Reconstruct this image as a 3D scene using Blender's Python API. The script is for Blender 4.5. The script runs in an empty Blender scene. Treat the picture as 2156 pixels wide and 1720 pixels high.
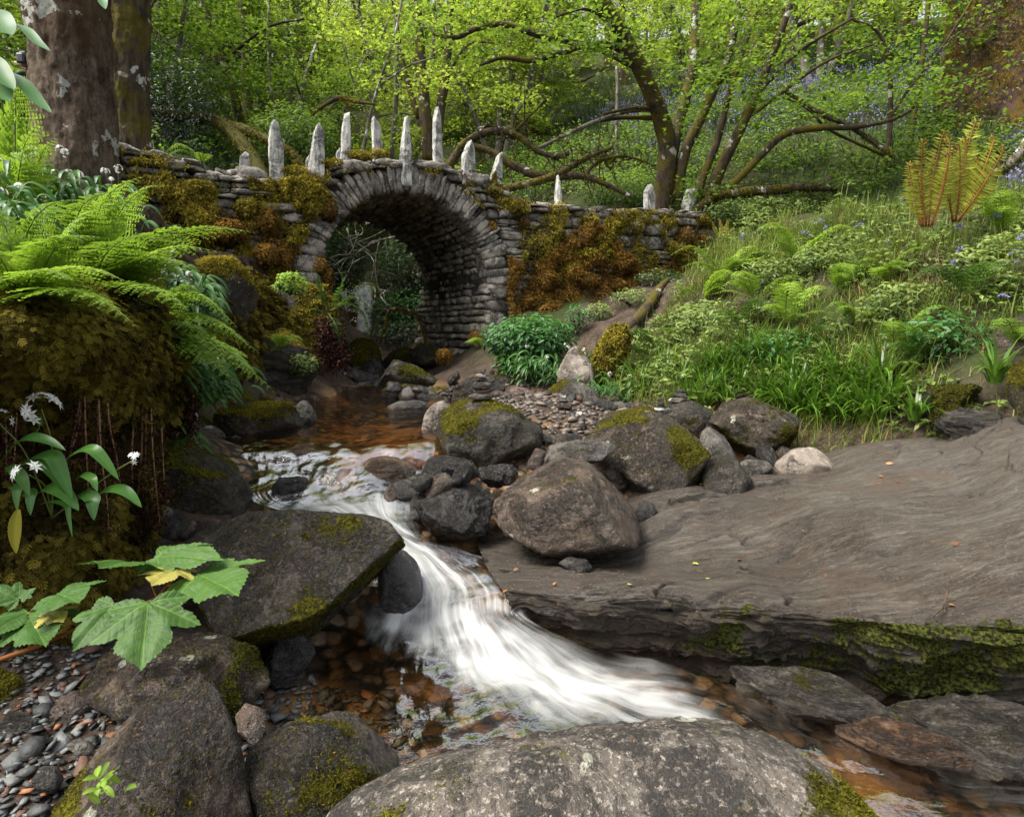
import bpy, bmesh, math, random
import numpy as np
from mathutils import Vector
random.seed(7)
RNG = np.random.default_rng(7)
C = bpy.context.scene.collection
scn = bpy.context.scene

# ------------------------------------------------------------------ camera, sky, sun, exposure
F = 1350.0                      # focal length in the 2156 px wide photo frame
PW, PH = 2156.0, 1720.0
HOR = 690.0                     # horizon row
TH = math.atan((PH / 2 - HOR) / F)
CT, ST = math.cos(TH), math.sin(TH)
cam = bpy.data.cameras.new('camera')
cam_o = bpy.data.objects.new('camera', cam)
C.objects.link(cam_o)
cam.sensor_fit = 'HORIZONTAL'; cam.sensor_width = 36.0
cam.lens = 36.0 * F / PW
cam.clip_start = 0.05; cam.clip_end = 500
cam_o.location = (0, 0, 0)
cam_o.rotation_euler = (math.pi / 2 - TH, 0, 0)
scn.camera = cam_o

world = bpy.data.worlds.new('World'); scn.world = world; world.use_nodes = True
wt = world.node_tree; wt.nodes.clear()
SUN_EL, SUN_AZ = math.radians(56), math.radians(-112)     # azimuth measured from +Y towards +X
sky = wt.nodes.new('ShaderNodeTexSky'); sky.sky_type = 'NISHITA'; sky.sun_disc = False
sky.sun_elevation = SUN_EL; sky.sun_rotation = SUN_AZ
sky.air_density = 1.0; sky.dust_density = 4.0; sky.ozone_density = 1.0
hs = wt.nodes.new('ShaderNodeHueSaturation'); hs.inputs['Saturation'].default_value = 0.3
bg = wt.nodes.new('ShaderNodeBackground'); bg.inputs['Strength'].default_value = 0.15
wo = wt.nodes.new('ShaderNodeOutputWorld')
wt.links.new(sky.outputs[0], hs.inputs['Color']); wt.links.new(hs.outputs[0], bg.inputs[0]); wt.links.new(bg.outputs[0], wo.inputs[0])

sl = bpy.data.lights.new('sun', 'SUN'); sl.energy = 3.0; sl.angle = math.radians(32); sl.color = (1.0, 0.95, 0.85)
so = bpy.data.objects.new('sun', sl); C.objects.link(so)
sd = Vector((math.sin(SUN_AZ) * math.cos(SUN_EL), math.cos(SUN_AZ) * math.cos(SUN_EL), math.sin(SUN_EL)))
so.rotation_euler = sd.to_track_quat('Z', 'Y').to_euler(); so.location = sd * 40

scn.view_settings.view_transform = 'Standard'; scn.view_settings.look = 'None'
scn.view_settings.exposure = 1.1; scn.view_settings.gamma = 1.0
try:
    scn.cycles.max_bounces = 7; scn.cycles.diffuse_bounces = 3; scn.cycles.glossy_bounces = 2
    scn.cycles.transparent_max_bounces = 8; scn.cycles.transmission_bounces = 3
    scn.cycles.use_denoising = True
    scn.cycles.sample_clamp_indirect = 4
except Exception:
    pass

# ------------------------------------------------------------------ helpers: places
def P(u, v, Y):
    """the place seen in direction (u, v) of the photograph, Y metres in front of the tripod"""
    yc = -(v - PH / 2) / F
    t = Y / (CT + yc * ST)
    return np.array([(u - PW / 2) / F * t, Y, t * (-ST + yc * CT)])

def G(u, Y, z):
    """the place in direction u at distance Y and height z"""
    t = (Y * CT - z * ST)
    return np.array([(u - PW / 2) / F * t, Y, z])

_perm = np.random.default_rng(3).permutation(256); _perm = np.concatenate([_perm, _perm, _perm])
_g = np.random.default_rng(4).normal(size=(256, 3)); _g /= np.linalg.norm(_g, axis=1)[:, None]

def perlin(p):
    p = np.asarray(p, float)
    i = np.floor(p).astype(int); f = p - i; i &= 255
    w = f * f * f * (f * (f * 6 - 15) + 10)
    out = 0
    for dx in (0, 1):
        for dy in (0, 1):
            for dz in (0, 1):
                h = _perm[_perm[_perm[i[:, 0] + dx] + i[:, 1] + dy] + i[:, 2] + dz]
                d = (_g[h] * (f - np.array([dx, dy, dz]))).sum(1)
                wx = w[:, 0] if dx else 1 - w[:, 0]
                wy = w[:, 1] if dy else 1 - w[:, 1]
                wz = w[:, 2] if dz else 1 - w[:, 2]
                out = out + d * wx * wy * wz
    return out * 1.6

def fbm(p, octaves=4, gain=0.5):
    a, s, o = 1.0, 0.0, 0.0
    p = np.asarray(p, float).copy()
    for _ in range(octaves):
        o = o + a * perlin(p); s += a; a *= gain; p = p * 2.03 + 17.3
    return o / s * 1.3

def sstep(a, b, x):
    t = np.clip((x - a) / (b - a), 0, 1)
    return t * t * (3 - 2 * t)

def unit(a):
    a = np.asarray(a, float)
    return a / np.maximum(np.linalg.norm(a, axis=-1, keepdims=True), 1e-9)

def inpoly(x, y, poly):
    r = np.zeros(len(x), bool); n = len(poly)
    for i in range(n):
        x0, y0 = poly[i]; x1, y1 = poly[(i + 1) % n]
        c = ((y0 > y) != (y1 > y)) & (x < (x1 - x0) * (y - y0) / (y1 - y0 + 1e-12) + x0)
        r ^= c
    return r

# ------------------------------------------------------------------ helpers: objects
def tag(o, label=None, cat=None, group=None, kind=None):
    if label: o['label'] = label
    if cat: o['category'] = cat
    if group: o['group'] = group
    if kind: o['kind'] = kind
    return o

def empty(name, loc, label=None, cat=None, group=None):
    o = bpy.data.objects.new(name, None); C.objects.link(o); o.location = tuple(map(float, loc))
    o.empty_display_size = 0.1
    return tag(o, label, cat, group)

def mesh_np(name, V, F3=None, F4=None, attrs=None, uv=None, smooth=True):
    me = bpy.data.meshes.new(name)
    V = np.asarray(V, np.float32)
    idx, starts, pos = [], [], 0
    for Fa, k in ((F3, 3), (F4, 4)):
        if Fa is not None and len(Fa):
            Fa = np.asarray(Fa, np.int32)
            idx.append(Fa.ravel()); starts.append(pos + np.arange(len(Fa), dtype=np.int32) * k); pos += Fa.size
    idx = np.concatenate(idx); starts = np.concatenate(starts)
    me.vertices.add(len(V)); me.vertices.foreach_set('co', V.ravel())
    me.loops.add(len(idx)); me.loops.foreach_set('vertex_index', idx)
    me.polygons.add(len(starts)); me.polygons.foreach_set('loop_start', starts)
    if smooth: me.polygons.foreach_set('use_smooth', np.ones(len(starts), bool))
    for k, a in (attrs or {}).items():
        at = me.attributes.new(k, 'FLOAT', 'POINT'); at.data.foreach_set('value', np.asarray(a, np.float32))
    if uv is not None:
        ul = me.uv_layers.new(name='UVMap'); ul.data.foreach_set('uv', np.asarray(uv, np.float32)[idx].ravel())
    me.update(calc_edges=True); me.validate()
    return me

def link(name, me, mat=None, parent=None, loc=(0, 0, 0)):
    o = bpy.data.objects.new(name, me); C.objects.link(o); o.location = tuple(map(float, loc))
    if mat is not None and not me.materials: me.materials.append(mat)
    if parent is not None: o.parent = parent
    return o

class MB:
    """collects pieces, then links them as one mesh"""
    def __init__(s): s.V, s.T, s.Q, s.A, s.n = [], [], [], [], 0
    def add(s, V, T=None, Q=None, tint=None):
        V = np.asarray(V, float)
        s.V.append(V)
        if T is not None and len(T): s.T.append(np.asarray(T, int) + s.n)
        if Q is not None and len(Q): s.Q.append(np.asarray(Q, int) + s.n)
        s.A.append(np.full(len(V), 0.5) if tint is None else np.broadcast_to(np.asarray(tint, float), (len(V),)))
        s.n += len(V)
    def mesh(s, name, off=None, smooth=True):
        V = np.concatenate(s.V)
        if off is not None: V = V - np.asarray(off, float)
        return mesh_np(name, V, np.concatenate(s.T) if s.T else None, np.concatenate(s.Q) if s.Q else None,
                       {'tint': np.concatenate(s.A)}, smooth=smooth)
    def build(s, name, mat, parent=None, loc=None, smooth=True):
        """vertices are in world space; loc becomes the object's own origin"""
        if parent is not None:
            off = np.array(parent.matrix_basis.translation)
            if parent.parent is not None: off = off + np.array(parent.parent.matrix_basis.translation)
            return link(name, s.mesh(name, off, smooth), mat, parent)
        off = np.zeros(3) if loc is None else np.asarray(loc, float)
        return link(name, s.mesh(name, off, smooth), mat, None, off)

def catmull(pts, n):
    """n samples on a smooth line through pts (k, d)"""
    p = np.asarray(pts, float); k = len(p)
    p = np.concatenate([[2 * p[0] - p[1]], p, [2 * p[-1] - p[-2]]])
    t = np.linspace(0, k - 1 - 1e-9, n); i = t.astype(int); f = (t - i)
    sh = (-1,) + (1,) * (p.ndim - 1)
    f = f.reshape(sh)
    a, b, c, d = p[i], p[i + 1], p[i + 2], p[i + 3]
    return 0.5 * (2 * b + (c - a) * f + (2 * a - 5 * b + 4 * c - d) * f ** 2 + (3 * b - a - 3 * c + d) * f ** 3)

def loft(net, nr, nc):
    """dense grid through a control net (rows, cols, d)"""
    net = np.asarray(net, float)
    g = catmull(net, nr)
    g = catmull(np.swapaxes(g, 0, 1), nc)
    return np.swapaxes(g, 0, 1)

def gridfaces(nr, nc):
    a = np.arange(nr * nc).reshape(nr, nc)
    return np.stack([a[:-1, :-1], a[:-1, 1:], a[1:, 1:], a[1:, :-1]], -1).reshape(-1, 4)

def gridnormals(g):
    du = np.gradient(g, axis=0); dv = np.gradient(g, axis=1)
    return unit(np.cross(dv, du))

def tube(mb, pts, rad, k=8, per=6, rough=0.0, freq=6.0, tint=0.5, flat=None):
    pts = np.asarray(pts, float); rad = np.asarray(rad, float) * np.ones(len(pts))
    n = max(2, (len(pts) - 1) * per + 1)
    q = catmull(np.column_stack([pts, rad]), n); c, r = q[:, :3], np.maximum(q[:, 3], 1e-4)
    t = unit(np.gradient(c, axis=0))
    ref = np.array([0.0, 0, 1]) if abs(t[0][2]) < 0.9 else np.array([1.0, 0, 0])
    s = unit(np.cross(t, ref)); b = np.cross(t, s)
    a = np.linspace(0, 2 * np.pi, k, endpoint=False)
    V = c[:, None] + r[:, None, None] * (np.cos(a)[None, :, None] * s[:, None] + np.sin(a)[None, :, None] * b[:, None])
    V = V.reshape(-1, 3)
    if rough:
        cc = np.repeat(c, k, 0)
        d = V - cc
        V = cc + d * (1 + rough * fbm(V * freq, 3))[:, None]
    idx = np.arange(n * k).reshape(n, k)
    nx = np.roll(idx, -1, 1)
    Q = np.stack([idx[:-1], nx[:-1], nx[1:], idx[1:]], -1).reshape(-1, 4)
    V = np.concatenate([V, c[:1], c[-1:]])
    T = [(nx[0][j], idx[0][j], n * k) for j in range(k)] + [(idx[-1][j], nx[-1][j], n * k + 1) for j in range(k)]
    mb.add(V, T, Q, tint)

def leaves(mb, pos, nrm, dr, L, W, fold=0.25, tint=None, droop=0.0):
    """leaf blades: four points each, folded on the midrib"""
    pos = np.asarray(pos, float); n = len(pos)
    if n == 0: return
    nrm = unit(nrm); dr = unit(dr - (dr * nrm).sum(1, keepdims=True) * nrm)
    sd_ = np.cross(nrm, dr)
    L = np.broadcast_to(np.asarray(L, float), (n,))[:, None]; W = np.broadcast_to(np.asarray(W, float), (n,))[:, None]
    base = pos; tip = pos + dr * L - nrm * L * droop
    mid = pos + dr * L * 0.42
    l = mid + sd_ * W * 0.5 + nrm * W * fold; r = mid - sd_ * W * 0.5 + nrm * W * fold
    V = np.stack([base, r, tip, l], 1).reshape(-1, 3)
    b = np.arange(n)[:, None] * 4
    T = np.concatenate([b + [0, 1, 2], b + [0, 2, 3]])
    tn = np.repeat(RNG.random(n) if tint is None else np.broadcast_to(tint, (n,)), 4)
    mb.add(V, T, None, tn)

def blades(mb, pos, dr, H, W, bend, tint=None, seg=3):
    """grass-like strips rising along +z and bending over towards dr (n, 3)"""
    pos = np.asarray(pos, float); n = len(pos)
    if n == 0: return
    dr = unit(dr); side = unit(np.cross(dr, np.tile([0, 0, 1.0], (n, 1))))
    H = np.broadcast_to(np.asarray(H, float), (n,)); W = np.broadcast_to(np.asarray(W, float), (n,)); bend = np.broadcast_to(np.asarray(bend, float), (n,))
    rows = []
    c = pos.copy(); prev = c
    for j in range(seg + 1):
        t = j / seg
        ang = bend * t * 1.0
        if j > 0:
            st = (H / seg)[:, None] * (np.sin(ang)[:, None] * dr + np.cos(ang)[:, None] * np.array([0, 0, 1.0]))
            c = c + st
        w = (W * (1 - t ** 1.8) * 0.5 + 0.0003)[:, None]
        rows.append(np.stack([c - side * w, c + side * w], 1))
    V = np.stack(rows, 1).reshape(n, -1, 3)                  # n, (seg+1)*2, 3
    m = V.shape[1]; b = np.arange(n)[:, None] * m
    Q = np.concatenate([b + [2 * j, 2 * j + 1, 2 * j + 3, 2 * j + 2] for j in range(seg)])
    tn = np.repeat(RNG.random(n) if tint is None else np.broadcast_to(tint, (n,)), m)
    mb.add(V.reshape(-1, 3), None, Q, tn)

def rand_dirs(n, zs=1.0):
    d = RNG.normal(size=(n, 3)); d[:, 2] *= zs
    return unit(d)

_ico = {}
def ico(level):
    if level not in _ico:
        bm = bmesh.new(); bmesh.ops.create_icosphere(bm, subdivisions=level, radius=1.0)
        bm.verts.ensure_lookup_table()
        V = np.array([v.co[:] for v in bm.verts]); T = np.array([[v.index for v in f.verts] for f in bm.faces]); bm.free()
        _ico[level] = (unit(V), T)
    return _ico[level]

# ------------------------------------------------------------------ materials
class NT:
    def __init__(s, name):
        s.m = bpy.data.materials.new(name); s.m.use_nodes = True; s.t = s.m.node_tree; s.t.nodes.clear()
        s.tc = None
    def n(s, typ, out=0, props=None, **inp):
        nd = s.t.nodes.new('ShaderNode' + typ)
        for k, v in (props or {}).items(): setattr(nd, k, v)
        for k, v in inp.items():
            k = k.replace('_', ' ')
            sock = nd.inputs[int(k[1:])] if k[0] == 'i' and k[1:].isdigit() else nd.inputs[k]
            s.set(sock, v)
        return nd.outputs[out]
    def set(s, sock, v):
        if isinstance(v, bpy.types.NodeSocket): s.t.links.new(v, sock)
        else:
            if isinstance(v, (tuple, list)) and len(v) == 3 and len(sock.default_value) == 4: v = (*v, 1)
            sock.default_value = v
    def coord(s, what='Object'):
        if s.tc is None: s.tc = s.t.nodes.new('ShaderNodeTexCoord')
        return s.tc.outputs[what]
    def noise(s, scale, detail=5, rough=0.55, vec=None, dist=0.0):
        return s.n('TexNoise', Vector=vec if vec is not None else s.coord(), Scale=scale, Detail=detail, Roughness=rough, Distortion=dist)
    def mr(s, x, a, b, c=0.0, d=1.0):
        return s.n('MapRange', props={'interpolation_type': 'SMOOTHSTEP'}, Value=x, From_Min=a, From_Max=b, To_Min=c, To_Max=d)
    def mix(s, f, a, b):
        return s.n('Mix', 2, {'data_type': 'RGBA'}, i0=f, i6=a, i7=b)
    def math(s, op, a, b=0.0, clamp=False):
        return s.n('Math', props={'operation': op, 'use_clamp': clamp}, i0=a, i1=b)
    def attr(s, name):
        return s.n('Attribute', 'Fac', {'attribute_name': name})
    def bump(s, h, strength=0.5, dist=0.02, normal=None):
        k = dict(Strength=strength, Distance=dist, Height=h)
        if normal is not None: k['Normal'] = normal
        return s.n('Bump', **k)
    def scaled(s, sc, vec=None):
        return s.n('Mapping', Vector=vec if vec is not None else s.coord(), Scale=sc)
    def out(s, shader):
        o = s.t.nodes.new('ShaderNodeOutputMaterial'); s.t.links.new(shader, o.inputs[0]); return s.m
    def bsdf(s, **k):
        return s.n('BsdfPrincipled', **k)

def rock_mat(name, c1, c2, c3, rough=(0.35, 0.7), moss1=(0.018, 0.018, 0.005), moss2=(0.15, 0.135, 0.014), lichen=0.0, speck=0.5,
             scale=1.0, strata=None, lichen_col=(0.36, 0.36, 0.28), crustiness=0.5, dots=0.0, tintvar=0.0):
    t = NT(name)
    v = t.coord()
    rnd = t.n('ObjectInfo', 'Random')
    v = t.n('VectorMath', props={'operation': 'ADD'}, i0=v, i1=t.n('CombineXYZ', X=t.math('MULTIPLY', rnd, 37.0), Y=t.math('MULTIPLY', rnd, 11.0), Z=0.0))
    if strata: v = t.scaled(strata, v)
    big = t.noise(3.2 * scale, 7, 0.62, v, 0.4)
    mid = t.noise(11 * scale, 7, 0.7, v)
    fine = t.noise(85 * scale, 5, 0.75, v)
    grit = t.noise(210 * scale, 3, 0.7, v)
    col = t.mix(t.mr(big, 0.38, 0.62), c1, c2)
    col = t.mix(t.mr(mid, 0.52, 0.66), col, c3)
    if tintvar: col = t.mix(tintvar, col, t.mix(t.attr('tint'), tuple(x * .35 for x in c2), tuple(min(1, x * 1.25) for x in c3)))
    sp = t.mr(fine, 0.54, 0.60)
    col = t.mix(t.math('MULTIPLY', sp, speck), col, tuple(min(1, x * 1.9 + .04) for x in c3))
    crust = t.math('MULTIPLY', t.mr(t.noise(4.5 * scale, 6, 0.7, v, 0.6), 0.50 - .12 * crustiness, 0.62 - .12 * crustiness), t.mr(t.noise(48 * scale, 5, 0.75, v), 0.42, 0.54))
    col = t.mix(t.math('MULTIPLY', crust, 0.88), col, (0.014, 0.012, 0.010))
    col = t.mix(t.mr(grit, 0.60, 0.66, 0, .8), col, (0.010, 0.009, 0.008))
    if lichen:
        ln = t.noise(7 * scale, 3, 0.5, v)
        lm = t.math('MULTIPLY', t.mr(ln, 0.70 - 0.14 * lichen, 0.72 - 0.14 * lichen), t.mr(fine, 0.3, 0.5))
        col = t.mix(lm, col, lichen_col)
    ms = t.attr('moss')
    mn = t.math('ADD', t.math('MULTIPLY', t.math('SUBTRACT', t.noise(16, 7, 0.75, v), 0.5), 1.5), t.math('MULTIPLY', t.math('SUBTRACT', t.noise(80, 4, 0.75, v), 0.5), 1.3))
    mf = t.mr(t.math('ADD', ms, mn), 0.36, 0.60)
    if dots:
        dt = t.math('MULTIPLY', t.mr(t.noise(95, 3, 0.65, v), 0.56, 0.60), t.mr(t.noise(6, 5, 0.65, v), 0.52 - .2 * dots, 0.62 - .2 * dots))
        mf = t.math('MAXIMUM', mf, t.math('MULTIPLY', dt, 0.9))
    mcol = t.mix(t.mr(t.noise(60, 5, 0.7, v), 0.35, 0.68), moss1, moss2)
    mcol = t.mix(t.mr(t.noise(8, 4, 0.6, v), 0.45, 0.75), mcol, moss1)
    col = t.mix(mf, col, mcol)
    rg = t.mr(mid, 0.3, 0.7, rough[0], rough[1])
    rg = t.n('Mix', 0, {'data_type': 'FLOAT'}, i0=mf, i2=rg, i3=0.95)
    spec = t.n('Mix', 0, {'data_type': 'FLOAT'}, i0=mf, i2=0.55, i3=0.08)
    h = t.math('ADD', t.math('MULTIPLY', mid, 0.75), t.math('ADD', t.math('MULTIPLY', fine, 0.30), t.math('MULTIPLY', crust, .25)))
    h = t.math('ADD', h, t.math('MULTIPLY', t.math('MULTIPLY', mf, t.noise(110, 3, 0.6, v)), 0.8))
    nrm = t.bump(h, 0.9, 0.035)
    return t.out(t.bsdf(Base_Color=col, Roughness=rg, Normal=nrm, Specular_IOR_Level=spec))

def leaf_mat(name, dark, light, trans=0.4, rough=0.45, tcol=None, spec=0.35, var=0.0, mott=0.0):
    t = NT(name)
    a = t.attr('tint')
    col = t.mix(a, dark, light)
    if mott: col = t.mix(t.math('MULTIPLY', t.mr(t.noise(55, 6, .7), .42, .7), mott), col, tuple(x * .45 + .01 for x in light))
    if var:
        col = t.mix(t.math('MULTIPLY', t.mr(t.n('ObjectInfo', 'Random'), 0, 1), var), col, dark)
    b = t.bsdf(Base_Color=col, Roughness=rough, Specular_IOR_Level=spec)
    if not trans: return t.out(b)
    tc = t.mix(a, tuple(x * 1.1 for x in dark), tcol or tuple(min(1, x * 1.5) for x in light))
    tr = t.n('BsdfTranslucent', Color=tc)
    return t.out(t.n('MixShader', i0=trans, i1=b, i2=tr))

def bark_mat(name, c1, c2, moss=0.4, mosscol=(0.10, 0.085, 0.012), lichen=0.0, scale=1.0):
    t = NT(name)
    v = t.scaled((9, 9, 2.2)); 
    n1 = t.noise(1.6 * scale, 8, 0.7, v); n2 = t.noise(7 * scale, 6, 0.7, v)
    col = t.mix(t.mr(n1, 0.35, 0.65), c1, c2)
    col = t.mix(t.mr(n2, 0.5, 0.75), col, (0.012, 0.009, 0.007))
    if lichen:
        col = t.mix(t.mr(t.noise(4.5, 3, 0.55), 0.64 - .1 * lichen, 0.67 - .1 * lichen), col, (0.42, 0.42, 0.36))
    m = t.mr(t.noise(3.2, 6, 0.65), 0.62 - 0.3 * moss, 0.75 - 0.3 * moss)
    mc = t.mix(t.noise(60, 4, 0.7), tuple(x * 0.3 for x in mosscol), mosscol)
    col = t.mix(t.math('MULTIPLY', m, min(1, moss * 2)), col, mc)
    h = t.math('ADD', n1, t.math('MULTIPLY', n2, 0.5))
    return t.out(t.bsdf(Base_Color=col, Roughness=0.85, Normal=t.bump(h, 0.9, 0.03), Specular_IOR_Level=0.2))

M = {}
M['granite'] = rock_mat('granite rock', (0.05, 0.039, 0.029), (0.12, 0.099, 0.078), (0.185, 0.158, 0.13), (0.5, 0.75), lichen=0.15, speck=0.8, moss2=(0.2, 0.18, 0.015), crustiness=.55, dots=.1)
M['dark'] = rock_mat('dark wet rock', (0.013, 0.011, 0.010), (0.034, 0.030, 0.026), (0.07, 0.062, 0.055), (0.06, 0.26), speck=0.2)
M['mossy'] = rock_mat('mossy rock', (0.016, 0.012, 0.008), (0.048, 0.036, 0.026), (0.09, 0.073, 0.056), (0.2, 0.45), speck=0.35, crustiness=.7, dots=.7)
M['brown'] = rock_mat('brown rock', (0.048, 0.030, 0.020), (0.098, 0.067, 0.048), (0.15, 0.115, 0.088), (0.18, 0.4), lichen=0.1, speck=0.45, crustiness=.3, dots=.15)
M['browned'] = rock_mat('brown mossed rock', (0.04, 0.025, 0.016), (0.085, 0.058, 0.04), (0.14, 0.105, 0.078), (0.22, 0.45), lichen=0.15, speck=0.4, crustiness=.8, dots=.6)
M['grey'] = rock_mat('grey rock', (0.046, 0.038, 0.031), (0.10, 0.088, 0.075), (0.16, 0.145, 0.125), (0.26, 0.5), speck=0.35, crustiness=.45, dots=.2)
M['pale'] = rock_mat('pale rock', (0.17, 0.138, 0.108), (0.27, 0.225, 0.18), (0.34, 0.29, 0.24), (0.5, 0.75), speck=0.25, crustiness=.15)
M['smooth'] = rock_mat('smooth wet rock', (0.05, 0.048, 0.045), (0.075, 0.073, 0.07), (0.09, 0.088, 0.084), (0.15, 0.32), speck=0.1, crustiness=.1)
M['red'] = rock_mat('reddish rock', (0.08, 0.042, 0.03), (0.14, 0.08, 0.06), (0.17, 0.115, 0.09), (0.3, 0.6), speck=0.3)
M['strata'] = rock_mat('layered rock', (0.026, 0.022, 0.018), (0.075, 0.064, 0.052), (0.14, 0.122, 0.10), (0.2, 0.5), strata=(0.8, 2.5, 6.0), speck=0.3, crustiness=.7, dots=.3)
M['rust'] = rock_mat('rusty rock', (0.04, 0.022, 0.013), (0.11, 0.055, 0.025), (0.16, 0.10, 0.06), (0.16, 0.4), strata=(0.8, 2.0, 5.0), speck=0.3, crustiness=.6)
M['stone'] = rock_mat('masonry stone', (0.12, 0.10, 0.08), (0.27, 0.24, 0.20), (0.40, 0.36, 0.31), (0.6, 0.9), lichen=0.3, speck=0.45, scale=1.6, moss1=(0.04, 0.02, 0.006), moss2=(0.2, 0.1, 0.015), crustiness=.35, tintvar=.4)
M['vault'] = rock_mat('vault stone', (0.14, 0.12, 0.09), (0.34, 0.30, 0.225), (0.46, 0.42, 0.33), (0.6, 0.9), lichen=0.2, speck=0.4, scale=1.6, tintvar=.5)  # paler than the facing stone: colour raised in place of light under the arch
M['slate'] = rock_mat('pale slate', (0.28, 0.275, 0.25), (0.60, 0.585, 0.53), (0.74, 0.72, 0.66), (0.5, 0.8), speck=0.1, scale=1.9, crustiness=.12, moss1=(0.05, 0.03, 0.006), moss2=(0.2, 0.13, 0.02))

# ------------------------------------------------------------------ ground
WZ = -0.70                       # pool level
tp = []
for u, v, Y in [(1300, 850, 6.0), (1400, 850, 5.6), (1500, 880, 5.2), (1700, 890, 4.8), (1900, 890, 4.3), (2100, 880, 3.9), (2250, 900, 3.6),
                (1300, 740, 7.3), (1500, 720, 6.3), (1700, 720, 5.6), (1900, 700, 5.1), (2100, 700, 4.5), (2300, 700, 4.2),
                (1450, 600, 8.2), (1600, 560, 7.4), (1750, 540, 6.8), (1900, 530, 6.3), (2100, 520, 5.8), (2300, 520, 5.4),
                (1500, 545, 9.3), (1600, 480, 8.6), (1750, 470, 7.8), (1950, 475, 6.9), (2150, 460, 6.4), (2400, 450, 6),
                (1550, 490, 10.3), (1700, 450, 10.3), (1900, 440, 9.4), (2100, 420, 8.6), (2400, 400, 8),
                (1600, 340, 12.0), (1750, 300, 12.0), (1900, 290, 11.6), (2100, 250, 10.4), (2400, 240, 10),
                (1500, 260, 14.5), (1700, 225, 14.5), (1900, 200, 14.5), (2100, 170, 13), (1300, 285, 16), (1100, 330, 16), (1600, 150, 20), (1900, 110, 20),
                (1300, 185, 24), (1000, 260, 22), (1600, 70, 32), (1100, 150, 34), (2000, 40, 28), (700, 240, 30), (2600, 100, 18),
                (1250, 430, 11.5), (1400, 430, 12), (1100, 420, 12.5),
                (1100, 660, 8.6), (1250, 645, 9.0), (1400, 600, 9.6), (1470, 565, 9.9), (1100, 780, 7.2), (1250, 760, 7.2), (1100, 830, 6.6), (1200, 850, 6.0),
                (850, 590, 12.6), (900, 530, 12.8), (690, 620, 12.2),
                (300, 330, 8.5), (420, 345, 9.5), (450, 300, 12), (300, 280, 12), (150, 300, 10), (0, 350, 8), (-200, 380, 6), (500, 260, 16), (250, 230, 18),
                (0, 250, 14), (600, 200, 26), (300, 130, 30), (0, 130, 24), (-300, 200, 14), (-300, 450, 4.5), (0, 430, 4.8), (200, 420, 5.6),
                (330, 1120, 2.7), (450, 1100, 2.95), (420, 930, 4.2), (230, 1130, 2.6)]:
    tp.append(P(u, v, Y))
for u, Y, z in [(900, 2.0, -1.45), (1300, 1.9, -1.48), (1700, 1.75, -1.52), (2156, 1.5, -1.55), (2500, 1.4, -1.6), (700, 2.1, -1.40), (560, 2.2, -1.32), (1500, 2.3, -1.4), (2000, 2.2, -1.42),
                (1500, 3.2, -1.2), (2000, 3.2, -1.2), (1700, 4.2, -1.1), (2100, 3.8, -.95), (300, 1.4, -1.22), (100, 1.6, -1.17), (0, 1.8, -1.13), (100, 1.3, -1.19), (-300, 1.5, -1.15),
                (1200, 1.1, -1.5), (700, 1.2, -1.42), (1800, 1.2, -1.55), (1078, .4, -1.4), (-300, .6, -1.3), (2400, .6, -1.5), (700, 2.9, -1.1), (150, 2.2, -.95), (-300, 2.4, -.6),
                (-300, 3.2, .2), (100, 3.4, .2), (250, 4.2, .1),
                (760, 7.2, -.88), (700, 6, -.86), (760, 5, -.88), (900, 5.5, -.86), (1000, 6.5, -.62), (620, 5, -.86), (1080, 5, -.60), (985, 4.2, -.68), (1000, 5.6, -.62), (1080, 4.4, -.64), (560, 5.6, -.7),
                (800, 9, -.78), (900, 9.5, -.62), (760, 10.5, -.68), (850, 11, -.5), (680, 8.6, -.8), (755, 12.3, -.5), (755, 13.3, .6), (740, 16, .9),
                (980, 12.6, 1.5), (660, 11.6, 1.0), (600, 10, 1.6), (500, 9, 1.7), (560, 8.2, 1.2),
                (680, 3.9, -.84), (760, 3.4, -1.02), (850, 3.0, -1.18), (950, 2.6, -1.38), (560, 4.1, -.8), (560, 3.3, -.98),
                (1000, 3.4, -1.0), (1200, 3.2, -1.08), (1400, 3.6, -1.02), (1600, 4.2, -.98), (1400, 4.6, -.76), (1250, 5, -.62), (1150, 5.5, -.58), (1250, 4.4, -.70)]:
    tp.append(G(u, Y, z))
tp = np.array(tp)

def _rbf_fit(p):
    n = len(p); d = np.linalg.norm(p[:, None, :2] - p[None, :, :2], axis=2)
    A = np.zeros((n + 3, n + 3)); A[:n, :n] = d - 0.02 * np.eye(n)
    A[:n, n] = 1; A[:n, n + 1:] = p[:, :2]; A[n, :n] = 1; A[n + 1:, :n] = p[:, :2].T
    return np.linalg.solve(A, np.concatenate([p[:, 2], [0, 0, 0]]))
_w = _rbf_fit(tp)

def ground_z(x, y, rough=True):
    x = np.atleast_1d(np.asarray(x, float)); y = np.atleast_1d(np.asarray(y, float)); out = np.empty(len(x))
    for s in range(0, len(x), 20000):
        a, b = x[s:s + 20000], y[s:s + 20000]
        d = np.sqrt((a[:, None] - tp[None, :, 0]) ** 2 + (b[:, None] - tp[None, :, 1]) ** 2)
        out[s:s + 20000] = d @ _w[:-3] + _w[-3] + _w[-2] * a + _w[-1] * b
    if rough:
        q = np.column_stack([x, y, 0 * x])
        amp = np.clip(0.02 + 0.012 * (y - 2), 0.02, 0.25)
        out = out + amp * fbm(q * 1.3, 4) + 0.02 * fbm(q * 7, 3) + .17 * sstep(-.5, -.1, out) * sstep(11, 9, y) * (fbm(q * 1.9 + 5, 4) + .2)
    return out

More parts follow.
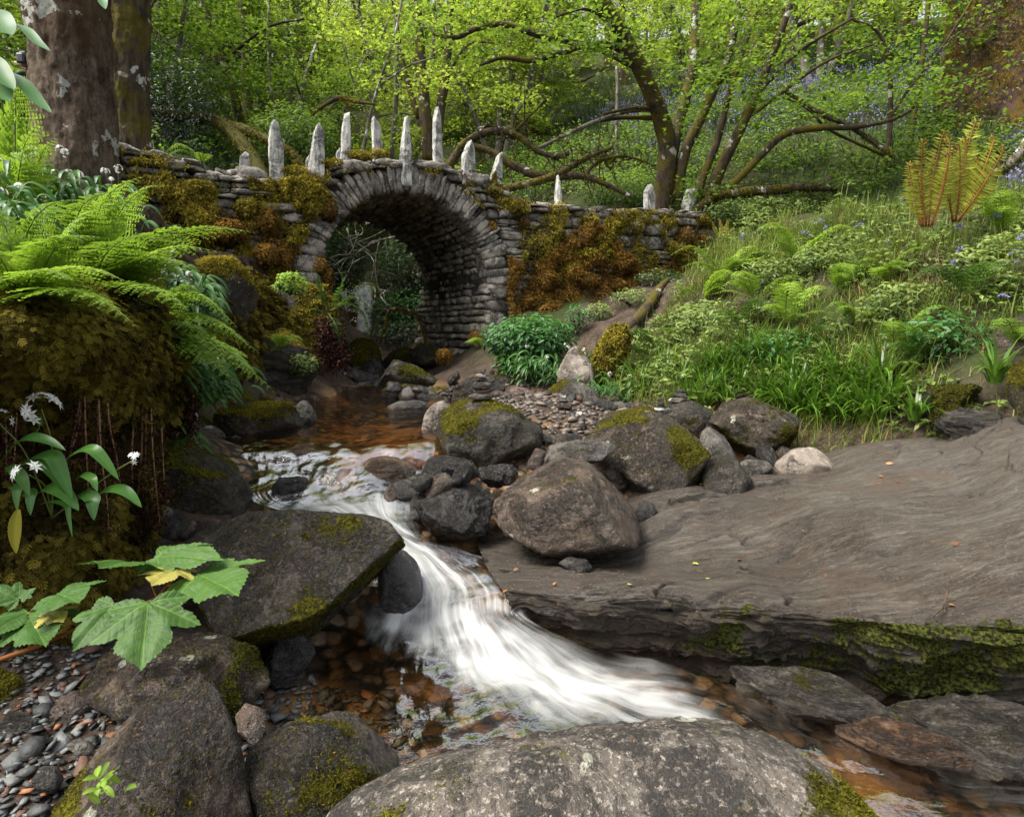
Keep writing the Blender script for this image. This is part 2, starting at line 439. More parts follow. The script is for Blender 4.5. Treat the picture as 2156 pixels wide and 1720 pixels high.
ny, nx = 330, 330
gy = -1.5 + np.geomspace(1.0, 46, ny) * 1.0 - 0.0
gs = np.linspace(-1.7, 1.7, nx)
gs = np.sign(gs) * np.abs(gs) ** 1.15
X = gs[None, :] * (np.maximum(gy, -0.5)[:, None] + 2.2); Yg = np.repeat(gy[:, None], nx, 1)
Z = ground_z(X.ravel(), Yg.ravel()).reshape(X.shape)
gv = np.stack([X, Yg, Z], -1).reshape(-1, 3)
bedm = sstep(-0.60, -0.74, gv[:, 2]) * sstep(9.5, 8, gv[:, 1]) * np.maximum(sstep(-1.0, -.75, gv[:, 0]), sstep(2.9, 3.6, gv[:, 1])) * sstep(2.2, 1.5, gv[:, 0])
green = sstep(-0.55, -0.2, gv[:, 2]) * (0.45 + 0.55 * sstep(-.3, .3, fbm(gv * 0.8, 3)))
path = sstep(1.0, 0.6, np.hypot((gv[:, 0] - 1.15 - 0.75 * np.clip((gv[:, 1] - 7) / 2.5, -.5, 1.1)), 0.6 * (gv[:, 1] - 8.1)))
green = green * (1 - path) * (1 - .8 * sstep(1.6, .8, np.hypot((gv[:, 0] + 2.6) / 1.3, (gv[:, 1] - 11.3) / 1.6)))

t = NT('ground soil')
v = t.coord()
soil = t.mix(t.mr(t.noise(6, 8, 0.7), 0.35, 0.65), (0.028, 0.018, 0.012), (0.085, 0.058, 0.04))
soil = t.mix(t.mr(t.noise(40, 5, 0.7), 0.5, 0.7), soil, (0.13, 0.10, 0.075))
gr = t.mix(t.noise(30, 6, 0.7), (0.012, 0.02, 0.004), (0.05, 0.075, 0.012))
vor = t.t.nodes.new('ShaderNodeTexVoronoi'); vor.inputs['Scale'].default_value = 16; vor.inputs['Randomness'].default_value = 1
wv = t.n('VectorMath', props={'operation': 'ADD'}, i0=v, i1=t.n('VectorMath', props={'operation': 'SCALE'}, i0=t.n('TexNoise', 1, Vector=v, Scale=9.0, Detail=3.0), Scale=0.09))
t.t.links.new(wv, vor.inputs['Vector'])
peb = t.mix(t.n('SeparateColor', 0, Color=vor.outputs['Color']), (0.05, 0.034, 0.022), (0.25, 0.14, 0.065))
peb = t.mix(t.mr(t.n('SeparateColor', 1, Color=vor.outputs['Color']), 0.75, 0.8), peb, (0.34, 0.25, 0.17))
peb = t.mix(t.mr(vor.outputs['Distance'], 0.35, 0.7), peb, (0.012, 0.01, 0.008))
peb = t.mix(t.mr(t.noise(1.6, 3), 0.5, 0.65), peb, (0.30, 0.17, 0.065))
col = t.mix(t.attr('green'), soil, gr)
col = t.mix(t.attr('bed'), col, peb)
h = t.math('SUBTRACT', t.noise(30, 6, 0.7), t.math('MULTIPLY', t.math('MULTIPLY', vor.outputs['Distance'], t.attr('bed')), 1.2))
M['ground'] = t.out(t.bsdf(Base_Color=col, Roughness=t.mr(t.attr('bed'), 0, 1, 0.9, 0.45), Normal=t.bump(h, 0.8, 0.04), Specular_IOR_Level=0.3))
tag(link('ground', mesh_np('ground', gv, None, gridfaces(ny, nx), {'bed': bedm, 'green': green}), M['ground']), kind='structure')

# ------------------------------------------------------------------ bedrock slab beside the stream
net = [  # columns from the waterfall lip to beyond the right edge; rows from the back to the foot
    [(1000, 1120, 3.3), (1010, 1165, 3.0), (1030, 1205, 2.72), (1062, 1240, 2.52), (1075, 1258, 2.48), (1085, 1300, 2.50), (1075, 1420, 2.5)],
    [(1180, 1090, 3.5), (1190, 1150, 3.0), (1200, 1205, 2.7), (1210, 1246, 2.46), (1215, 1280, 2.40), (1225, 1320, 2.46), (1225, 1430, 2.5)],
    [(1400, 1040, 3.8), (1420, 1110, 3.15), (1420, 1190, 2.72), (1440, 1258, 2.38), (1450, 1300, 2.30), (1455, 1345, 2.38), (1450, 1470, 2.45)],
    [(1600, 985, 4.3), (1620, 1060, 3.4), (1640, 1160, 2.78), (1660, 1268, 2.28), (1670, 1318, 2.19), (1675, 1372, 2.28), (1670, 1500, 2.35)],
    [(1760, 930, 4.6), (1800, 1000, 3.65), (1830, 1110, 2.85), (1860, 1272, 2.20), (1870, 1335, 2.10), (1875, 1400, 2.18), (1870, 1540, 2.25)],
    [(1930, 890, 4.5), (1980, 960, 3.6), (2020, 1080, 2.8), (2060, 1275, 2.12), (2070, 1350, 2.02), (2072, 1430, 2.08), (2065, 1580, 2.1)],
    [(2120, 860, 4.1), (2180, 930, 3.3), (2240, 1050, 2.6), (2290, 1280, 2.02), (2300, 1370, 1.93), (2300, 1450, 2.0), (2290, 1620, 2.0)],
    [(2420, 830, 3.8), (2480, 900, 3.0), (2520, 1020, 2.4), (2560, 1280, 1.95), (2570, 1370, 1.86), (2570, 1450, 1.9), (2560, 1650, 1.9)]]
cn = np.array([[P(*q) for q in c] for c in net])            # cols, rows, 3
nr_, nc_ = 440, 640
sg = loft(np.swapaxes(cn, 0, 1), nr_, nc_)
sn = gridnormals(sg); sn[sn[..., 2] < -0.6] *= -1
q = sg.reshape(-1, 3); n3 = sn.reshape(-1, 3)
if n3[:, 2].mean() < 0: n3 = -n3
ru = np.linspace(0, 1, nr_)[:, None] * np.ones((1, nc_)); ru = ru.ravel()
qr = np.column_stack([q[:, 0] * 0.9 + 0.35 * q[:, 1], q[:, 1] * 1.0, q[:, 2]])
lay = fbm(np.column_stack([qr[:, 0] * 0.8, q[:, 1] * 5.5 - q[:, 0] * 1.6, q[:, 2] * (3 + 11 * sstep(.5, .6, ru))]), 5, 0.55)
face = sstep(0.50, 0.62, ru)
crk = sstep(.045, .0, np.abs(fbm(np.column_stack([qr[:, 0] * .55, q[:, 1] * 3.4 - q[:, 0] * 1.0, q[:, 2] * 7]) + 31, 3))) * sstep(-.25, .1, fbm(q * 1.3 + 8, 2))
ph = q[:, 1] * 1.7 - q[:, 0] * .62 + .55 * fbm(q * .9 + 3, 3); saw = ph - np.floor(ph)
stp = .045 * (saw - sstep(.93, 1.0, saw)) * sstep(-.25, .2, fbm(q * .8 + 40, 2)) * (1 - face)
d = 0.10 * fbm(q * 1.0, 3) + stp - .022 * crk + 0.018 * lay * (1 + 2.2 * face) + face * 0.05 * fbm(q * 4, 4) + 0.005 * fbm(q * 22, 3)
d -= 0.03 * sstep(0.25, 0.0, np.hypot((q[:, 0] - 1.28) / 0.6, (q[:, 1] - 2.62) / .3) - 0.2)
sv = q + n3 * d[:, None]
smoss = sstep(0.47, 0.58, ru) * sstep(0.97, 0.85, ru) * (0.35 + 0.5 * sstep(-.3, .35, fbm(q * 3.2, 4))) * (0.4 + 0.6 * sstep(0.0, 1.4, q[:, 0]))
t = NT('wet bedrock')
v0 = t.coord()
v = t.n('Mapping', Vector=v0, Rotation=(0, 0, math.radians(16)), Scale=(0.5, 5.0, 0.8))
fl = t.noise(6, 10, 0.78, v, 0.25); bigc = t.noise(1.5, 6, 0.62, v0, 0.6); fine = t.noise(26, 6, 0.75, v); sp = t.noise(120, 3, 0.7, v0)
col = t.mix(t.mr(bigc, 0.38, 0.62), (0.046, 0.031, 0.020), (0.072, 0.060, 0.047))
col = t.mix(t.mr(fl, 0.47, 0.60), col, (0.105, 0.089, 0.069))
col = t.mix(t.math('MULTIPLY', t.mr(fine, 0.50, 0.60), 0.8), col, (0.020, 0.017, 0.014))
col = t.mix(t.math('MULTIPLY', t.mr(t.noise(30, 6, 0.75, v), 0.56, 0.64), 0.7), col, (0.17, 0.15, 0.12))
col = t.mix(t.math('MULTIPLY', t.mr(sp, 0.56, 0.7), 0.5), col, (0.28, 0.25, 0.2))
stain = t.mr(t.noise(2.4, 7, 0.7, v0, 1.0), 0.54, 0.6)
col = t.mix(t.math('MULTIPLY', stain, 0.55), col, (0.075, 0.048, 0.03))
blk = t.math('MULTIPLY', t.mr(t.noise(4.2, 8, 0.75, v), 0.60, 0.66), t.mr(sp, 0.35, 0.6))
col = t.mix(t.math('MULTIPLY', blk, 0.85), col, (0.012, 0.012, 0.009))
col = t.mix(t.math('MULTIPLY', t.attr('crack'), .75), col, (0.012, 0.010, 0.008))
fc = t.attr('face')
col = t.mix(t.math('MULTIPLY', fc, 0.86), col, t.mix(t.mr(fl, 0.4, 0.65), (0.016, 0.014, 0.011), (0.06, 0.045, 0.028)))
mf = t.mr(t.math('ADD', t.attr('moss'), t.math('MULTIPLY', t.math('SUBTRACT', t.noise(22, 6, 0.7, v0), 0.5), 1.5)), 0.42, 0.62)
col = t.mix(mf, col, t.mix(t.mr(t.noise(90, 4, 0.7, v0), 0.4, 0.65), (0.010, 0.011, 0.005), (0.085, 0.095, 0.014)))
xs = t.n('SeparateXYZ', 0, Vector=v0)
wet = t.mr(t.math('ADD', t.noise(1.9, 6, 0.65, v0, 0.5), t.mr(xs, 0.4, 2.4, .16, -.10)), 0.46, 0.62)
col = t.mix(t.math('MULTIPLY', t.math('MULTIPLY', wet, t.mr(mf, 0, 1, 1, 0)), .55), col, t.mix(.35, (0.02, 0.012, 0.007), col))
rg = t.math('ADD', t.mr(wet, 0, 1, 0.48, 0.18), t.math('MULTIPLY', fine, 0.12))
rg = t.n('Mix', 0, {'data_type': 'FLOAT'}, i0=mf, i2=rg, i3=0.95)
h = t.math('ADD', t.math('MULTIPLY', fl, 0.8), t.math('ADD', t.math('MULTIPLY', fine, 0.45), t.math('MULTIPLY', sp, 0.14)))
M['slab'] = t.out(t.bsdf(Base_Color=col, Roughness=rg, Normal=t.bump(h, 0.75, 0.035), Specular_IOR_Level=t.mr(mf, 0, 1, 0.5, 0.1)))
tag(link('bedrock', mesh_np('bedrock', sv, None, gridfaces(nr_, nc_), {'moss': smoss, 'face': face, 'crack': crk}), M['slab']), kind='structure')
SLAB = (sv, n3, smoss)

# ------------------------------------------------------------------ water
t = NT('stream water')
uvn = t.coord('UV')
s1 = t.noise(1.0, 6, 0.62, t.scaled((22, 4.5, 1), uvn), 1.0)
s2 = t.noise(1.0, 5, 0.65, t.scaled((85, 6, 1), uvn), 0.4)
s3 = t.noise(1.0, 3, 0.5, t.scaled((8, 6.5, 1), uvn), 1.2)
f = t.attr('foam')
mod = t.math('ADD', t.math('MULTIPLY', t.math('SUBTRACT', s1, 0.5), 0.55), t.math('ADD', t.math('MULTIPLY', t.math('SUBTRACT', s2, 0.5), 0.12), t.math('MULTIPLY', t.math('SUBTRACT', s3, 0.5), 1.0)))
fo = t.mr(t.math('ADD', t.math('MULTIPLY', f, 1.15), t.math('MULTIPLY', mod, t.mr(f, 0.0, 0.12))), 0.16, 1.15)
rip = t.math('ADD', t.math('MULTIPLY', s1, 0.6), t.math('MULTIPLY', s2, 0.3))
nr1 = t.bump(t.math('ADD', s3, t.math('MULTIPLY', s1, .35)), 0.22, 0.02)
white = t.n('BsdfPrincipled', Base_Color=t.mix(t.mr(s3, 0.35, 0.65), (0.30, 0.305, 0.295), (0.47, 0.478, 0.465)), Roughness=0.6, Normal=nr1, Specular_IOR_Level=0.25)
clear = t.n('BsdfTransparent', Color=(0.78, 0.66, 0.50))
gl = t.n('BsdfGlossy', Color=(1, 1, 1), Roughness=0.08, Normal=nr1)
nrc = t.bump(t.math('ADD', t.noise(10, 4, .6), t.math('MULTIPLY', rip, t.math('MULTIPLY', f, 1.5))), 0.28, 0.03)
gl = t.n('BsdfGlossy', Color=(1, 1, 1), Roughness=0.09, Normal=nrc)
fr = t.math('MULTIPLY', t.n('Fresnel', IOR=1.33, Normal=nrc), 0.42)
wat = t.n('MixShader', i0=fr, i1=clear, i2=gl)
M['water'] = t.out(t.n('MixShader', i0=fo, i1=wat, i2=white))

t = NT('pool water')
v = t.coord()
n1 = t.noise(1.0, 4, 0.6, t.scaled((3.5, 9, 1)), 0.3); n2 = t.noise(1.0, 3, 0.5, t.scaled((16, 30, 1)))
nr1 = t.bump(t.math('ADD', n1, t.math('MULTIPLY', n2, 0.25)), 0.22, 0.05)
clear = t.n('BsdfTransparent', Color=(0.72, 0.55, 0.36))
gl = t.n('BsdfGlossy', Color=(1, 1, 1), Roughness=0.05, Normal=nr1)
white = t.n('BsdfDiffuse', Color=(0.6, 0.62, 0.6))
fo = t.mr(t.math('ADD', t.attr('foam'), t.math('MULTIPLY', t.math('SUBTRACT', t.noise(1.0, 5, 0.65, t.scaled((4, 16, 1)), 1.2), 0.5), t.attr('foam'))), 0.15, 1.2)
wat = t.n('MixShader', i0=t.n('Fresnel', IOR=1.33, Normal=nr1), i1=clear, i2=gl)
M['pool'] = t.out(t.n('MixShader', i0=fo, i1=wat, i2=white))

def water_loft(name, rows, nr, nc, bumps=0.02, freq=6.0, mat='water', streak=0.002):
    """rows down the flow of (u, v, Y, foam) from its left to its right"""
    net = np.array([[np.append(P(a, b, c), fo) for a, b, c, fo in r] for r in rows])
    g = loft(net, nr, nc)
    pts, foam = g[..., :3], np.clip(g[..., 3] * 1.1 - .1, 0, 1)
    n = gridnormals(pts)
    if n[..., 2].mean() < 0: n = -n
    a = np.linspace(0, 1, nr)[:, None] * np.ones((1, nc)); b = np.ones((nr, 1)) * np.linspace(0, 1, nc)
    q = pts.reshape(-1, 3)
    dsp = bumps * fbm(q * freq, 3) + streak * fbm(np.column_stack([b.ravel() * 34, a.ravel() * 6, 0 * a.ravel()]), 3)
    q = q + n.reshape(-1, 3) * dsp[:, None]
    n2 = gridnormals(q.reshape(nr, nc, 3)); steep = 1 - np.abs(n2[..., 2])
    foam = np.clip(foam * (.82 + .9 * sstep(.02, .35, steep)) + .25 * fbm(q * 2.6, 3).reshape(nr, nc) * sstep(0, .3, foam), 0, 1)
    me = mesh_np(name, q, None, gridfaces(nr, nc), {'foam': foam.ravel()}, np.column_stack([b.ravel(), a.ravel()]))
    return tag(link(name, me, M[mat]), kind='structure')

# the still pool below the bridge
py_, px_ = np.linspace(3.75, 11.5, 160), np.linspace(-3.4, -.10, 120)
pg = np.stack(np.meshgrid(px_, py_), -1).reshape(-1, 2)
edge = 0.03 * fbm(np.column_stack([pg, 0 * pg[:, 0]]) * 1.5, 2) * 0.1
pfoam = 0.9 * sstep(1.0, 0.1, np.hypot((pg[:, 0] + 2.1) / 0.8, (pg[:, 1] - 7.9) / 0.55)) * 0.7
pz = np.full(len(pg), WZ) + edge + 0.0 - 0.03 * sstep(4.1, 3.75, pg[:, 1])
tag(link('pool_water', mesh_np('pool_water', np.column_stack([pg, pz]), None, gridfaces(160, 120), {'foam': pfoam}), M['pool']), kind='structure')

water_loft('cascade_water', [
    [(500, 925, 4.05, 0), (620, 930, 3.95, 0), (720, 932, 3.9, 0), (800, 932, 3.9, 0), (860, 932, 3.9, .0), (915, 932, 3.9, 0)],
    [(500, 948, 3.80, .0), (620, 948, 3.75, .0), (720, 946, 3.72, .1), (800, 950, 3.7, .0), (860, 950, 3.72, .0), (915, 950, 3.75, .0)],
    [(510, 985, 3.60, .05), (620, 980, 3.58, .15), (720, 985, 3.5, .40), (800, 990, 3.5, .0), (860, 1000, 3.5, .12), (905, 1000, 3.52, .05)],
    [(515, 1020, 3.45, .15), (600, 1015, 3.42, .05), (690, 1025, 3.36, .4), (770, 1020, 3.36, .15), (840, 1030, 3.35, .28), (890, 1035, 3.36, .05)],
    [(525, 1050, 3.26, .25), (600, 1050, 3.24, .35), (690, 1058, 3.2, .7), (770, 1060, 3.18, .6), (830, 1065, 3.18, .7), (880, 1080, 3.16, .3)],
    [(620, 1075, 3.12, .6), (690, 1078, 3.10, .8), (750, 1085, 3.08, 1), (800, 1090, 3.05, .95), (840, 1100, 3.02, .8), (885, 1110, 3.02, .35)],
    [(740, 1115, 2.98, .6), (780, 1115, 2.98, .75), (810, 1120, 2.97, .85), (840, 1125, 2.96, .75), (870, 1130, 2.95, .55), (905, 1140, 2.94, .15)],
    [(770, 1150, 2.92, .6), (810, 1150, 2.9, .8), (845, 1150, 2.89, .85), (875, 1152, 2.88, .7), (910, 1152, 2.88, .4), (960, 1155, 2.9, .05)],
    [(790, 1185, 2.80, .5), (840, 1185, 2.8, .7), (885, 1185, 2.79, .9), (930, 1188, 2.78, .75), (990, 1190, 2.78, .2), (1080, 1190, 2.8, .0)],
    [(780, 1240, 2.66, .35), (850, 1240, 2.64, .6), (920, 1235, 2.63, .85), (985, 1235, 2.6, .7), (1040, 1240, 2.56, .5), (1110, 1245, 2.52, .1)],
    [(760, 1295, 2.52, .30), (850, 1295, 2.48, .7), (920, 1300, 2.46, .75), (1000, 1300, 2.42, .8), (1050, 1300, 2.44, .8), (1120, 1300, 2.46, .25)],
    [(720, 1345, 2.42, .05), (830, 1345, 2.38, .45), (930, 1355, 2.34, .8), (1030, 1360, 2.3, .8), (1110, 1355, 2.32, .9), (1230, 1345, 2.4, .25)],
    [(690, 1390, 2.32, .0), (810, 1400, 2.26, .1), (930, 1405, 2.22, .5), (1060, 1415, 2.17, .9), (1160, 1400, 2.2, 1), (1330, 1375, 2.34, .2)],
    [(660, 1440, 2.22, .0), (800, 1450, 2.14, .0), (940, 1455, 2.1, .25), (1100, 1450, 2.08, .75), (1230, 1435, 2.1, 1), (1430, 1405, 2.26, .15)],
    [(640, 1500, 2.06, 0), (800, 1510, 2.0, .0), (960, 1510, 1.98, .12), (1140, 1495, 1.98, .5), (1320, 1470, 2.04, .75), (1530, 1440, 2.2, .12)],
    [(600, 1600, 1.84, 0), (800, 1600, 1.82, 0), (1000, 1590, 1.82, .0), (1220, 1560, 1.84, .25), (1440, 1510, 1.96, .45), (1620, 1475, 2.12, .1)],
    [(560, 1720, 1.62, 0), (800, 1700, 1.64, 0), (1050, 1670, 1.68, .0), (1300, 1630, 1.72, .12), (1540, 1560, 1.86, .25), (1700, 1520, 2.02, .05)],
    [(500, 1900, 1.36, 0), (800, 1850, 1.42, 0), (1100, 1800, 1.48, 0), (1450, 1730, 1.56, .12), (1740, 1640, 1.72, .25), (1850, 1580, 1.9, .08)],
    [(500, 2100, 1.12, 0), (900, 2000, 1.22, 0), (1300, 1900, 1.34, .06), (1700, 1800, 1.46, .22), (2000, 1700, 1.62, .3), (2080, 1620, 1.84, .12)],
    [(500, 2400, .9, 0), (1000, 2200, 1.04, 0), (1600, 2000, 1.2, .1), (2050, 1850, 1.38, .26), (2350, 1740, 1.56, .28), (2400, 1650, 1.8, .1)],
], 420, 260, bumps=0.034, freq=3.6)
# the far waterfall seen through the arch, and its small step under the bridge
water_loft('waterfall_water', [
    [(712, 596, 13.6, .0), (728, 594, 13.6, .3), (742, 594, 13.6, .1), (765, 594, 13.6, .5), (782, 594, 13.6, .3), (795, 596, 13.6, .0)],
    [(708, 612, 13.2, .0), (725, 610, 13.1, .5), (740, 606, 13.1, .3), (762, 606, 13.1, .7), (780, 606, 13.1, .5), (792, 610, 13.2, .0)],
    [(708, 650, 12.9, .0), (724, 645, 12.8, .5), (742, 640, 12.8, .0), (764, 640, 12.8, .8), (778, 640, 12.8, .6), (790, 645, 12.9, .0)],
    [(706, 690, 12.7, .0), (722, 690, 12.6, .6), (742, 690, 12.5, .15), (764, 690, 12.5, 1), (778, 690, 12.5, .8), (790, 690, 12.7, .0)],
    [(700, 730, 12.5, .0), (720, 732, 12.3, .7), (742, 732, 12.3, .6), (764, 732, 12.2, 1), (782, 732, 12.2, .9), (796, 730, 12.4, .0)],
    [(680, 752, 11.9, .0), (715, 756, 11.6, .5), (740, 756, 11.6, .6), (764, 756, 11.6, .7), (790, 752, 11.7, .4), (808, 752, 11.8, .0)]], 120, 60, bumps=0.03)
water_loft('step_water', [
    [(660, 770, 9.2, .2), (700, 770, 9.2, .4), (740, 772, 9.2, .4), (790, 772, 9.2, .3)],
    [(665, 778, 8.7, .3), (700, 780, 8.6, .6), (735, 782, 8.6, .5), (795, 782, 8.7, .5)],
    [(655, 798, 8.35, .4), (690, 801, 8.25, .75), (735, 803, 8.25, .6), (800, 803, 8.3, .5)],
    [(640, 812, 7.6, .05), (690, 815, 7.5, .4), (740, 816, 7.5, .4), (800, 815, 7.6, .1)]], 70, 60, bumps=0.02)

# ------------------------------------------------------------------ boulders
M['moss_tuft'] = leaf_mat('moss leaves', (0.022, 0.024, 0.005), (0.15, 0.135, 0.014), 0.25, 0.8, spec=0.05)
M['moss_gold'] = leaf_mat('golden moss leaves', (0.03, 0.024, 0.006), (0.31, 0.25, 0.032), 0.25, 0.85, spec=0.05)
M['moss_rust'] = leaf_mat('rusty moss leaves', (0.035, 0.018, 0.007), (0.30, 0.17, 0.035), 0.25, 0.85, spec=0.05)
M['moss_dark'] = leaf_mat('dark moss leaves', (0.012, 0.014, 0.004), (0.085, 0.085, 0.012), 0.2, 0.85, spec=0.05)

def hull(pts):
    pts = sorted(map(tuple, pts))
    def half(ps):
        h = []
        for p in ps:
            while len(h) > 1 and (h[-1][0] - h[-2][0]) * (p[1] - h[-2][1]) - (h[-1][1] - h[-2][1]) * (p[0] - h[-2][0]) <= 0: h.pop()
            h.append(p)
        return h
    a, b = half(pts), half(pts[::-1])
    return np.array(a[:-1] + b[:-1])

def rock_shape(outline, Y, thick, seed, k=11, rough=0.07, level=5, tilt=0.28, strata=None, extend=0.0, chips=None):
    """a solid rock: its outline as seen from the tripod, its depth away from it; returns world verts, faces, centre"""
    r = np.random.default_rng(seed)
    o = np.array(outline, float); c2 = (o.min(0) + o.max(0)) / 2
    cen = P(c2[0], c2[1], Y); dist = np.linalg.norm(cen)
    w = cen / dist; right = unit(np.cross(w, [0, 0, 1.0])); up = np.cross(right, w)
    loc = []
    for u, v in o:
        d = unit(P(u, v, Y)); d = d * (dist / (d @ w)); q = d - cen
        loc.append((q @ right, q @ up))
    h = hull(loc); hc = (h.min(0) + h.max(0)) / 2
    size = (h.max(0) - h.min(0)); half_t = thick * min(size[0], size[1] * 1.6) / 2
    pn, pd = [], []
    m = len(h)
    for i in range(m):
        a, b = h[i], h[(i + 1) % m]
        e = b - a; L = np.linalg.norm(e)
        if L < 0.02 * size.max(): continue
        nn = np.array([e[1], -e[0]]) / L; dd = nn @ (a - hc)
        tz = r.uniform(-tilt, tilt)
        if nn[1] > 0.5: tz = r.uniform(-tilt * 1.6, 0.0)      # top planes lean so that they are seen from above
        nv = np.array([nn[0], nn[1], tz]); l = np.linalg.norm(nv)
        pn.append(nv / l); pd.append(max(dd, 0.04 * size.max()) / l)
    for s in (-1, 1):
        for _ in range(4):
            nv = unit(np.array([r.uniform(-.45, .45), r.uniform(-.4, .4), s])); pn.append(nv); pd.append(half_t * r.uniform(0.85, 1.1))
    pn, pd = np.array(pn), np.array(pd)
    D, T = ico(level)
    val = np.clip(D @ pn.T, 0, None) / pd
    rad = (val ** k).sum(1) ** (-1.0 / k)
    for _ in range(chips if chips is not None else int(7 + 2 * k ** .5) if k > 7 else 4):             # chipped flats
        nv = unit(r.normal(size=3)); j = np.argmax(D @ nv); dc = rad[j] * r.uniform(.85, .96)
        dv = D @ nv; cut = np.where(dv > .05, dc / np.maximum(dv, .05), 1e9)
        kk = 48.0 if k > 7 else 14.0
        rad = (rad ** -kk + np.minimum(cut, 50.0) ** -kk) ** (-1 / kk)
    Q = D * rad[:, None]
    s0 = r.uniform(0, 50, 3); sc = size.mean()
    dn = fbm(Q / sc * 1.6 + s0, 4) * 0.55 + 0.35 * fbm(Q / sc * 5 + s0, 4) - 0.3 * np.abs(fbm(Q / sc * 3.1 + s0 + 9, 3))
    if strata: dn = dn + strata * fbm(np.column_stack([Q[:, 0] / sc * 1.2, (Q[:, 1] + .25 * Q[:, 0]) / sc * 13, Q[:, 2] / sc * 4]) + s0, 4)
    Q = Q + D * (dn * rough * 1.5 * sc)[:, None]
    Q = Q + D * (fbm(Q * 28 + s0, 3) * min(0.008, 0.015 * sc))[:, None]
    lo, hi = Q[:, :2].min(0), Q[:, :2].max(0)                    # keep to the outline
    Q[:, :2] = (Q[:, :2] - lo) / (hi - lo) * size + h.min(0)
    if extend: Q[:, 1] = np.where(Q[:, 1] < 0, Q[:, 1] * (1 + extend), Q[:, 1])
    V = cen + Q[:, :1] * right + Q[:, 1:2] * up + Q[:, 2:] * w
    return V, T[:, ::-1], cen

def vnormals(V, T):
    fn = np.cross(V[T[:, 1]] - V[T[:, 0]], V[T[:, 2]] - V[T[:, 0]])
    n = np.zeros_like(V)
    for j in range(3): np.add.at(n, T[:, j], fn)
    return unit(n)

SURF = {}
def moss_tufts(mb, V, T, mask, n, size, seed=0, lift=0.35, down=0.25):
    r = np.random.default_rng(seed)
    N = vnormals(V, T)
    fa = np.linalg.norm(np.cross(V[T[:, 1]] - V[T[:, 0]], V[T[:, 2]] - V[T[:, 0]]), axis=1) * mask[T].mean(1)
    # only the side that can be seen from around the photograph's place
    fc = V[T].mean(1); fa = fa * (((-fc) * N[T[:, 0]]).sum(1) > -0.25 * np.linalg.norm(fc, axis=1))
    if fa.sum() <= 0: return
    f = r.choice(len(T), n, p=fa / fa.sum())
    b = r.dirichlet([1, 1, 1], n)
    p = (V[T[f]] * b[:, :, None]).sum(1); nn = N[T[f, 0]]
    dr = unit(nn * lift + r.normal(size=(n, 3)) * 0.45 + np.array([0, 0, -down]))
    nr = unit(nn + r.normal(size=(n, 3)) * 0.5)
    L = size * r.uniform(0.5, 1.4, n)
    tint = np.clip(0.25 + 0.5 * r.random(n) + 0.55 * fbm(p * 6, 3) + 0.25 * (nn[:, 2] - 0.3), 0, 1)
    leaves(mb, p - nn * size * 0.1, nr, dr, L, L * 0.45, 0.15, tint)

def boulder(label, outline, Y, mat, thick=0.9, seed=1, k=11, rough=0.07, level=5, moss=None, tufts=0, tsize=0.012, name='boulder',
            strata=None, tuftmat='moss_tuft', group=None, cat=None, extend=0.12, extra=None, chips=None):
    k = k * 1.6 if 9 <= k < 20 else k
    V, T, cen = rock_shape(outline, Y, thick, seed, k, rough, level, strata=strata, extend=extend, chips=chips)
    N = vnormals(V, T)
    mk = np.zeros(len(V))
    if moss:      # (amount, how much the top is favoured, patch scale)
        amt, top, sc = moss
        if extra is not None: amt = amt + extra(V, N)
        mk = sstep(-.30, .28, amt - 0.5 + top * (N[:, 2] - 0.35) + 0.9 * fbm(V * sc + seed, 4))
    me = mesh_np(name, V - cen, T, None, {'moss': mk})
    o = tag(link(name, me, M[mat], None, cen), label, cat or ('stone' if name == 'stone' else 'rock' if 'rock' in name else 'boulder'), group)
    if tufts:
        mb = MB(); moss_tufts(mb, V, T, mk ** 2, tufts, tsize, seed)
        if mb.n: tag(mb.build('moss', M[tuftmat], o), kind='stuff')
    SURF[label] = V
    return o

B = boulder
# foreground
B('huge rounded speckled boulder with a moss rim at the bottom of the picture', [(700, 1770), (760, 1640), (870, 1570), (1000, 1530), (1200, 1497), (1400, 1487), (1560, 1495), (1700, 1540), (1800, 1600), (1870, 1670), (1905, 1760), (1830, 2100), (800, 2100)], 1.22, 'granite', 0.95, 11, 5, 0.025, 7, (-.12, 0.0, 3.2), 14000, 0.010, extra=lambda V, N: .75 * sstep(-.28, .02, (N * unit(V)).sum(1)) * sstep(-.9, -.5, V[:, 2]) + .55 * sstep(.50, .62, V[:, 0]) + .5 * sstep(.2, .08, np.hypot(V[:, 0] - P(1640, 1690, 1.0)[0], V[:, 1] - P(1640, 1690, 1.0)[1])))
B('pyramid shaped brown and grey boulder beside the gravel', [(90, 1770), (180, 1640), (290, 1525), (395, 1450), (435, 1437), (480, 1500), (515, 1600), (540, 1770), (480, 1950), (150, 1950)], 1.42, 'browned', 0.75, 12, 30, 0.035, 6, (0.12, 0.2, 3), 2500, 0.009, chips=3)
B('dark boulder with green moss between the pyramid boulder and the speckled boulder', [(518, 1640), (530, 1560), (600, 1508), (700, 1495), (790, 1520), (845, 1570), (850, 1640), (800, 1720), (740, 1830), (560, 1830), (518, 1720)], 1.6, 'mossy', 0.9, 13, 10, 0.08, 6, (0.2, 0.1, 3.5), 5000, 0.008)
B('mossy brown boulder lying under the big maple leaf', [(165, 1440), (200, 1370), (300, 1315), (430, 1305), (530, 1350), (562, 1420), (550, 1490), (470, 1540), (300, 1540), (200, 1500)], 1.98, 'browned', 0.9, 14, 9, 0.08, 6, (0.2, 0.15, 3), 4500, 0.010, tuftmat='moss_dark')
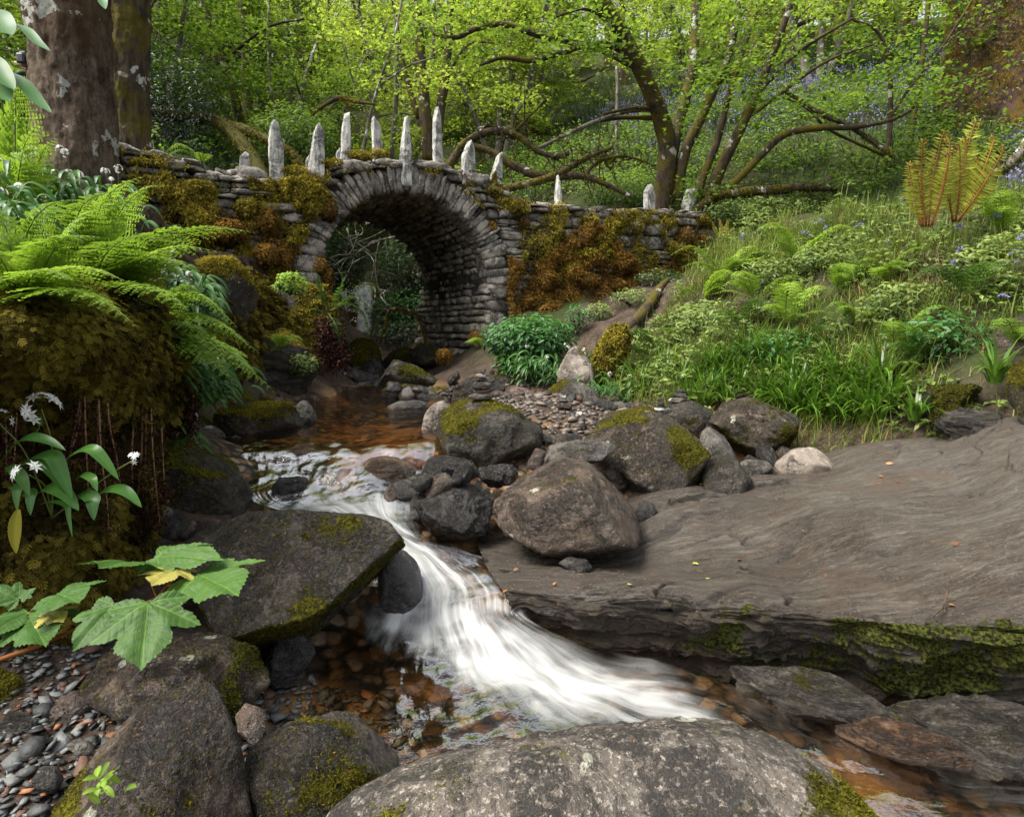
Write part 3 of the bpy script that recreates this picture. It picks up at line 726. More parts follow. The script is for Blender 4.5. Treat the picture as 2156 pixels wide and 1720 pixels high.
B('large flat topped dark boulder left of the white rapids', [(360, 1130), (420, 1090), (560, 1083), (720, 1095), (795, 1118), (842, 1190), (835, 1230), (740, 1285), (640, 1335), (540, 1357), (450, 1330), (385, 1240)], 2.5, 'mossy', 1.15, 15, 22, 0.035, 7, (0.22, -0.45, 3.2), 9000, 0.008, tuftmat='moss_dark')
B('smooth bare grey boulder with rapids sliding round it', [(795, 1180), (825, 1152), (858, 1157), (882, 1195), (892, 1250), (888, 1305), (840, 1330), (795, 1300)], 2.6, 'smooth', 1.0, 16, 6, 0.03, 5)
B('long dark boulder with a yellow mossy shoulder beside the cascade', [(205, 960), (260, 915), (330, 912), (430, 940), (505, 985), (532, 1040), (522, 1085), (430, 1118), (300, 1125), (215, 1090)], 3.12, 'mossy', 1.0, 17, 9, 0.05, 6, (0.45, 0.45, 2.2), 12000, 0.012)
B('low oval boulder in the pool, its top covered in bright yellow moss', [(448, 885), (480, 858), (540, 845), (600, 848), (635, 870), (640, 900), (600, 920), (540, 925), (475, 915)], 4.4, 'mossy', 0.9, 18, 8, 0.05, 6, (0.5, 0.75, 2.5), 9000, 0.016)
B('small bare grey rock standing in the pool beside the yellow mossed oval boulder', [(613, 870), (625, 848), (645, 842), (662, 860), (668, 890), (640, 900), (613, 890)], 4.75, 'grey', 0.9, 19, 8, 0.05, 4, name='rock')
B('big dark boulder with a yellow moss crest carrying the tallest stone stack', [(912, 965), (925, 900), (950, 852), (1000, 831), (1060, 835), (1120, 868), (1146, 900), (1142, 950), (1110, 985), (1000, 998), (912, 988)], 4.0, 'mossy', 1.0, 20, 10, 0.07, 6, (0.22, 0.5, 3), 6000, 0.012)
B('tilted bare brown boulder with a peaked top beside the rapids', [(1043, 1040), (1100, 1000), (1195, 953), (1235, 963), (1262, 1000), (1322, 1060), (1347, 1100), (1335, 1132), (1290, 1168), (1215, 1174), (1150, 1152), (1068, 1105)], 3.08, 'brown', 1.0, 21, 34, 0.022, 6, (-.02, 0.0, 3), 500, 0.008, chips=2)
B('tall brown boulder with yellow moss patches, larger than the rocks round it', [(1228, 900), (1265, 866), (1330, 849), (1400, 854), (1460, 885), (1490, 945), (1486, 1012), (1450, 1058), (1390, 1068), (1310, 1042), (1250, 965)], 3.95, 'browned', 1.0, 22, 10, 0.06, 6, (0.2, 0.25, 2.6), 5000, 0.011)
B('round grey boulder with a brown moss skirt before the strap leaved tufts', [(1493, 880), (1530, 850), (1590, 835), (1650, 850), (1684, 890), (1667, 938), (1620, 963), (1550, 958), (1498, 932)], 4.45, 'browned', 1.0, 23, 8, 0.05, 6, (0.34, -0.2, 2.4), 5000, 0.012, tuftmat='moss_dark')
B('clean pale buff boulder lying on the wet bedrock', [(1630, 965), (1645, 945), (1690, 939), (1730, 955), (1759, 985), (1752, 1012), (1700, 1021), (1638, 1008)], 4.0, 'pale', 0.9, 24, 9, 0.04, 5)
B('glossy black angular boulder at the edge of the white cascade', [(866, 1060), (885, 1018), (940, 1012), (990, 1040), (1030, 1070), (1047, 1100), (1022, 1128), (940, 1140), (888, 1115)], 3.12, 'dark', 1.0, 25, 14, 0.10, 6)
B('wet black rock wedged between the glossy black boulder and the tilted brown boulder', [(955, 1035), (975, 1017), (1020, 1018), (1042, 1045), (1035, 1072), (980, 1065)], 3.2, 'dark', 0.9, 26, 13, 0.10, 5, name='rock')
B('dark rock under the front of the boulder with the yellow moss crest', [(885, 1000), (905, 968), (950, 957), (990, 968), (1008, 1000), (980, 1024), (920, 1028)], 3.45, 'dark', 1.0, 27, 12, 0.10, 5, (0.15, 0.4, 4), 600, name='rock')
B('small wet slate lump beside the reddish cobble', [(1003, 995), (1020, 975), (1085, 978), (1092, 1010), (1050, 1025), (1008, 1020)], 3.5, 'dark', 0.9, 28, 14, 0.10, 5, name='rock')
B('long flat grey slab propped between two mossy boulders', [(1135, 975), (1200, 935), (1270, 924), (1299, 935), (1280, 957), (1210, 980), (1150, 990)], 3.62, 'grey', 0.8, 29, 12, 0.05, 5, name='rock_slab', cat='slab')
B('dark grey boulder right below the tall brown boulder', [(1468, 1020), (1490, 963), (1530, 958), (1570, 990), (1590, 1030), (1560, 1058), (1500, 1063)], 3.72, 'mossy', 1.0, 30, 10, 0.06, 5, (0.2, -0.1, 3), 1500)
B('smooth grey rock leaning behind the dark grey boulder', [(1470, 935), (1495, 898), (1530, 923), (1552, 965), (1520, 990), (1478, 975)], 4.1, 'grey', 0.9, 31, 10, 0.04, 5, name='rock')
B('low grey rock with a dark foot before the pale buff boulder', [(1576, 1030), (1600, 1005), (1650, 1006), (1694, 1030), (1662, 1055), (1586, 1056)], 3.7, 'grey', 0.9, 32, 9, 0.05, 5, name='rock')
B('flat rounded grey stone left of the pale buff boulder', [(1548, 985), (1575, 967), (1615, 969), (1627, 985), (1592, 1003), (1553, 1001)], 4.0, 'grey', 0.9, 33, 7, 0.03, 4, name='stone')
B('long thin grey stone pointing at the tall brown boulder', [(1406, 1082), (1440, 1055), (1490, 1034), (1517, 1044), (1502, 1070), (1440, 1094)], 3.35, 'strata', 0.8, 34, 12, 0.05, 5, name='stone')
B('upright pointed pale stone below the log with golden moss', [(1172, 825), (1190, 775), (1215, 733), (1232, 729), (1246, 760), (1252, 810), (1242, 845), (1178, 845)], 6.3, 'pale', 0.9, 35, 9, 0.04, 5, (0.12, -0.3, 3), 300, name='standing_stone', cat='stone')
B('broad grey rock at the foot of the upright pointed stone', [(1140, 855), (1150, 808), (1190, 793), (1232, 803), (1262, 835), (1270, 868), (1230, 885), (1155, 880)], 5.8, 'grey', 0.9, 36, 9, 0.06, 5, (0.25, 0.1, 3), 1200, name='rock')
B('flat grey stone bearing a small stack and a pair of pebbles', [(1142, 905), (1160, 884), (1210, 879), (1245, 895), (1243, 928), (1190, 940), (1146, 935)], 4.75, 'grey', 0.9, 37, 10, 0.06, 5, (0.15, 0.1, 3), 500, name='stone')
B('brown mossy boulder at the mouth of the arch', [(795, 800), (805, 763), (840, 756), (880, 769), (919, 802), (905, 818), (830, 822)], 7.2, 'mossy', 0.9, 38, 9, 0.05, 5, (0.42, 0.1, 2), 3000, 0.02, tuftmat='moss_dark')
B('low wet rock in the pool below the brown mossy boulder', [(802, 837), (830, 811), (870, 809), (905, 830), (927, 847), (880, 854), (812, 854)], 6.5, 'dark', 0.9, 39, 9, 0.06, 5, (0.2, 0.4, 2), 800, 0.018, name='rock')
B('flat rock with olive moss beside the smallest stone stack', [(876, 833), (905, 814), (940, 817), (957, 836), (920, 853)], 6.55, 'mossy', 0.9, 40, 9, 0.05, 5, (0.5, 0.4, 2), 1800, 0.018, name='rock')
B('rounded dark rock in the pool left of the pale egg shaped boulder', [(808, 872), (840, 844), (880, 842), (907, 862), (885, 881), (828, 884)], 5.6, 'grey', 0.9, 41, 9, 0.05, 5, name='rock')
B('pale egg shaped boulder under the smallest stone stack', [(888, 902), (900, 863), (930, 843), (957, 860), (952, 908), (915, 922)], 4.45, 'pale', 0.9, 42, 6, 0.03, 5)
B('bright green mossed boulder below the far waterfall', [(731, 768), (742, 728), (765, 711), (790, 729), (805, 757), (792, 782), (745, 784)], 9.3, 'mossy', 0.9, 43, 8, 0.05, 5, (0.85, 0.4, 2), 5000, 0.026)
B('mossy boulder deep inside the arch', [(798, 768), (830, 733), (870, 738), (892, 760), (840, 780)], 9.7, 'mossy', 0.9, 44, 8, 0.06, 5, (0.5, 0.3, 2), 2500, 0.024, tuftmat='moss_dark')
B('yellow green mossy boulder against the foot of the arch pier', [(866, 758), (880, 727), (905, 723), (927, 746), (916, 768)], 9.4, 'mossy', 0.9, 45, 8, 0.06, 5, (0.6, 0.3, 2), 2500, 0.024)
B('shiny pale grey rock in the small step of white water', [(727, 800), (745, 775), (770, 784), (793, 807), (740, 812)], 8.3, 'grey', 0.9, 46, 14, 0.05, 4, name='rock')
B('dark wet rock beside the green mossed boulder', [(758, 782), (775, 754), (800, 763), (808, 790), (775, 804)], 8.65, 'dark', 0.9, 47, 12, 0.06, 4, name='rock')
B('triangular grey rock behind the tallest stone stack', [(950, 840), (1000, 793), (1030, 788), (1052, 815), (1064, 848), (1000, 855)], 6.3, 'mossy', 0.8, 48, 13, 0.04, 5, name='rock')
B('small grey rock left of the triangular grey rock', [(925, 835), (960, 812), (982, 840), (940, 856)], 6.9, 'grey', 0.8, 49, 12, 0.05, 4, name='rock')
B('chestnut brown cobble on the shingle behind the crest of the mossy boulder', [(1052, 855), (1080, 823), (1110, 813), (1132, 835), (1120, 862)], 5.7, 'red', 0.8, 50, 10, 0.05, 4, name='rock')
B('grey brown rock between the chestnut cobble and the flat stone', [(1105, 865), (1118, 838), (1150, 833), (1167, 860), (1142, 882)], 5.2, 'grey', 0.9, 51, 10, 0.06, 4, (0.25, 0, 3), 300, name='rock')
B('dark rounded boulder carrying three flat stones', [(1388, 890), (1408, 845), (1450, 837), (1487, 862), (1504, 905), (1450, 918)], 4.75, 'mossy', 0.9, 52, 8, 0.05, 5, (0.25, -0.1, 2.5), 1500)
B('mossy dark boulder cut by the edge of the picture under the bank', [(2118, 835), (2130, 768), (2170, 750), (2230, 790), (2240, 885), (2150, 895)], 3.6, 'mossy', 0.9, 53, 9, 0.06, 5, (0.45, 0.2, 3), 2500)
B('round grey boulder set in the grass of the bank', [(2083, 645), (2108, 610), (2140, 610), (2152, 642), (2120, 664)], 4.9, 'grey', 0.9, 54, 8, 0.05, 4, (0.2, 0, 3), 300)
B('large plain grey boulder half out of the picture in the bank', [(2095, 725), (2110, 680), (2160, 663), (2230, 680), (2230, 745), (2130, 760)], 4.35, 'brown', 0.9, 55, 8, 0.04, 5)
B('big cushion mossed boulder under the left parapet wall', [(388, 645), (405, 570), (450, 538), (510, 565), (547, 622), (542, 668), (470, 695), (408, 685)], 5.6, 'mossy', 0.9, 56, 8, 0.05, 6, (0.85, 0.5, 2), 16000, 0.022, tuftmat='moss_gold')
B('mossy crag that holds the left foot of the arch', [(535, 650), (590, 598), (690, 595), (722, 640), (728, 725), (695, 810), (600, 830), (550, 770)], 7.1, 'mossy', 0.8, 57, 9, 0.09, 6, (0.62, 0.45, 1.5), 14000, 0.026, name='rock_crag', cat='crag', tuftmat='moss_gold')
B('layered dark rock step under the cushion mossed boulder', [(455, 770), (530, 690), (620, 715), (668, 790), (655, 835), (560, 858), (470, 840)], 6.2, 'strata', 0.8, 58, 10, 0.09, 6, (0.4, 0.5, 2), 6000, 0.02, strata=0.5, name='rock_step', cat='rock', tuftmat='moss_gold')
B('shaded mossy boulder behind the yellow mossed oval boulder', [(405, 890), (435, 830), (500, 808), (545, 850), (505, 900)], 4.9, 'mossy', 0.9, 59, 8, 0.06, 5, (0.55, 0.4, 2.5), 4000, 0.016)
B('split slaty rock at the lower left edge beside the gravel', [(-60, 1600), (0, 1500), (50, 1488), (92, 1530), (60, 1610), (0, 1660)], 1.72, 'strata', 0.9, 60, 13, 0.08, 5, strata=0.5, name='rock')
B('mossy green lump at the left edge above the split slaty rock', [(-80, 1480), (-20, 1412), (40, 1420), (55, 1472), (0, 1510)], 1.85, 'mossy', 0.9, 61, 8, 0.06, 5, (0.9, 0.3, 3), 4000, 0.010, name='rock')
B('brown slate block behind the gravel under the moss bank', [(75, 1560), (100, 1490), (170, 1440), (235, 1490), (225, 1560), (150, 1590)], 1.85, 'brown', 0.9, 62, 13, 0.06, 5, name='rock')
B('flat reddish stone on the bank of the cascade', [(403, 1107), (430, 1090), (470, 1082), (489, 1094), (460, 1112), (418, 1118)], 2.88, 'red', 0.9, 63, 10, 0.04, 4, name='stone')
B('dark slate flake left of the flat reddish stone', [(328, 1116), (345, 1095), (382, 1104), (366, 1126)], 2.78, 'grey', 0.9, 64, 13, 0.04, 4, name='stone')
B('jagged orange brown slab standing in the first ripple of the cascade', [(578, 970), (605, 942), (660, 933), (693, 948), (684, 974), (600, 985)], 3.78, 'rust', 0.9, 65, 12, 0.09, 5, strata=0.4, name='rock')
B('rounded wet rock inside the cascade', [(562, 1040), (585, 1004), (640, 1008), (655, 1042), (600, 1062)], 3.38, 'dark', 0.9, 66, 8, 0.09, 5, name='rock')
B('brown boulder under the clear glassy water of the cascade', [(745, 1000), (775, 965), (830, 958), (880, 980), (880, 1020), (800, 1040)], 3.55, 'rust', 0.8, 67, 7, 0.04, 5)
B('pair of dark wet slabs below the large flat topped boulder', [(555, 1380), (580, 1330), (640, 1322), (664, 1375), (640, 1435), (568, 1440)], 2.28, 'dark', 0.9, 68, 12, 0.09, 5, name='rock')
B('brown wedge of rock beside the mossy boulder under the maple leaf', [(495, 1520), (525, 1478), (562, 1495), (545, 1565)], 1.78, 'brown', 0.9, 69, 13, 0.06, 4, name='rock')
B('small dark flat stone in the shallows under the tilted brown boulder', [(1176, 1187), (1200, 1171), (1247, 1180), (1242, 1202), (1188, 1203)], 2.76, 'dark', 0.9, 70, 12, 0.06, 4, name='stone')
B('reddish brown cobble tucked under the long flat slab', [(1108, 985), (1128, 943), (1147, 953), (1136, 990)], 3.55, 'red', 0.9, 71, 10, 0.05, 4, name='stone')
B('dark stone between the tilted and the tall brown boulders', [(1333, 1093), (1350, 1053), (1382, 1063), (1388, 1095), (1350, 1108)], 3.3, 'dark', 0.9, 72, 11, 0.06, 4, name='stone')
B('low water worn ledge of rock at the foot of the bedrock', [(1530, 1432), (1560, 1393), (1640, 1396), (1760, 1418), (1882, 1468), (1895, 1512), (1780, 1535), (1650, 1505), (1558, 1465)], 2.1, 'strata', 0.8, 73, 11, 0.06, 6, (0.08, 0.3, 4), 1800, 0.007, strata=0.6, name='rock_ledge', cat='ledge', tuftmat='moss_dark')
B('green weeded ledge of rock by the stream at the right edge', [(1840, 1570), (1900, 1500), (2050, 1478), (2220, 1500), (2260, 1610), (2100, 1640), (1900, 1605)], 1.95, 'strata', 0.7, 74, 9, 0.06, 6, (0.12, 0.1, 3.5), 2500, 0.007, strata=0.5, name='rock_ledge', cat='ledge', tuftmat='moss_dark')
B('orange wet shelf of rock just above the running water', [(1755, 1545), (1850, 1518), (2000, 1545), (2055, 1585), (1900, 1605)], 1.86, 'rust', 0.7, 75, 11, 0.06, 5, strata=0.5, name='rock_ledge', cat='ledge')
B('grey ribbed outcrop behind the pale buff boulder', [(1672, 925), (1740, 873), (1830, 863), (1925, 900), (1965, 955), (1900, 990), (1760, 990), (1685, 965)], 4.75, 'strata', 0.8, 76, 10, 0.06, 6, (0.12, 0.1, 2.5), 1200, strata=0.8, name='rock_outcrop', cat='outcrop')
B('dark wet ribbed rock below the overhanging peat', [(1965, 895), (2030, 858), (2112, 868), (2134, 925), (2050, 940)], 3.95, 'strata', 0.8, 77, 11, 0.07, 5, strata=0.8, name='rock_outcrop', cat='outcrop')
B('overhanging clump of mossy peat on the bedrock', [(1938, 835), (1980, 808), (2050, 810), (2064, 852), (1990, 893), (1948, 882)], 4.15, 'mossy', 0.9, 78, 8, 0.10, 5, (0.7, 0.3, 3), 6000, 0.016, name='peat_clump', cat='peat', tuftmat='moss_dark')
B('flat dark ledge under the leafy bush', [(1025, 790), (1060, 773), (1130, 778), (1175, 795), (1150, 818), (1045, 814)], 7.0, 'strata', 0.9, 79, 11, 0.06, 5, (0.25, 0.6, 2), 900, 0.018, strata=0.5, name='rock_ledge', cat='ledge')

# loose cobbles between the big rocks
r = np.random.default_rng(5)
spots = [(680 + r.uniform(-20, 40), 765 + r.uniform(-10, 10), 9.0) for _ in range(3)] + \
        [(r.uniform(960, 1160), r.uniform(835, 870), 5.9) for _ in range(9)] + [(r.uniform(930, 1050), r.uniform(775, 815), 7.3) for _ in range(9)] + \
        [(r.uniform(1150, 1280), r.uniform(935, 985), 4.1) for _ in range(8)] + [(r.uniform(1340, 1400), r.uniform(1060, 1090), 3.4) for _ in range(3)] + \
        [(r.uniform(410, 520), r.uniform(905, 950), 4.1) for _ in range(9)] + [(r.uniform(310, 410), r.uniform(1095, 1130), 2.75) for _ in range(9)] + \
        [(r.uniform(1270, 1420), r.uniform(845, 872), 5.3) for _ in range(6)] + [(r.uniform(1500, 1650), r.uniform(968, 1010), 4.0) for _ in range(5)] + \
        [(r.uniform(590, 680), r.uniform(1470, 1530), 1.95) for _ in range(4)] + [(r.uniform(880, 1060), r.uniform(975, 1110), 3.15) for _ in range(16)] + [(r.uniform(1240, 1330), r.uniform(960, 1040), 3.7) for _ in range(6)] + [(r.uniform(1470, 1680), r.uniform(930, 990), 4.2) for _ in range(9)] + [(r.uniform(830, 960), r.uniform(800, 860), 6.3) for _ in range(8)] + [(r.uniform(1180, 1380), r.uniform(845, 880), 5.2) for _ in range(12)] + [(r.uniform(830, 960), r.uniform(1010, 1060), 3.3) for _ in range(5)]
cob = [rock_shape([(0, 0), (30, -18), (70, -20), (100, 2), (80, 25), (20, 25)], 4.0, 0.9, 200 + i, 9, 0.07, 3) for i in range(5)]
cobm = [mesh_np('cobble', V - c, T, None, {'moss': np.zeros(len(V))}) for V, T, c in cob]
for i, (u, v, Y) in enumerate(spots):
    p = P(u, v, Y); p[2] = max(ground_z(p[0], p[1])[0] + 0.015, p[2] - 0.05) if Y > 2.2 else ground_z(p[0], p[1])[0] + 0.02
    me = cobm[i % 5] if i >= 15 else cobm[i % 5].copy()
    if i < 15: me.materials.append(M[('grey', 'brown', 'dark', 'red', 'grey')[i % 5]]); cobm[i % 5] = me
    o = link('cobble', me, None, None, p); s = r.uniform(0.35, 0.9); o.scale = (s, s, s * r.uniform(.8, 1.2)); o.rotation_euler = (r.uniform(-.3, .3), r.uniform(-.3, .3), r.uniform(0, 6))
    tag(o, 'small loose wet cobble lying between the stream boulders', 'cobble', 'loose cobbles between the boulders')

# gravel at the lower left: a sheet of slate chips
mb = MB(); D, T = ico(1)
n = 5200
gx = r.uniform(-1.7, -0.35, n); gyy = r.uniform(1.0, 2.3, n); gz = ground_z(gx, gyy)
for i in range(n):
    s = r.uniform(0.006, 0.019) * (1 + 1.2 * (r.random() > 0.92))
    A = unit(r.normal(size=3)); 
    q = D * np.array([1.0, r.uniform(.5, .9), r.uniform(.14, .32)]) * s * (1 + .28 * r.normal(size=(len(D), 1)))
    a, b = r.uniform(0, 6.28), r.normal(0, .35)
    R = np.array([[math.cos(a), -math.sin(a), 0], [math.sin(a), math.cos(a), 0], [0, 0, 1]]) @ np.array([[math.cos(b), 0, math.sin(b)], [0, 1, 0], [-math.sin(b), 0, math.cos(b)]])
    mb.add(q @ R.T + [gx[i], gyy[i], gz[i] + s * .3], T, None, r.random())
t = NT('slate gravel')
a = t.attr('tint')
col = t.mix(t.mr(a, 0.1, 0.75), (0.03, 0.03, 0.03), (0.17, 0.178, 0.175)); col = t.mix(t.mr(a, 0.80, 0.84), col, (0.11, 0.06, 0.04)); col = t.mix(t.mr(a, 0.955, 0.97), col, (0.28, 0.12, 0.05))
M['gravel'] = t.out(t.bsdf(Base_Color=col, Roughness=0.6, Specular_IOR_Level=.3, Normal=t.bump(t.noise(90, 4), .4, .01)))
tag(mb.build('gravel', M['gravel'], smooth=False), kind='stuff')
mb2_ = MB(); n = 2600
for i in range(n):
    q0 = P(r.uniform(930, 1420), 850, 5.0)[0] * 1.0; y_ = r.uniform(3.9, 7.0); x_ = (r.uniform(940, 1430) - 1078) / F * y_
    if y_ > 6.2 and x_ > .6: continue
    s = r.uniform(.012, .034) * (1 + 1.0 * (r.random() > .93)); q = D * np.array([1.0, r.uniform(.6, .95), r.uniform(.3, .55)]) * s * (1 + .2 * r.normal(size=(len(D), 1))); a = r.uniform(0, 6.28); ca, sa = math.cos(a), math.sin(a)
    mb2_.add(q @ np.array([[ca, sa, 0], [-sa, ca, 0], [0, 0, 1]]) + [x_, y_, 0], T, None, r.random()); mb2_.V[-1][:, 2] += ground_z(x_, y_)[0] + s * .2
for u, v, w, h, mt, lab in [(215, 1620, 52, 40, 'red', 'tan cobble among the slate gravel'), (170, 1572, 60, 30, 'grey', 'flat grey slate chip on top of the gravel'), (100, 1640, 70, 50, 'grey', 'blunt grey cobble at the edge of the gravel')]:
    p = P(u, v, 1.5); z = ground_z(p[0], p[1])[0] + 0.012
    Yc = 1.55
    B(lab, [(u - w / 2, v), (u - w / 4, v - h / 2), (u + w / 4, v - h / 2), (u + w / 2, v), (u + w / 4, v + h / 2), (u - w / 4, v + h / 2)], 1.5, mt, 0.9, int(u), 10, 0.05, 4, name='stone')

t = NT('brown shingle'); a = t.attr('tint')
col = t.mix(t.mr(a, .1, .8), (0.03, 0.024, 0.019), (0.15, 0.125, 0.10)); col = t.mix(t.mr(a, .84, .88), col, (0.13, 0.075, 0.05))
M['shingle'] = t.out(t.bsdf(Base_Color=col, Roughness=.55, Normal=t.bump(t.noise(60, 4), .4, .01)))
tag(mb2_.build('shingle', M['shingle'], smooth=False), kind='stuff')

# ------------------------------------------------------------------ balanced stone stacks
def stack(host, Y, items):
    """items from the bottom up: (u, v, w, h, material, label)"""
    V = SURF[host]
    zb = None
    for i, (u, v, w, h, mt, lab) in enumerate(items):
        w, h = w * 1.12, h * 1.12
        c = P(u, v, Y)
        if zb is None:
            near = V[np.hypot(V[:, 0] - c[0], V[:, 1] - c[1]) < 0.05]
            zb = near[:, 2].max() - 0.012 if len(near) else c[2] - 0.02
        o2 = [(u - w / 2, v + h * .1), (u - w * .36, v - h * .4), (u, v - h / 2), (u + w * .38, v - h * .35), (u + w / 2, v + h * .05), (u + w * .3, v + h / 2), (u - w * .33, v + h / 2)]
        Vv, T, cen = rock_shape(o2, Y, 0.95, 300 + int(u * 7 + v), 7, 0.035, 4)
        dz = zb - Vv[:, 2].min(); Vv[:, 2] += dz - 0.002; cen = cen + [0, 0, dz]
        zb = Vv[:, 2].max() - 0.003
        tag(link('cairn_stone', mesh_np('cairn_stone', Vv - cen, T, None, {'moss': np.zeros(len(Vv))}), M[mt], None, cen), lab, 'stone', 'balanced stacks of flat stones')
stack('big dark boulder with a yellow moss crest carrying the tallest stone stack', 3.98, [
    (1014, 823, 50, 15, 'grey', 'widest flat grey stone, lowest of the tallest stack'), (1018, 813, 41, 9, 'red', 'thin pinkish slab second from the bottom of the tallest stack'),
    (1014, 799, 38, 18, 'grey', 'thick grey stone in the middle of the tallest stack'), (1014, 787, 25, 6, 'dark', 'thin dark flake near the top of the tallest stack'), (1013, 780, 21, 9, 'pale', 'tan stone on the very top of the tallest stack')])
stack('pale egg shaped boulder under the smallest stone stack', 4.45, [
    (940.6, 842, 10, 14, 'grey', 'narrow upright stone, foot of the smallest stack'), (940, 831, 25, 9, 'grey', 'flat grey stone in the middle of the smallest stack'), (942, 826, 10, 6, 'dark', 'tiny dark pebble topping the smallest stack')])
st = 'flat grey stone bearing a small stack and a pair of pebbles'
stack(st, 4.75, [(1188, 867, 46, 21, 'grey', 'broad pale grey stone under the four stone stack by the shingle'), (1188, 853, 32, 14, 'brown', 'brown wedge shaped stone second in the four stone stack'),
                 (1187, 847, 18, 10, 'grey', 'small grey stone third in the four stone stack'), (1186, 840, 11, 6, 'slate', 'whitish pebble topping the four stone stack')])
stack(st, 4.7, [(1219, 885, 19, 14, 'pale', 'tan pebble sitting alone at the end of the flat grey stone'), (1219, 879, 13, 9, 'slate', 'whitish pebble on top of the lone tan pebble')])
stack('dark rounded boulder carrying three flat stones', 4.75, [(1425, 833, 33, 10, 'pale', 'long tan stone lowest of the three on the dark rounded boulder'), (1433, 826, 27, 10, 'grey', 'grey wedge in the middle of the three flat stones'), (1433, 816, 22, 9, 'grey', 'rounded grey stone topping the three flat stones')])
stack('tall brown boulder with yellow moss patches, larger than the rocks round it', 4.05, [
    (1397, 860, 32, 7, 'dark', 'dark base slab of the stack on the tall brown boulder'), (1395, 853, 31, 6, 'slate', 'pale blue grey slate second in the stack on the tall brown boulder'),
    (1395, 847, 22, 5, 'dark', 'thin dark slate third in the stack on the tall brown boulder'), (1392, 842, 13, 5, 'grey', 'little grey stone fourth in the stack on the tall brown boulder'),
    (1392, 837, 14, 7, 'brown', 'brownish stone fifth in the stack on the tall brown boulder'), (1392, 830, 15, 7, 'dark', 'angular dark stone crowning the stack on the tall brown boulder')])

# ------------------------------------------------------------------ the stone bridge
PHI = math.radians(27)
BA = np.array([-math.sin(PHI), math.cos(PHI), 0.0])          # along the passage under the arch
BF = np.array([math.cos(PHI), math.sin(PHI), 0.0])           # along the face, to the right
UPV = np.array([0, 0, 1.0])
BC = np.array([-1.25, 8.0, 0.0])                             # centre of the arch on the front face
R0, R1, ZS, BL = 1.06, 1.36, 0.56, 2.5                       # intrados, extrados, springing height, depth
def BP(s, a, z): return BC + BF * s + BA * a + UPV * z
PRO = [(-4.2, 1.78), (-3.2, 1.80), (-2.6, 1.70), (-2.0, 1.56), (-1.5, 1.57), (-1.0, 1.69), (-.5, 1.83), (0, 1.92), (.4, 1.92), (.8, 1.84), (1.2, 1.72), (1.6, 1.62), (2.0, 1.58), (3, 1.62), (4, 1.66), (4.7, 1.66)]
_ps, _pz = zip(*PRO)
def top_z(s): return np.interp(s, _ps, _pz)
bridge = empty('stone_bridge', BC, 'narrow humpbacked stone bridge with a round arch, mossy walls and upright slate spikes', 'bridge')
M['core'] = rock_mat('dark mortar', (0.04, 0.033, 0.025), (0.10, 0.085, 0.067), (0.16, 0.14, 0.115), (0.8, 0.95), speck=0.3)

def stone_mesh(mb, c, ax, half, seed, level=2, k=9.0, rough=0.10, chips=7):
    """one dressed stone: centre, axes (3x3), half sizes"""
    D, T = ico(level); r = np.random.default_rng(seed)
    k = k * 1.8
    e = (np.abs(D) ** k).sum(1) ** (-1.0 / k)
    Q = D * e[:, None] * np.asarray(half)
    for _ in range(chips):
        nv = unit(r.normal(size=3) / np.asarray(half) ** .6); dd = Q @ nv; mx = dd.max(); lim = mx * r.uniform(.80, .97)
        Q = Q - np.clip(dd - lim, 0, None)[:, None] * nv
    Q = Q * (1 + rough * r.uniform(-1, 1, 3))
    Q[:, 0] += Q[:, 1] * r.uniform(-.2, .2) * half[0] / half[1] * .5
    m = float(np.mean(half))
    Q = Q + D * (fbm(Q / m * 0.9 + r.uniform(0, 60, 3), 3) * rough * 1.5 * m + fbm(Q / m * 3.0 + r.uniform(0, 60, 3), 2) * rough * .6 * m)[:, None]
    mb.add(np.asarray(c) + Q @ np.asarray(ax), T if np.linalg.det(np.asarray(ax)) > 0 else T[:, ::-1], None, r.random())

# core behind the facing stones
ss = np.concatenate([np.linspace(-4.2, -R1, 24), np.linspace(-R1, R1, 61)[1:-1], np.linspace(R1, 4.7, 28)])
def low_z(s): return np.where(np.abs(s) < R0 + .02, ZS + np.sqrt(np.clip((R0 + .02) ** 2 - s ** 2, 0, None)), -1.1)
mb = MB(); setb = 0.045
lo, hi = low_z(ss), top_z(ss) - 0.06
ncs = len(ss)
dep = np.where((ss > -2.6) & (ss < 2.2), BL, 0.9)
rows = [np.array([BP(s, setb, z) for s, z in zip(ss, lo)]), np.array([BP(s, setb, z) for s, z in zip(ss, hi)]),
        np.array([BP(s, d, z) for s, d, z in zip(ss, dep, hi)]), np.array([BP(s, d, z) for s, d, z in zip(ss, dep, lo)])]
rows.append(rows[0])
mb.add(np.concatenate(rows), None, gridfaces(5, ncs))
mb.build('core', M['core'], bridge)

sd0 = 1000
# voussoirs: thin slates on edge round the arch
mb = MB(); ang = -0.10
while ang < math.pi + 0.10:
    wa = random.uniform(0.034, 0.085) if 0.4 < ang < math.pi - 0.4 else random.uniform(0.07, 0.17)
    a = ang + wa / 2
    rr = R1 + random.uniform(-.05, .06); rc = (R0 + rr) / 2
    rad = BF * math.cos(a) + UPV * math.sin(a); tan = -BF * math.sin(a) + UPV * math.cos(a)
    z0 = BC + UPV * ZS + rad * rc + BA * (0.17 + random.uniform(-.035, .01))
    stone_mesh(mb, z0, [tan, rad, BA], (wa * rc * 0.56, (rr - R0) / 2 * 1.04, 0.20), sd0, 3, 14, 0.09, 3); sd0 += 1
    ang += wa + 0.004
mb.build('voussoir_arch', M['stone'], bridge)
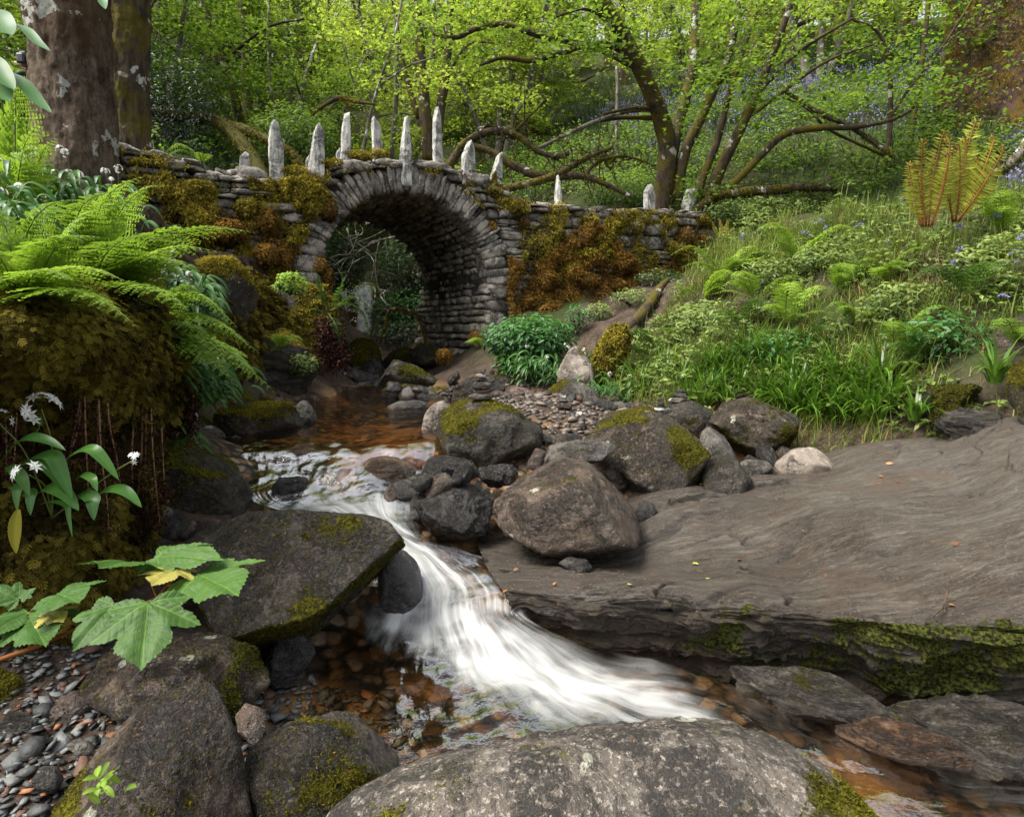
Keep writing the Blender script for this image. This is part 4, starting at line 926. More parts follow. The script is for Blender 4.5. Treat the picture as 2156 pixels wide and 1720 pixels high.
# the soffit, and the two jambs under it
mb = MB()
rows_a = np.arange(0.02, math.pi, 0.085)
for a in rows_a:
    d = 0.30
    while d < BL:
        L = random.uniform(0.14, 0.42); rad = BF * math.cos(a) + UPV * math.sin(a); tan = -BF * math.sin(a) + UPV * math.cos(a)
        stone_mesh(mb, BC + UPV * ZS + rad * (R0 + 0.06 + random.uniform(-.025, .03)) + BA * (d + L / 2), [tan, rad, BA], (0.045 * random.uniform(.8, 1.05), 0.075, L / 2), sd0, 2, 8, 0.12); sd0 += 1
        d += L + 0.006
for sgn in (1, -1):
    z = -1.0
    while z < ZS:
        hgt = random.uniform(0.07, 0.15) if z < 0.3 else random.uniform(.06, .1)
        off = -0.075 if z < 0.34 else 0.0
        d = -0.02
        while d < BL:
            L = random.uniform(0.16, 0.46)
            stone_mesh(mb, BP(sgn * (R0 + 0.10 + off + random.uniform(-.02, .025)), d + L / 2, z + hgt / 2), [BF, UPV, BA], (0.13, hgt / 2 * .98, L / 2), sd0, 2, 8, 0.10); sd0 += 1
            d += L + 0.006
        z += hgt + 0.004
mb.build('vault', M['vault'], bridge)
# facing rubble
def facing(s0, s1, big, mbx):
    global sd0
    z = -1.0
    while z < 2.1:
        hgt = random.choice([random.uniform(.028, .06), random.uniform(0.05, 0.15)]) * big; s = s0 + random.uniform(0, .1)
        while s < s1:
            w = random.uniform(0.14, 0.42) * big
            h2 = hgt * random.uniform(.82, 1.0)
            zc = z + hgt / 2
            smin = math.sqrt(max((R1 + .02) ** 2 - (zc - ZS) ** 2, 0)) if zc > ZS else R0 + .30
            if s < smin and s + w > -smin:
                if s < -smin - .05: w = -smin - s
                else:
                    s = smin; continue
            c = s + w / 2
            if zc + h2 / 2 < top_z(c) + 0.05:
                kk = 5 if big > 1.2 else 8
                stone_mesh(mbx, BP(c, 0.10 + random.uniform(-.04, .03), zc), [BF, UPV, BA], (w / 2, h2 / 2, 0.13), sd0, 3, kk, 0.12); sd0 += 1
            s += w + 0.008
        z += hgt + 0.006
mb = MB(); facing(-4.2, -R0, 1.0, mb); mb.build('spandrel_wall', M['stone'], bridge)
mb = MB(); facing(0.0, 1.75, 1.0, mb)
# pier quoins under the springing on both sides of the passage
for sgn in (1, -1):
    z = -1.0
    if sgn < 0: mb2, mb = mb, MB()
    while z < ZS - .02:
        hgt = random.uniform(0.10, 0.2); w = random.uniform(0.26, 0.40)
        stone_mesh(mb, BP(sgn * (R0 - (0.06 if z < .3 else 0) + w / 2), 0.14, z + hgt / 2), [BF, UPV, BA], (w / 2, hgt / 2, 0.17), sd0, 3, 8, 0.10); sd0 += 1
        z += hgt + .006
mb.build('pier', M['stone'], bridge)
mb2.build('spandrel_wall', M['stone'], bridge)
mb = MB(); facing(1.75, 4.6, 1.75, mb); mb.build('wing_wall', M['stone'], bridge)
# coping: flat slates and blocks along the top
mb = MB(); s = -4.2
while s < 4.6:
    w = random.uniform(0.16, 0.42); hgt = random.uniform(.03, .075); c = s + w / 2
    sl_ = (top_z(c + .1) - top_z(c - .1)) / .2
    e1 = unit(BF + UPV * sl_); e2 = np.cross(BA, e1) * -1
    if e2[2] < 0: e2 = -e2
    stone_mesh(mb, BP(c, 0.24, top_z(c) + hgt * .3), [e1, e2, BA], (w / 2, hgt / 2, 0.28), sd0, 3, 9, 0.14); sd0 += 1
    stone_mesh(mb, BP(c + random.uniform(-.1, .1), 0.25, top_z(c) + hgt * .9 + .02), [e1, e2, BA], (w * .4, random.uniform(.012, .03), 0.26), sd0, 3, 9, 0.14); sd0 += 1
    s += w * random.uniform(.9, 1.0)
for s, w, h in [(-1.75, .36, .18), (.93, .34, .15), (-.62, .4, .13), (-1.12, .3, .13), (.35, .4, .10), (-.2, .36, .10)]:
    stone_mesh(mb, BP(s, .14, top_z(s) + h * .4), [BF, UPV, BA], (w / 2, h / 2, .2), sd0, 3, 3.5, 0.12); sd0 += 1
mb.build('coping', M['stone'], bridge)

def on_face(u, v, a=0.0):
    """where the sight line (u, v) meets the plane a metres behind the front face: returns s, z"""
    d = unit(P(u, v, 8.0)); n = BA
    t = (BC + BA * a) @ n / (d @ n); p = d * t
    return (p - BC) @ BF, p[2]

# upright slates: outline in the photograph, in the plane just behind the face
spikes = [
    ([(503, 377), (506, 327), (517, 319), (526, 326), (528, 377)], 'short stubby white slate, the lowest on the left half', 0.5, .3),
    ([(571, 385), (567, 300), (569, 262), (576, 251), (586, 258), (597, 300), (598, 385)], 'tall white slate with a rounded head, first of the tall ones', -.03, .1),
    ([(652, 384), (655, 325), (663, 275), (671, 258), (681, 275), (683, 384)], 'broad pale slate with dark blotches and a blunt slanted tip', -.03, .0),
    ([(720, 340), (722, 270), (728, 237), (738, 234), (741, 340)], 'tall narrow white slate with a square cut head', .10, .0),
    ([(788, 335), (786, 260), (787, 243), (801, 258), (807, 290), (801, 335)], 'white slate with a hooked shoulder and a black chip', .14, .0),
    ([(845, 370), (850, 290), (856, 244), (860, 243), (866, 300), (866, 372)], 'slim wedge shaped slate over the crown of the arch', -.06, .0),
    ([(917, 355), (917, 250), (922, 222), (928, 240), (935, 358)], 'tallest slate of the row, slender and pale grey', .0, .0),
    ([(975, 372), (980, 320), (992, 292), (999, 305), (1002, 382)], 'mossy stained slate with a slanted tip right of the arch crown', -.02, .15),
    ([(1034, 395), (1040, 360), (1052, 325), (1060, 318), (1057, 350), (1056, 398)], 'curved tusk shaped slate with moss on its side', -.02, .35),
    ([(1173, 446), (1175, 395), (1179, 367), (1186, 400), (1185, 446)], 'thin small slate standing alone on the long wing wall', .2, .1),
    ([(1361, 450), (1363, 400), (1372, 386), (1381, 405), (1379, 452)], 'small leaf shaped slate far along the wing wall', .2, .1),
    ([(1443, 470), (1447, 425), (1456, 396), (1467, 398), (1467, 430), (1462, 472)], 'last slate of the row, its foot wrapped in moss', .3, .6),
    ([(709, 338), (710, 315), (717, 309), (722, 320), (722, 338)], 'little white slate chip beside the square headed slate', .3, 0),
    ([(645, 350), (646, 330), (653, 325), (657, 340), (657, 350)], 'small flake leaning on the broad blotched slate', .2, 0)]
for i, (ol, lab, a, mo) in enumerate(spikes):
    q = np.array(ol, float); ctr = q.mean(0)
    sz = np.array([on_face(u, v, a) for u, v in ol])
    h = hull(sz); h = h.mean(0) + (h - h.mean(0)) * [1.12, 1.0]; lo, hi = h.min(0), h.max(0); mid = (lo + hi) / 2; size = hi - lo
    pn, pd = [], []
    for j in range(len(h)):
        A, Bq = h[j], h[(j + 1) % len(h)]; e = Bq - A; L = np.linalg.norm(e)
        nn = np.array([e[1], -e[0]]) / L; tz = random.uniform(-.12, .12); l = math.sqrt(1 + tz * tz)
        pn.append(np.array([nn[0], nn[1], tz]) / l); pd.append(max(nn @ (A - mid), .01) / l)
    th = size[0] * random.uniform(.28, .4)
    for sg_ in (-1, 1):
        nv = unit(np.array([random.uniform(-.25, .25), random.uniform(-.06, .06), sg_])); pn.append(nv); pd.append(th)
        nv = unit(np.array([random.uniform(-.9, .9), random.uniform(-.1, .1), sg_])); pn.append(nv); pd.append(th * 1.05)
    pn, pd = np.array(pn), np.array(pd)
    D, T = ico(5); D2 = unit(D * np.array([1, size[1] / size[0] * .6, 1]))
    rad = ((np.clip(D2 @ pn.T, 0, None) / pd) ** 40).sum(1) ** (-1 / 40.)
    Q = D2 * rad[:, None]
    Q = Q + D * (0.008 * fbm(Q * np.array([12, 5, 12]) + i * 3, 4) + .006 * fbm(Q * np.array([40, 16, 40]), 3))[:, None]
    Q[:, :2] = (Q[:, :2] - Q[:, :2].min(0)) / (Q[:, :2].max(0) - Q[:, :2].min(0)) * (size + [0, .12]) + lo - mid - [0, .12]
    V = BC + BF * (Q[:, :1] + mid[0]) + UPV * (Q[:, 1:2] + mid[1]) + BA * (Q[:, 2:] + a + .05)
    mk = sstep(-.2, .5, mo * 1.3 - .5 + .9 * fbm(V * 7, 3) - 1.2 * (Q[:, 1] / size[1] - (-.2)) * (mo > .05))
    if mo < .05: mk = mk * 0
    T = T[:, ::-1]
    me = mesh_np('standing_slate', V - BC, T, None, {'moss': mk})
    o = link('standing_slate', me, M['slate'], bridge); o['label'] = lab
    if mo > .2:
        mm = MB(); moss_tufts(mm, V, T, mk ** 2, 900, .03, i); tag(mm.build('moss', M['moss_gold'], o), kind='stuff')

# moss on the masonry: cushions over the stones, each a lump of small leaves
def cushion(mb, c, r3, n, size, seed, colour=0.0, ax=None):
    """a moss cushion: a flattened lump of leaves; c centre, r3 radii along face, up, outwards"""
    r = np.random.default_rng(seed)
    d = r.normal(size=(n, 3)); d /= np.linalg.norm(d, axis=1)[:, None]
    ax = np.array([BF, UPV, BA]) if ax is None else ax
    rr = 1 + .35 * fbm(d * 1.7 + seed, 3)
    p = c + (d * np.asarray(r3) * rr[:, None]) @ ax
    nn = unit((d / np.asarray(r3)) @ ax)
    dr = unit(nn * .4 + r.normal(size=(n, 3)) * .5 + np.array([0, 0, -.45]))
    L = size * r.uniform(.5, 1.5, n)
    tint = np.clip(.3 + .35 * r.random(n) + .5 * fbm(p * 5, 3) + .3 * nn[:, 2] + colour, 0, 1)
    leaves(mb, p, unit(nn + .5 * r.normal(size=(n, 3))), dr, L, L * .5, .15, tint)

gold, rust = MB(), MB()
# sheets of moss hanging on the wing wall and over the left wall
def moss_sheet(mb, n, s0, s1, z0, z1, thr, seed, size, keep=None):
    r = np.random.default_rng(seed)
    s = r.uniform(s0, s1, n); z = r.uniform(z0, z1, n)
    p0 = np.column_stack([s, z, 0 * s])
    m = fbm(p0 * 2.3 + seed, 4) + .25 * fbm(p0 * 9 + seed, 2)
    ok = (m + r.normal(0, .11, n) > thr) & (z < top_z(s) + .05) & (np.hypot(s, np.maximum(z - ZS, 0)) > R1 - .06)
    if keep is not None: ok &= keep(s, z)
    s, z, m = s[ok], z[ok], m[ok]; k = len(s)
    thick = 0.02 + 0.16 * np.clip(m - thr, 0, .5)
    p = BC + BF * s[:, None] + UPV * z[:, None] - BA * (thick + 0.03 + r.uniform(-.03, .02, k))[:, None]
    dr = unit(-BA * .45 + r.normal(size=(k, 3)) * .45 + np.array([0, 0, -.5])); nr = unit(-BA + .3 * UPV + r.normal(size=(k, 3)) * .55)
    L = size * r.uniform(.5, 1.5, k)
    tint = np.clip(.2 + .4 * r.random(k) + .6 * fbm(p * 4.5, 3) + .5 * (m - thr), 0, 1)
    leaves(mb, p, nr, dr, L, L * .5, .15, tint)
moss_sheet(gold, 26000, 1.5, 4.75, .6, 1.75, .02, 3, .034)
moss_sheet(rust, 80000, 1.3, 4.7, -.6, 1.6, -.26, 8, .034, lambda s, z: z < 1.15 + .3 * np.sin(s * 3))
moss_sheet(gold, 80000, -4.2, -.95, .3, 1.8, .0, 5, .032)
moss_sheet(rust, 30000, -4.0, -.95, -.8, 1.3, .08, 12, .032)
moss_sheet(gold, 9000, -1.6, 1.6, 1.5, 2.05, .12, 17, .026)
for u, v, w, h, a, kind in [(700, 345, 46, 14, .02, 'g'), (660, 395, 40, 26, 0, 'g'), (690, 440, 30, 40, -.02, 'r'), (560, 395, 34, 24, 0, 'g'), (625, 365, 44, 22, 0, 'g'), (760, 328, 40, 14, .1, 'g'),
        (800, 322, 26, 10, .1, 'g'), (1042, 402, 40, 18, 0, 'g'), (1085, 440, 40, 30, 0, 'g'), (1060, 425, 34, 20, 0, 'g'), (1100, 470, 22, 26, 0, 'r'), (1036, 480, 14, 20, 0, 'r'), (1180, 434, 14, 12, .1, 'g'),
        (1375, 450, 18, 14, .1, 'g'), (1400, 470, 36, 24, 0, 'g'), (1440, 500, 36, 34, 0, 'r'), (1300, 470, 50, 24, 0, 'g'), (1240, 465, 40, 24, 0, 'g'), (1320, 560, 50, 32, -.05, 'r'), (1230, 590, 60, 36, -.05, 'r'),
        (1150, 590, 44, 40, -.05, 'r'), (1260, 650, 70, 36, -.1, 'r'), (1160, 660, 70, 40, -.1, 'r'), (1110, 640, 26, 40, -.05, 'r'), (1210, 545, 30, 26, -.02, 'r'), (1350, 620, 40, 24, -.1, 'r'),
        (320, 345, 60, 16, 0, 'g'), (420, 400, 50, 34, 0, 'g'), (350, 400, 40, 30, 0, 'g'), (520, 440, 40, 40, 0, 'g'), (565, 470, 30, 50, -.03, 'r'), (600, 540, 24, 50, -.05, 'r'), (560, 540, 40, 40, -.1, 'r'), (480, 490, 50, 40, -.1, 'r'),
        (1010, 755, 30, 18, 0, 'r'), (935, 750, 26, 26, -.05, 'r'), (1000, 710, 20, 18, 0, 'r'), (690, 585, 14, 40, -.02, 'r'), (672, 560, 20, 30, -.03, 'r')]:
    s, z = on_face(u, v, a); t0 = (BP(s, a, z))
    m = np.linalg.norm(t0) / F
    cushion(gold if kind == 'g' else rust, BP(s, a, z), (w * m / 2 * 1.15, h * m / 2 * 1.15, min(w, h) * m * .42 + .03), int(w * h * 1.25), .03, int(u + v), .1 if kind == 'g' else 0)
tag(gold.build('golden_moss', M['moss_gold'], bridge), kind='stuff')
tag(rust.build('rusty_moss', M['moss_rust'], bridge), kind='stuff')

# ------------------------------------------------------------------ the left bank: earth bluff over the stream
net = [  # columns from the left to beside the bridge, rows from the top inland to the foot
    [(-420, 400, 3.6), (-420, 640, 1.75), (-420, 800, 1.7), (-420, 1000, 1.78), (-420, 1250, 1.75), (-420, 1500, 1.8)],
    [(-100, 430, 4.2), (-60, 630, 2.05), (-60, 780, 1.98), (-60, 960, 2.2), (-60, 1110, 1.98), (-60, 1420, 1.95)],
    [(120, 425, 4.7), (130, 620, 2.3), (135, 790, 2.15), (140, 960, 2.42), (135, 1085, 2.12), (130, 1330, 2.05)],
    [(250, 410, 5.4), (245, 660, 2.6), (272, 800, 2.42), (265, 960, 2.68), (250, 1085, 2.42), (230, 1230, 2.32)],
    [(320, 440, 5.7), (310, 640, 3.3), (352, 780, 3.15), (345, 900, 3.35), (355, 985, 3.3), (330, 1100, 3.1)],
    [(400, 510, 6.0), (405, 600, 4.9), (440, 730, 4.75), (450, 830, 4.9), (470, 890, 4.8), (450, 960, 4.6)],
    [(470, 530, 6.6), (500, 590, 6.3), (560, 700, 6.3), (600, 790, 6.5), (620, 840, 6.4), (600, 900, 6.0)],
    [(560, 545, 7.2), (570, 600, 7.1), (640, 640, 7.4), (680, 720, 7.6), (690, 800, 7.7), (690, 870, 7.4)]]
cn = np.array([[P(*q) for q in c] for c in net])
bg_ = loft(np.swapaxes(cn, 0, 1), 200, 260); bn = gridnormals(bg_)
if (bn.reshape(-1, 3) * -bg_.reshape(-1, 3)).sum(1).mean() < 0: bn = -bn
q = bg_.reshape(-1, 3); bnn = bn.reshape(-1, 3)
bv = q + bnn * (0.07 * fbm(q * 1.8, 4) + 0.025 * fbm(q * 8, 3))[:, None]
t = NT('mossy earth bank')
v = t.coord()
col = t.mix(t.mr(t.noise(5, 7, .7), .35, .65), (0.012, 0.008, 0.005), (0.045, 0.028, 0.014))
col = t.mix(t.math('MULTIPLY', t.attr('moss'), t.mr(t.noise(14, 6, .7), .35, .6)), col, t.mix(t.noise(70, 4, .7), (0.02, 0.014, 0.003), (0.12, 0.085, 0.012)))
M['bank'] = t.out(t.bsdf(Base_Color=col, Roughness=.9, Specular_IOR_Level=.15, Normal=t.bump(t.noise(35, 6, .7), .9, .04)))
rr_ = (np.linspace(0, 1, 200)[:, None] * np.ones((1, 260))).ravel()
bmoss = sstep(.08, .22, rr_) * (1 - .85 * sstep(.48, .55, rr_) * sstep(.72, .66, rr_))
BTRI = np.concatenate([gridfaces(200, 260)[:, [0, 1, 2]], gridfaces(200, 260)[:, [0, 2, 3]]])
tag(link('bank', mesh_np('bank', bv, None, gridfaces(200, 260), {'moss': bmoss}), M['bank']), kind='structure')
def bank_at(r, c):
    """bank surface at row 0..1 from the top and column 0..1 from the left: place, outward normal"""
    i = min(199, int(r * 199)); j = min(259, int(c * 259)); k = i * 260 + j
    return bv[k], bnn[k]
# shaggy moss hanging on it
mb = MB(); r = np.random.default_rng(21); n = 62000
ri = np.concatenate([r.beta(2.4, 3.2, n // 2) * .62 + .06, r.uniform(.64, 1, n // 2)]); ci = r.uniform(0.02, .97, n) ** 1.25
k = (np.clip(ri, 0, .999) * 199).astype(int) * 260 + (ci * 259).astype(int)
keep = bmoss[k] * (.55 + .8 * fbm(bv[k] * 4, 3)) > .32
k = k[keep]; n = len(k)
p = bv[k] + r.normal(size=(n, 3)) * .018; nn = bnn[k]
dist = np.linalg.norm(p, axis=1)
L = np.clip(.0062 * dist, .010, .035) * r.uniform(.5, 2.0, n)
dr = unit(nn * .55 + r.normal(size=(n, 3)) * .4 + np.array([0, 0, -.65]))
tint = np.clip(.12 + .35 * r.random(n) + .9 * fbm(p * 6, 3), 0, 1)
p = p + nn * (.02 + .03 * r.random(n))[:, None]; nq = unit(nn + .45 * r.normal(size=(n, 3)) + [0, 0, .3]); dr = unit(dr - (dr * nq).sum(1, keepdims=True) * nq); L = L * 1.7
leaves(mb, p, nq, dr, L, L * .16, .12, tint, droop=.15); ex = np.cross(nq, dr)
for f_ in (.2, .42, .62):
    for s2 in (1, -1): leaves(mb, p + dr * (L * f_)[:, None], nq, ex * s2 + dr * .8, L * (.55 - .4 * f_), L * .13, .1, tint)
M['moss_shag'] = leaf_mat('shaggy olive moss', (0.026, 0.02, 0.005), (0.29, 0.235, 0.038), .3, .85, spec=.05)
tag(mb.build('hanging_moss', M['moss_shag']), kind='stuff', cat=None)

# ------------------------------------------------------------------ trees
M['bark_dark'] = bark_mat('dark mossy bark', (0.03, 0.021, 0.014), (0.085, 0.062, 0.042), .55, (0.13, 0.105, 0.014), .25)
M['bark_brown'] = bark_mat('brown trunk bark', (0.05, 0.032, 0.021), (0.125, 0.085, 0.06), .16, (0.10, 0.05, 0.015), 0.0)
M['bark_grey'] = bark_mat('grey hazel bark', (0.09, 0.08, 0.062), (0.22, 0.2, 0.165), .35, (0.13, 0.11, 0.015), .6)
M['bark_gold'] = bark_mat('moss clad bark', (0.03, 0.018, 0.015), (0.075, 0.045, 0.038), .5, (0.13, 0.075, 0.014), 0.0)
M['bark_moss'] = bark_mat('green mossed bark', (0.03, 0.022, 0.012), (0.07, 0.05, 0.03), .75, (0.085, 0.078, 0.012), 0.0)
M['leaf_sun'] = leaf_mat('sun tinted leaves', (0.15, 0.22, 0.025), (0.34, 0.44, 0.055), .5, .5, (0.58, 0.72, 0.09), var=.2)  # sunlight painted into the leaf colour: paler, yellower copy
M['leaf_shade'] = leaf_mat('shade tinted leaves', (0.045, 0.095, 0.014), (0.16, 0.26, 0.03), .48, .45, (0.32, 0.48, 0.04), var=.3)  # darker copy of the leaf colour, with shade put in
M['leaf_dark'] = leaf_mat('dark evergreen leaves', (0.008, 0.022, 0.005), (0.03, 0.065, 0.012), .25, .35)

def sprays(mb, cen, n_leaf, R, leaf, seed, flat=.22, dens=None):
    """flat leafy sprays, one round every centre"""
    r = np.random.default_rng(seed); cen = np.asarray(cen, float); m = len(cen)
    c = np.repeat(cen, n_leaf, 0); n = len(c)
    sz = np.repeat(r.uniform(.6, 1.3, m), n_leaf)
    off = r.normal(size=(n, 3)) * np.array([.5, .5, flat * .5]) * R * sz[:, None]
    tilt = np.repeat(r.normal(size=(m, 2)) * .25, n_leaf, 0)
    off[:, 2] += (off[:, :2] * tilt).sum(1) - .25 * (off[:, :2] ** 2).sum(1) / R
    p = c + off
    nr = unit(np.array([0, 0, 1.0]) + r.normal(size=(n, 3)) * .42)
    dr = unit(off * [1, 1, .2] + r.normal(size=(n, 3)) * .5)
    L = leaf * r.uniform(.6, 1.25, n)
    tint = np.clip(np.repeat(r.uniform(.2, .8, m), n_leaf) + r.normal(size=n) * .22, 0, 1)
    leaves(mb, p, nr, dr, L, L * .72, .08, tint, droop=.15)

def woodland_tree(seed, h, stems, spread, leaf, nspray, nleaf, low):
    """trunk mesh and crown mesh of one woodland tree, its foot at the origin"""
    r = np.random.default_rng(seed); tm, cm = MB(), MB(); cents = []
    for i in range(stems):
        az = r.uniform(0, 6.28); lean = r.uniform(.05, .3) * (1 if stems > 1 else .3)
        rad0 = r.uniform(.05, .10) if stems > 1 else r.uniform(.10, .19)
        pts = [np.array([.12 * math.cos(az) * (stems > 1), .12 * math.sin(az) * (stems > 1), -.3])]
        d = np.array([math.cos(az) * lean, math.sin(az) * lean, 1.0])
        for j in range(1, 7):
            d = unit(d + r.normal(size=3) * [.13, .13, .04]); pts.append(pts[-1] + d * h / 6)
        rads = rad0 * np.linspace(1, .25, 7); rads[0] *= 1.35
        tube(tm, pts, rads, 8, 4, .18, 5, r.random())
        pts = np.array(pts)
        nl = int(12 / math.sqrt(stems)) + 3
        for b in range(nl):
            tt = r.uniform(low, .98) * 5.99; q = pts[int(tt)] + (pts[min(6, int(tt) + 1)] - pts[int(tt)]) * (tt % 1)
            a = r.uniform(0, 6.28); ln = spread * r.uniform(.45, 1.1) * (1.15 - .55 * tt / 6)
            e = [q]; dd = np.array([math.cos(a), math.sin(a), r.uniform(-.05, .45)])
            for _ in range(3):
                dd = unit(dd + r.normal(size=3) * .22); e.append(e[-1] + dd * ln / 3)
            tube(tm, e, rad0 * np.array([.34, .24, .15, .06]), 5, 3, .15, 6, r.random())
            e = np.array(e)
            for _ in range(nspray):
                s = r.uniform(.3, 1.08) * 2.99; s = min(s, 2.99)
                cc = e[int(s)] + (e[int(s) + 1] - e[int(s)]) * (s % 1) + r.normal(size=3) * [.3, .3, .14]
                cents.append(cc)
    sprays(cm, cents, nleaf, .42, leaf, seed + 5, .15)
    return tm.mesh('trunk'), cm.mesh('crown')

kinds = [woodland_tree(31, 9.5, 1, 2.3, .09, 10, 36, .14), woodland_tree(32, 6.5, 5, 1.8, .095, 8, 34, .12), woodland_tree(33, 10.5, 1, 2.6, .09, 10, 36, .10),
         woodland_tree(34, 5.0, 6, 1.6, .085, 8, 34, .08), woodland_tree(35, 8.0, 3, 2.2, .095, 9, 34, .14)]
for k, (tm, cm) in enumerate(kinds):
    tm.materials.append(M['bark_dark' if k in (0, 2) else 'bark_grey']); cm.materials.append(M['leaf_shade'])
kinds_sun = []  # same crowns again, in the leaf colour with painted sunlight
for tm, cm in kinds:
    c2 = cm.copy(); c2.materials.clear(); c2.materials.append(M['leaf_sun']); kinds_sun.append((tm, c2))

def plant_tree(u, Y, kind, sc, rot, label, group=None, sun=False, zoff=0.0, name='tree'):
    p = G(u, Y, 0); z = ground_z(p[0], p[1])[0]; p = G(u, Y, z); p[2] = ground_z(p[0], p[1])[0] + zoff
    o = empty(name, p, label, 'tree', group); o.rotation_euler.z = rot; o.scale = (sc, sc, sc)
    tm, cm = (kinds_sun if sun else kinds)[kind]
    link('trunk', tm, None, o); link('crown', cm, None, o)
    return o
r = np.random.default_rng(77)
gl_ = 'trees of the sunlit wood behind the bridge'
lab_ = 'slender leafy tree of the bright green wood on the slope behind the bridge'
far = []
for Y in (17, 20.5, 24, 28, 33, 39):
    nn_ = {17: 9, 20.5: 12, 24: 14, 28: 16, 33: 18, 39: 18}[Y]
    for i in range(nn_):
        u = -250 + 2650 * (i + r.uniform(.15, .85)) / nn_
        far.append((u, Y + r.uniform(-1.5, 1.5)))
for u, Y in far:
    if Y < 18.5 and (1250 < u < 2100): continue          # the open bluebell slope
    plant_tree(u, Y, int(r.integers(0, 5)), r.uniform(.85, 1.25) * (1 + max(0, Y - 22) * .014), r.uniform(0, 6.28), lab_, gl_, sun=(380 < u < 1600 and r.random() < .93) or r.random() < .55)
# nearer trees one can tell apart
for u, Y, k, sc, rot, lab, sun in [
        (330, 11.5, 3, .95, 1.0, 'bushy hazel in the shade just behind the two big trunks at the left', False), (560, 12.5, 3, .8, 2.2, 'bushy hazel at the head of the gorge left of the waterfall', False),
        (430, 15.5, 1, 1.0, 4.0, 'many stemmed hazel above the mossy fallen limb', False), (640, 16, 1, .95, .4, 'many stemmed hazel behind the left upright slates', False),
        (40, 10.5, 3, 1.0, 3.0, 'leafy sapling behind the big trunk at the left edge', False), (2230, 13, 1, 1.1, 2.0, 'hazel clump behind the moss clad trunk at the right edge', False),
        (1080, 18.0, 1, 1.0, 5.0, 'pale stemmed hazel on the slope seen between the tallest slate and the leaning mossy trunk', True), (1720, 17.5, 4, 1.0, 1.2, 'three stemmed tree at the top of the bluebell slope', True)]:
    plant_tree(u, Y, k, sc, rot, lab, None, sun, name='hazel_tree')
# trunks with their own shapes
def own_tree(label, paths, Y, mat, sites=(), name='tree', leafmat='leaf_shade', nleaf=30, leaf=.085, R=.42, k=10, cat='tree', rough=.16, flat=.22):
    """paths: lists of (u, v, width px[, Y]) from the foot up; sites: (u, v, Y) of leafy sprays"""
    b = paths[0][0]; base = P(b[0], b[1], b[3] if len(b) > 3 else Y)
    o = empty(name, base, label, cat)
    mb = MB(); br = MB()
    for i, pth in enumerate(paths):
        pts = [P(q[0], q[1], q[3] if len(q) > 3 else Y) for q in pth]
        rad = [q[2] / F * (q[3] if len(q) > 3 else Y) / 2 * .84 for q in pth]
        tube(mb if i == 0 else br, pts, rad, k if max(q[2] for q in pth) > 12 else 6, 8, rough, 5.0, random.random())
    tr = mb.build('trunk', M[mat], o)
    if br.n: br.build('branches', M[mat], o)
    if len(sites):
        cm = MB(); sprays(cm, [P(*s) for s in sites], nleaf, R, leaf, int(abs(paths[0][0][0])) + 3, flat); cm.build('crown', M[leafmat], o)
    return o
def cloud(n, u0, u1, v0, v1, Y0, Y1, seed):
    r = np.random.default_rng(seed)
    return list(zip(r.uniform(u0, u1, n), r.uniform(v0, v1, n), r.uniform(Y0, Y1, n)))

own_tree('leaning slim dark trunk left of the straight one behind the left slates', [[(512, 330, 30, 13), (505, 250, 22, 13), (470, 130, 19, 13), (430, 20, 18, 13), (400, -80, 16, 13), (380, -220, 13, 13)], [(470, 130, 10, 13), (560, 60, 7, 12.6), (640, 40, 4, 12.4)]], 13, 'bark_dark', cloud(26, 380, 680, -60, 130, 12, 13.5, 1))
own_tree('straight slim trunk beside the leaning one behind the left slates', [[(528, 330, 26, 14), (522, 240, 21, 14), (516, 120, 19, 14), (510, 0, 18, 14), (505, -150, 16, 14)]], 14, 'bark_dark', cloud(22, 420, 640, -90, 60, 13, 15, 2))
own_tree('pair of dark trunks standing close together behind the slim wedge slate', [[(905, 340, 34, 15), (895, 240, 29, 15), (888, 150, 25, 15), (880, 40, 22, 15), (868, -120, 18, 15)], [(915, 330, 28, 15), (926, 240, 24, 15.1), (940, 140, 21, 15.1), (948, 20, 18, 15.1), (955, -120, 15, 15.1)], [(880, 250, 14, 15), (845, 120, 12, 15), (830, 0, 10, 15)], [(940, 160, 9, 15), (985, 95, 7, 15), (1040, 90, 4, 15)]], 15, 'bark_dark', cloud(40, 760, 1060, -80, 180, 14, 16, 3), leafmat='leaf_sun')
own_tree('thin crooked tree right of the leaning mossy stems, growing from the dark bank', [[(1835, 470, 18, 10.5), (1848, 400, 15, 10.5), (1868, 320, 13, 10.5), (1875, 240, 12, 10.5), (1872, 150, 10, 10.4), (1850, 70, 8, 10.3), (1790, 40, 6, 10.2)], [(1872, 250, 9, 10.5), (1920, 180, 8, 10.4), (1990, 90, 7, 10.3), (2060, -20, 6, 10.2)], [(1868, 330, 9, 10.5), (1800, 300, 7, 10.3), (1740, 270, 7, 10.2), (1700, 230, 5, 10.1), (1640, 200, 4, 10)]], 10.5, 'bark_dark', cloud(26, 1740, 2100, -20, 200, 9.8, 10.8, 4))
own_tree('straight thin dark tree between the crooked one and the moss clad trunk', [[(1895, 380, 17, 11), (1915, 300, 14, 11), (1932, 200, 12, 11), (1945, 100, 11, 11), (1955, 0, 11, 11), (1960, -120, 9, 11)]], 11, 'bark_dark', cloud(22, 1850, 2080, -80, 120, 10.5, 11.5, 5))
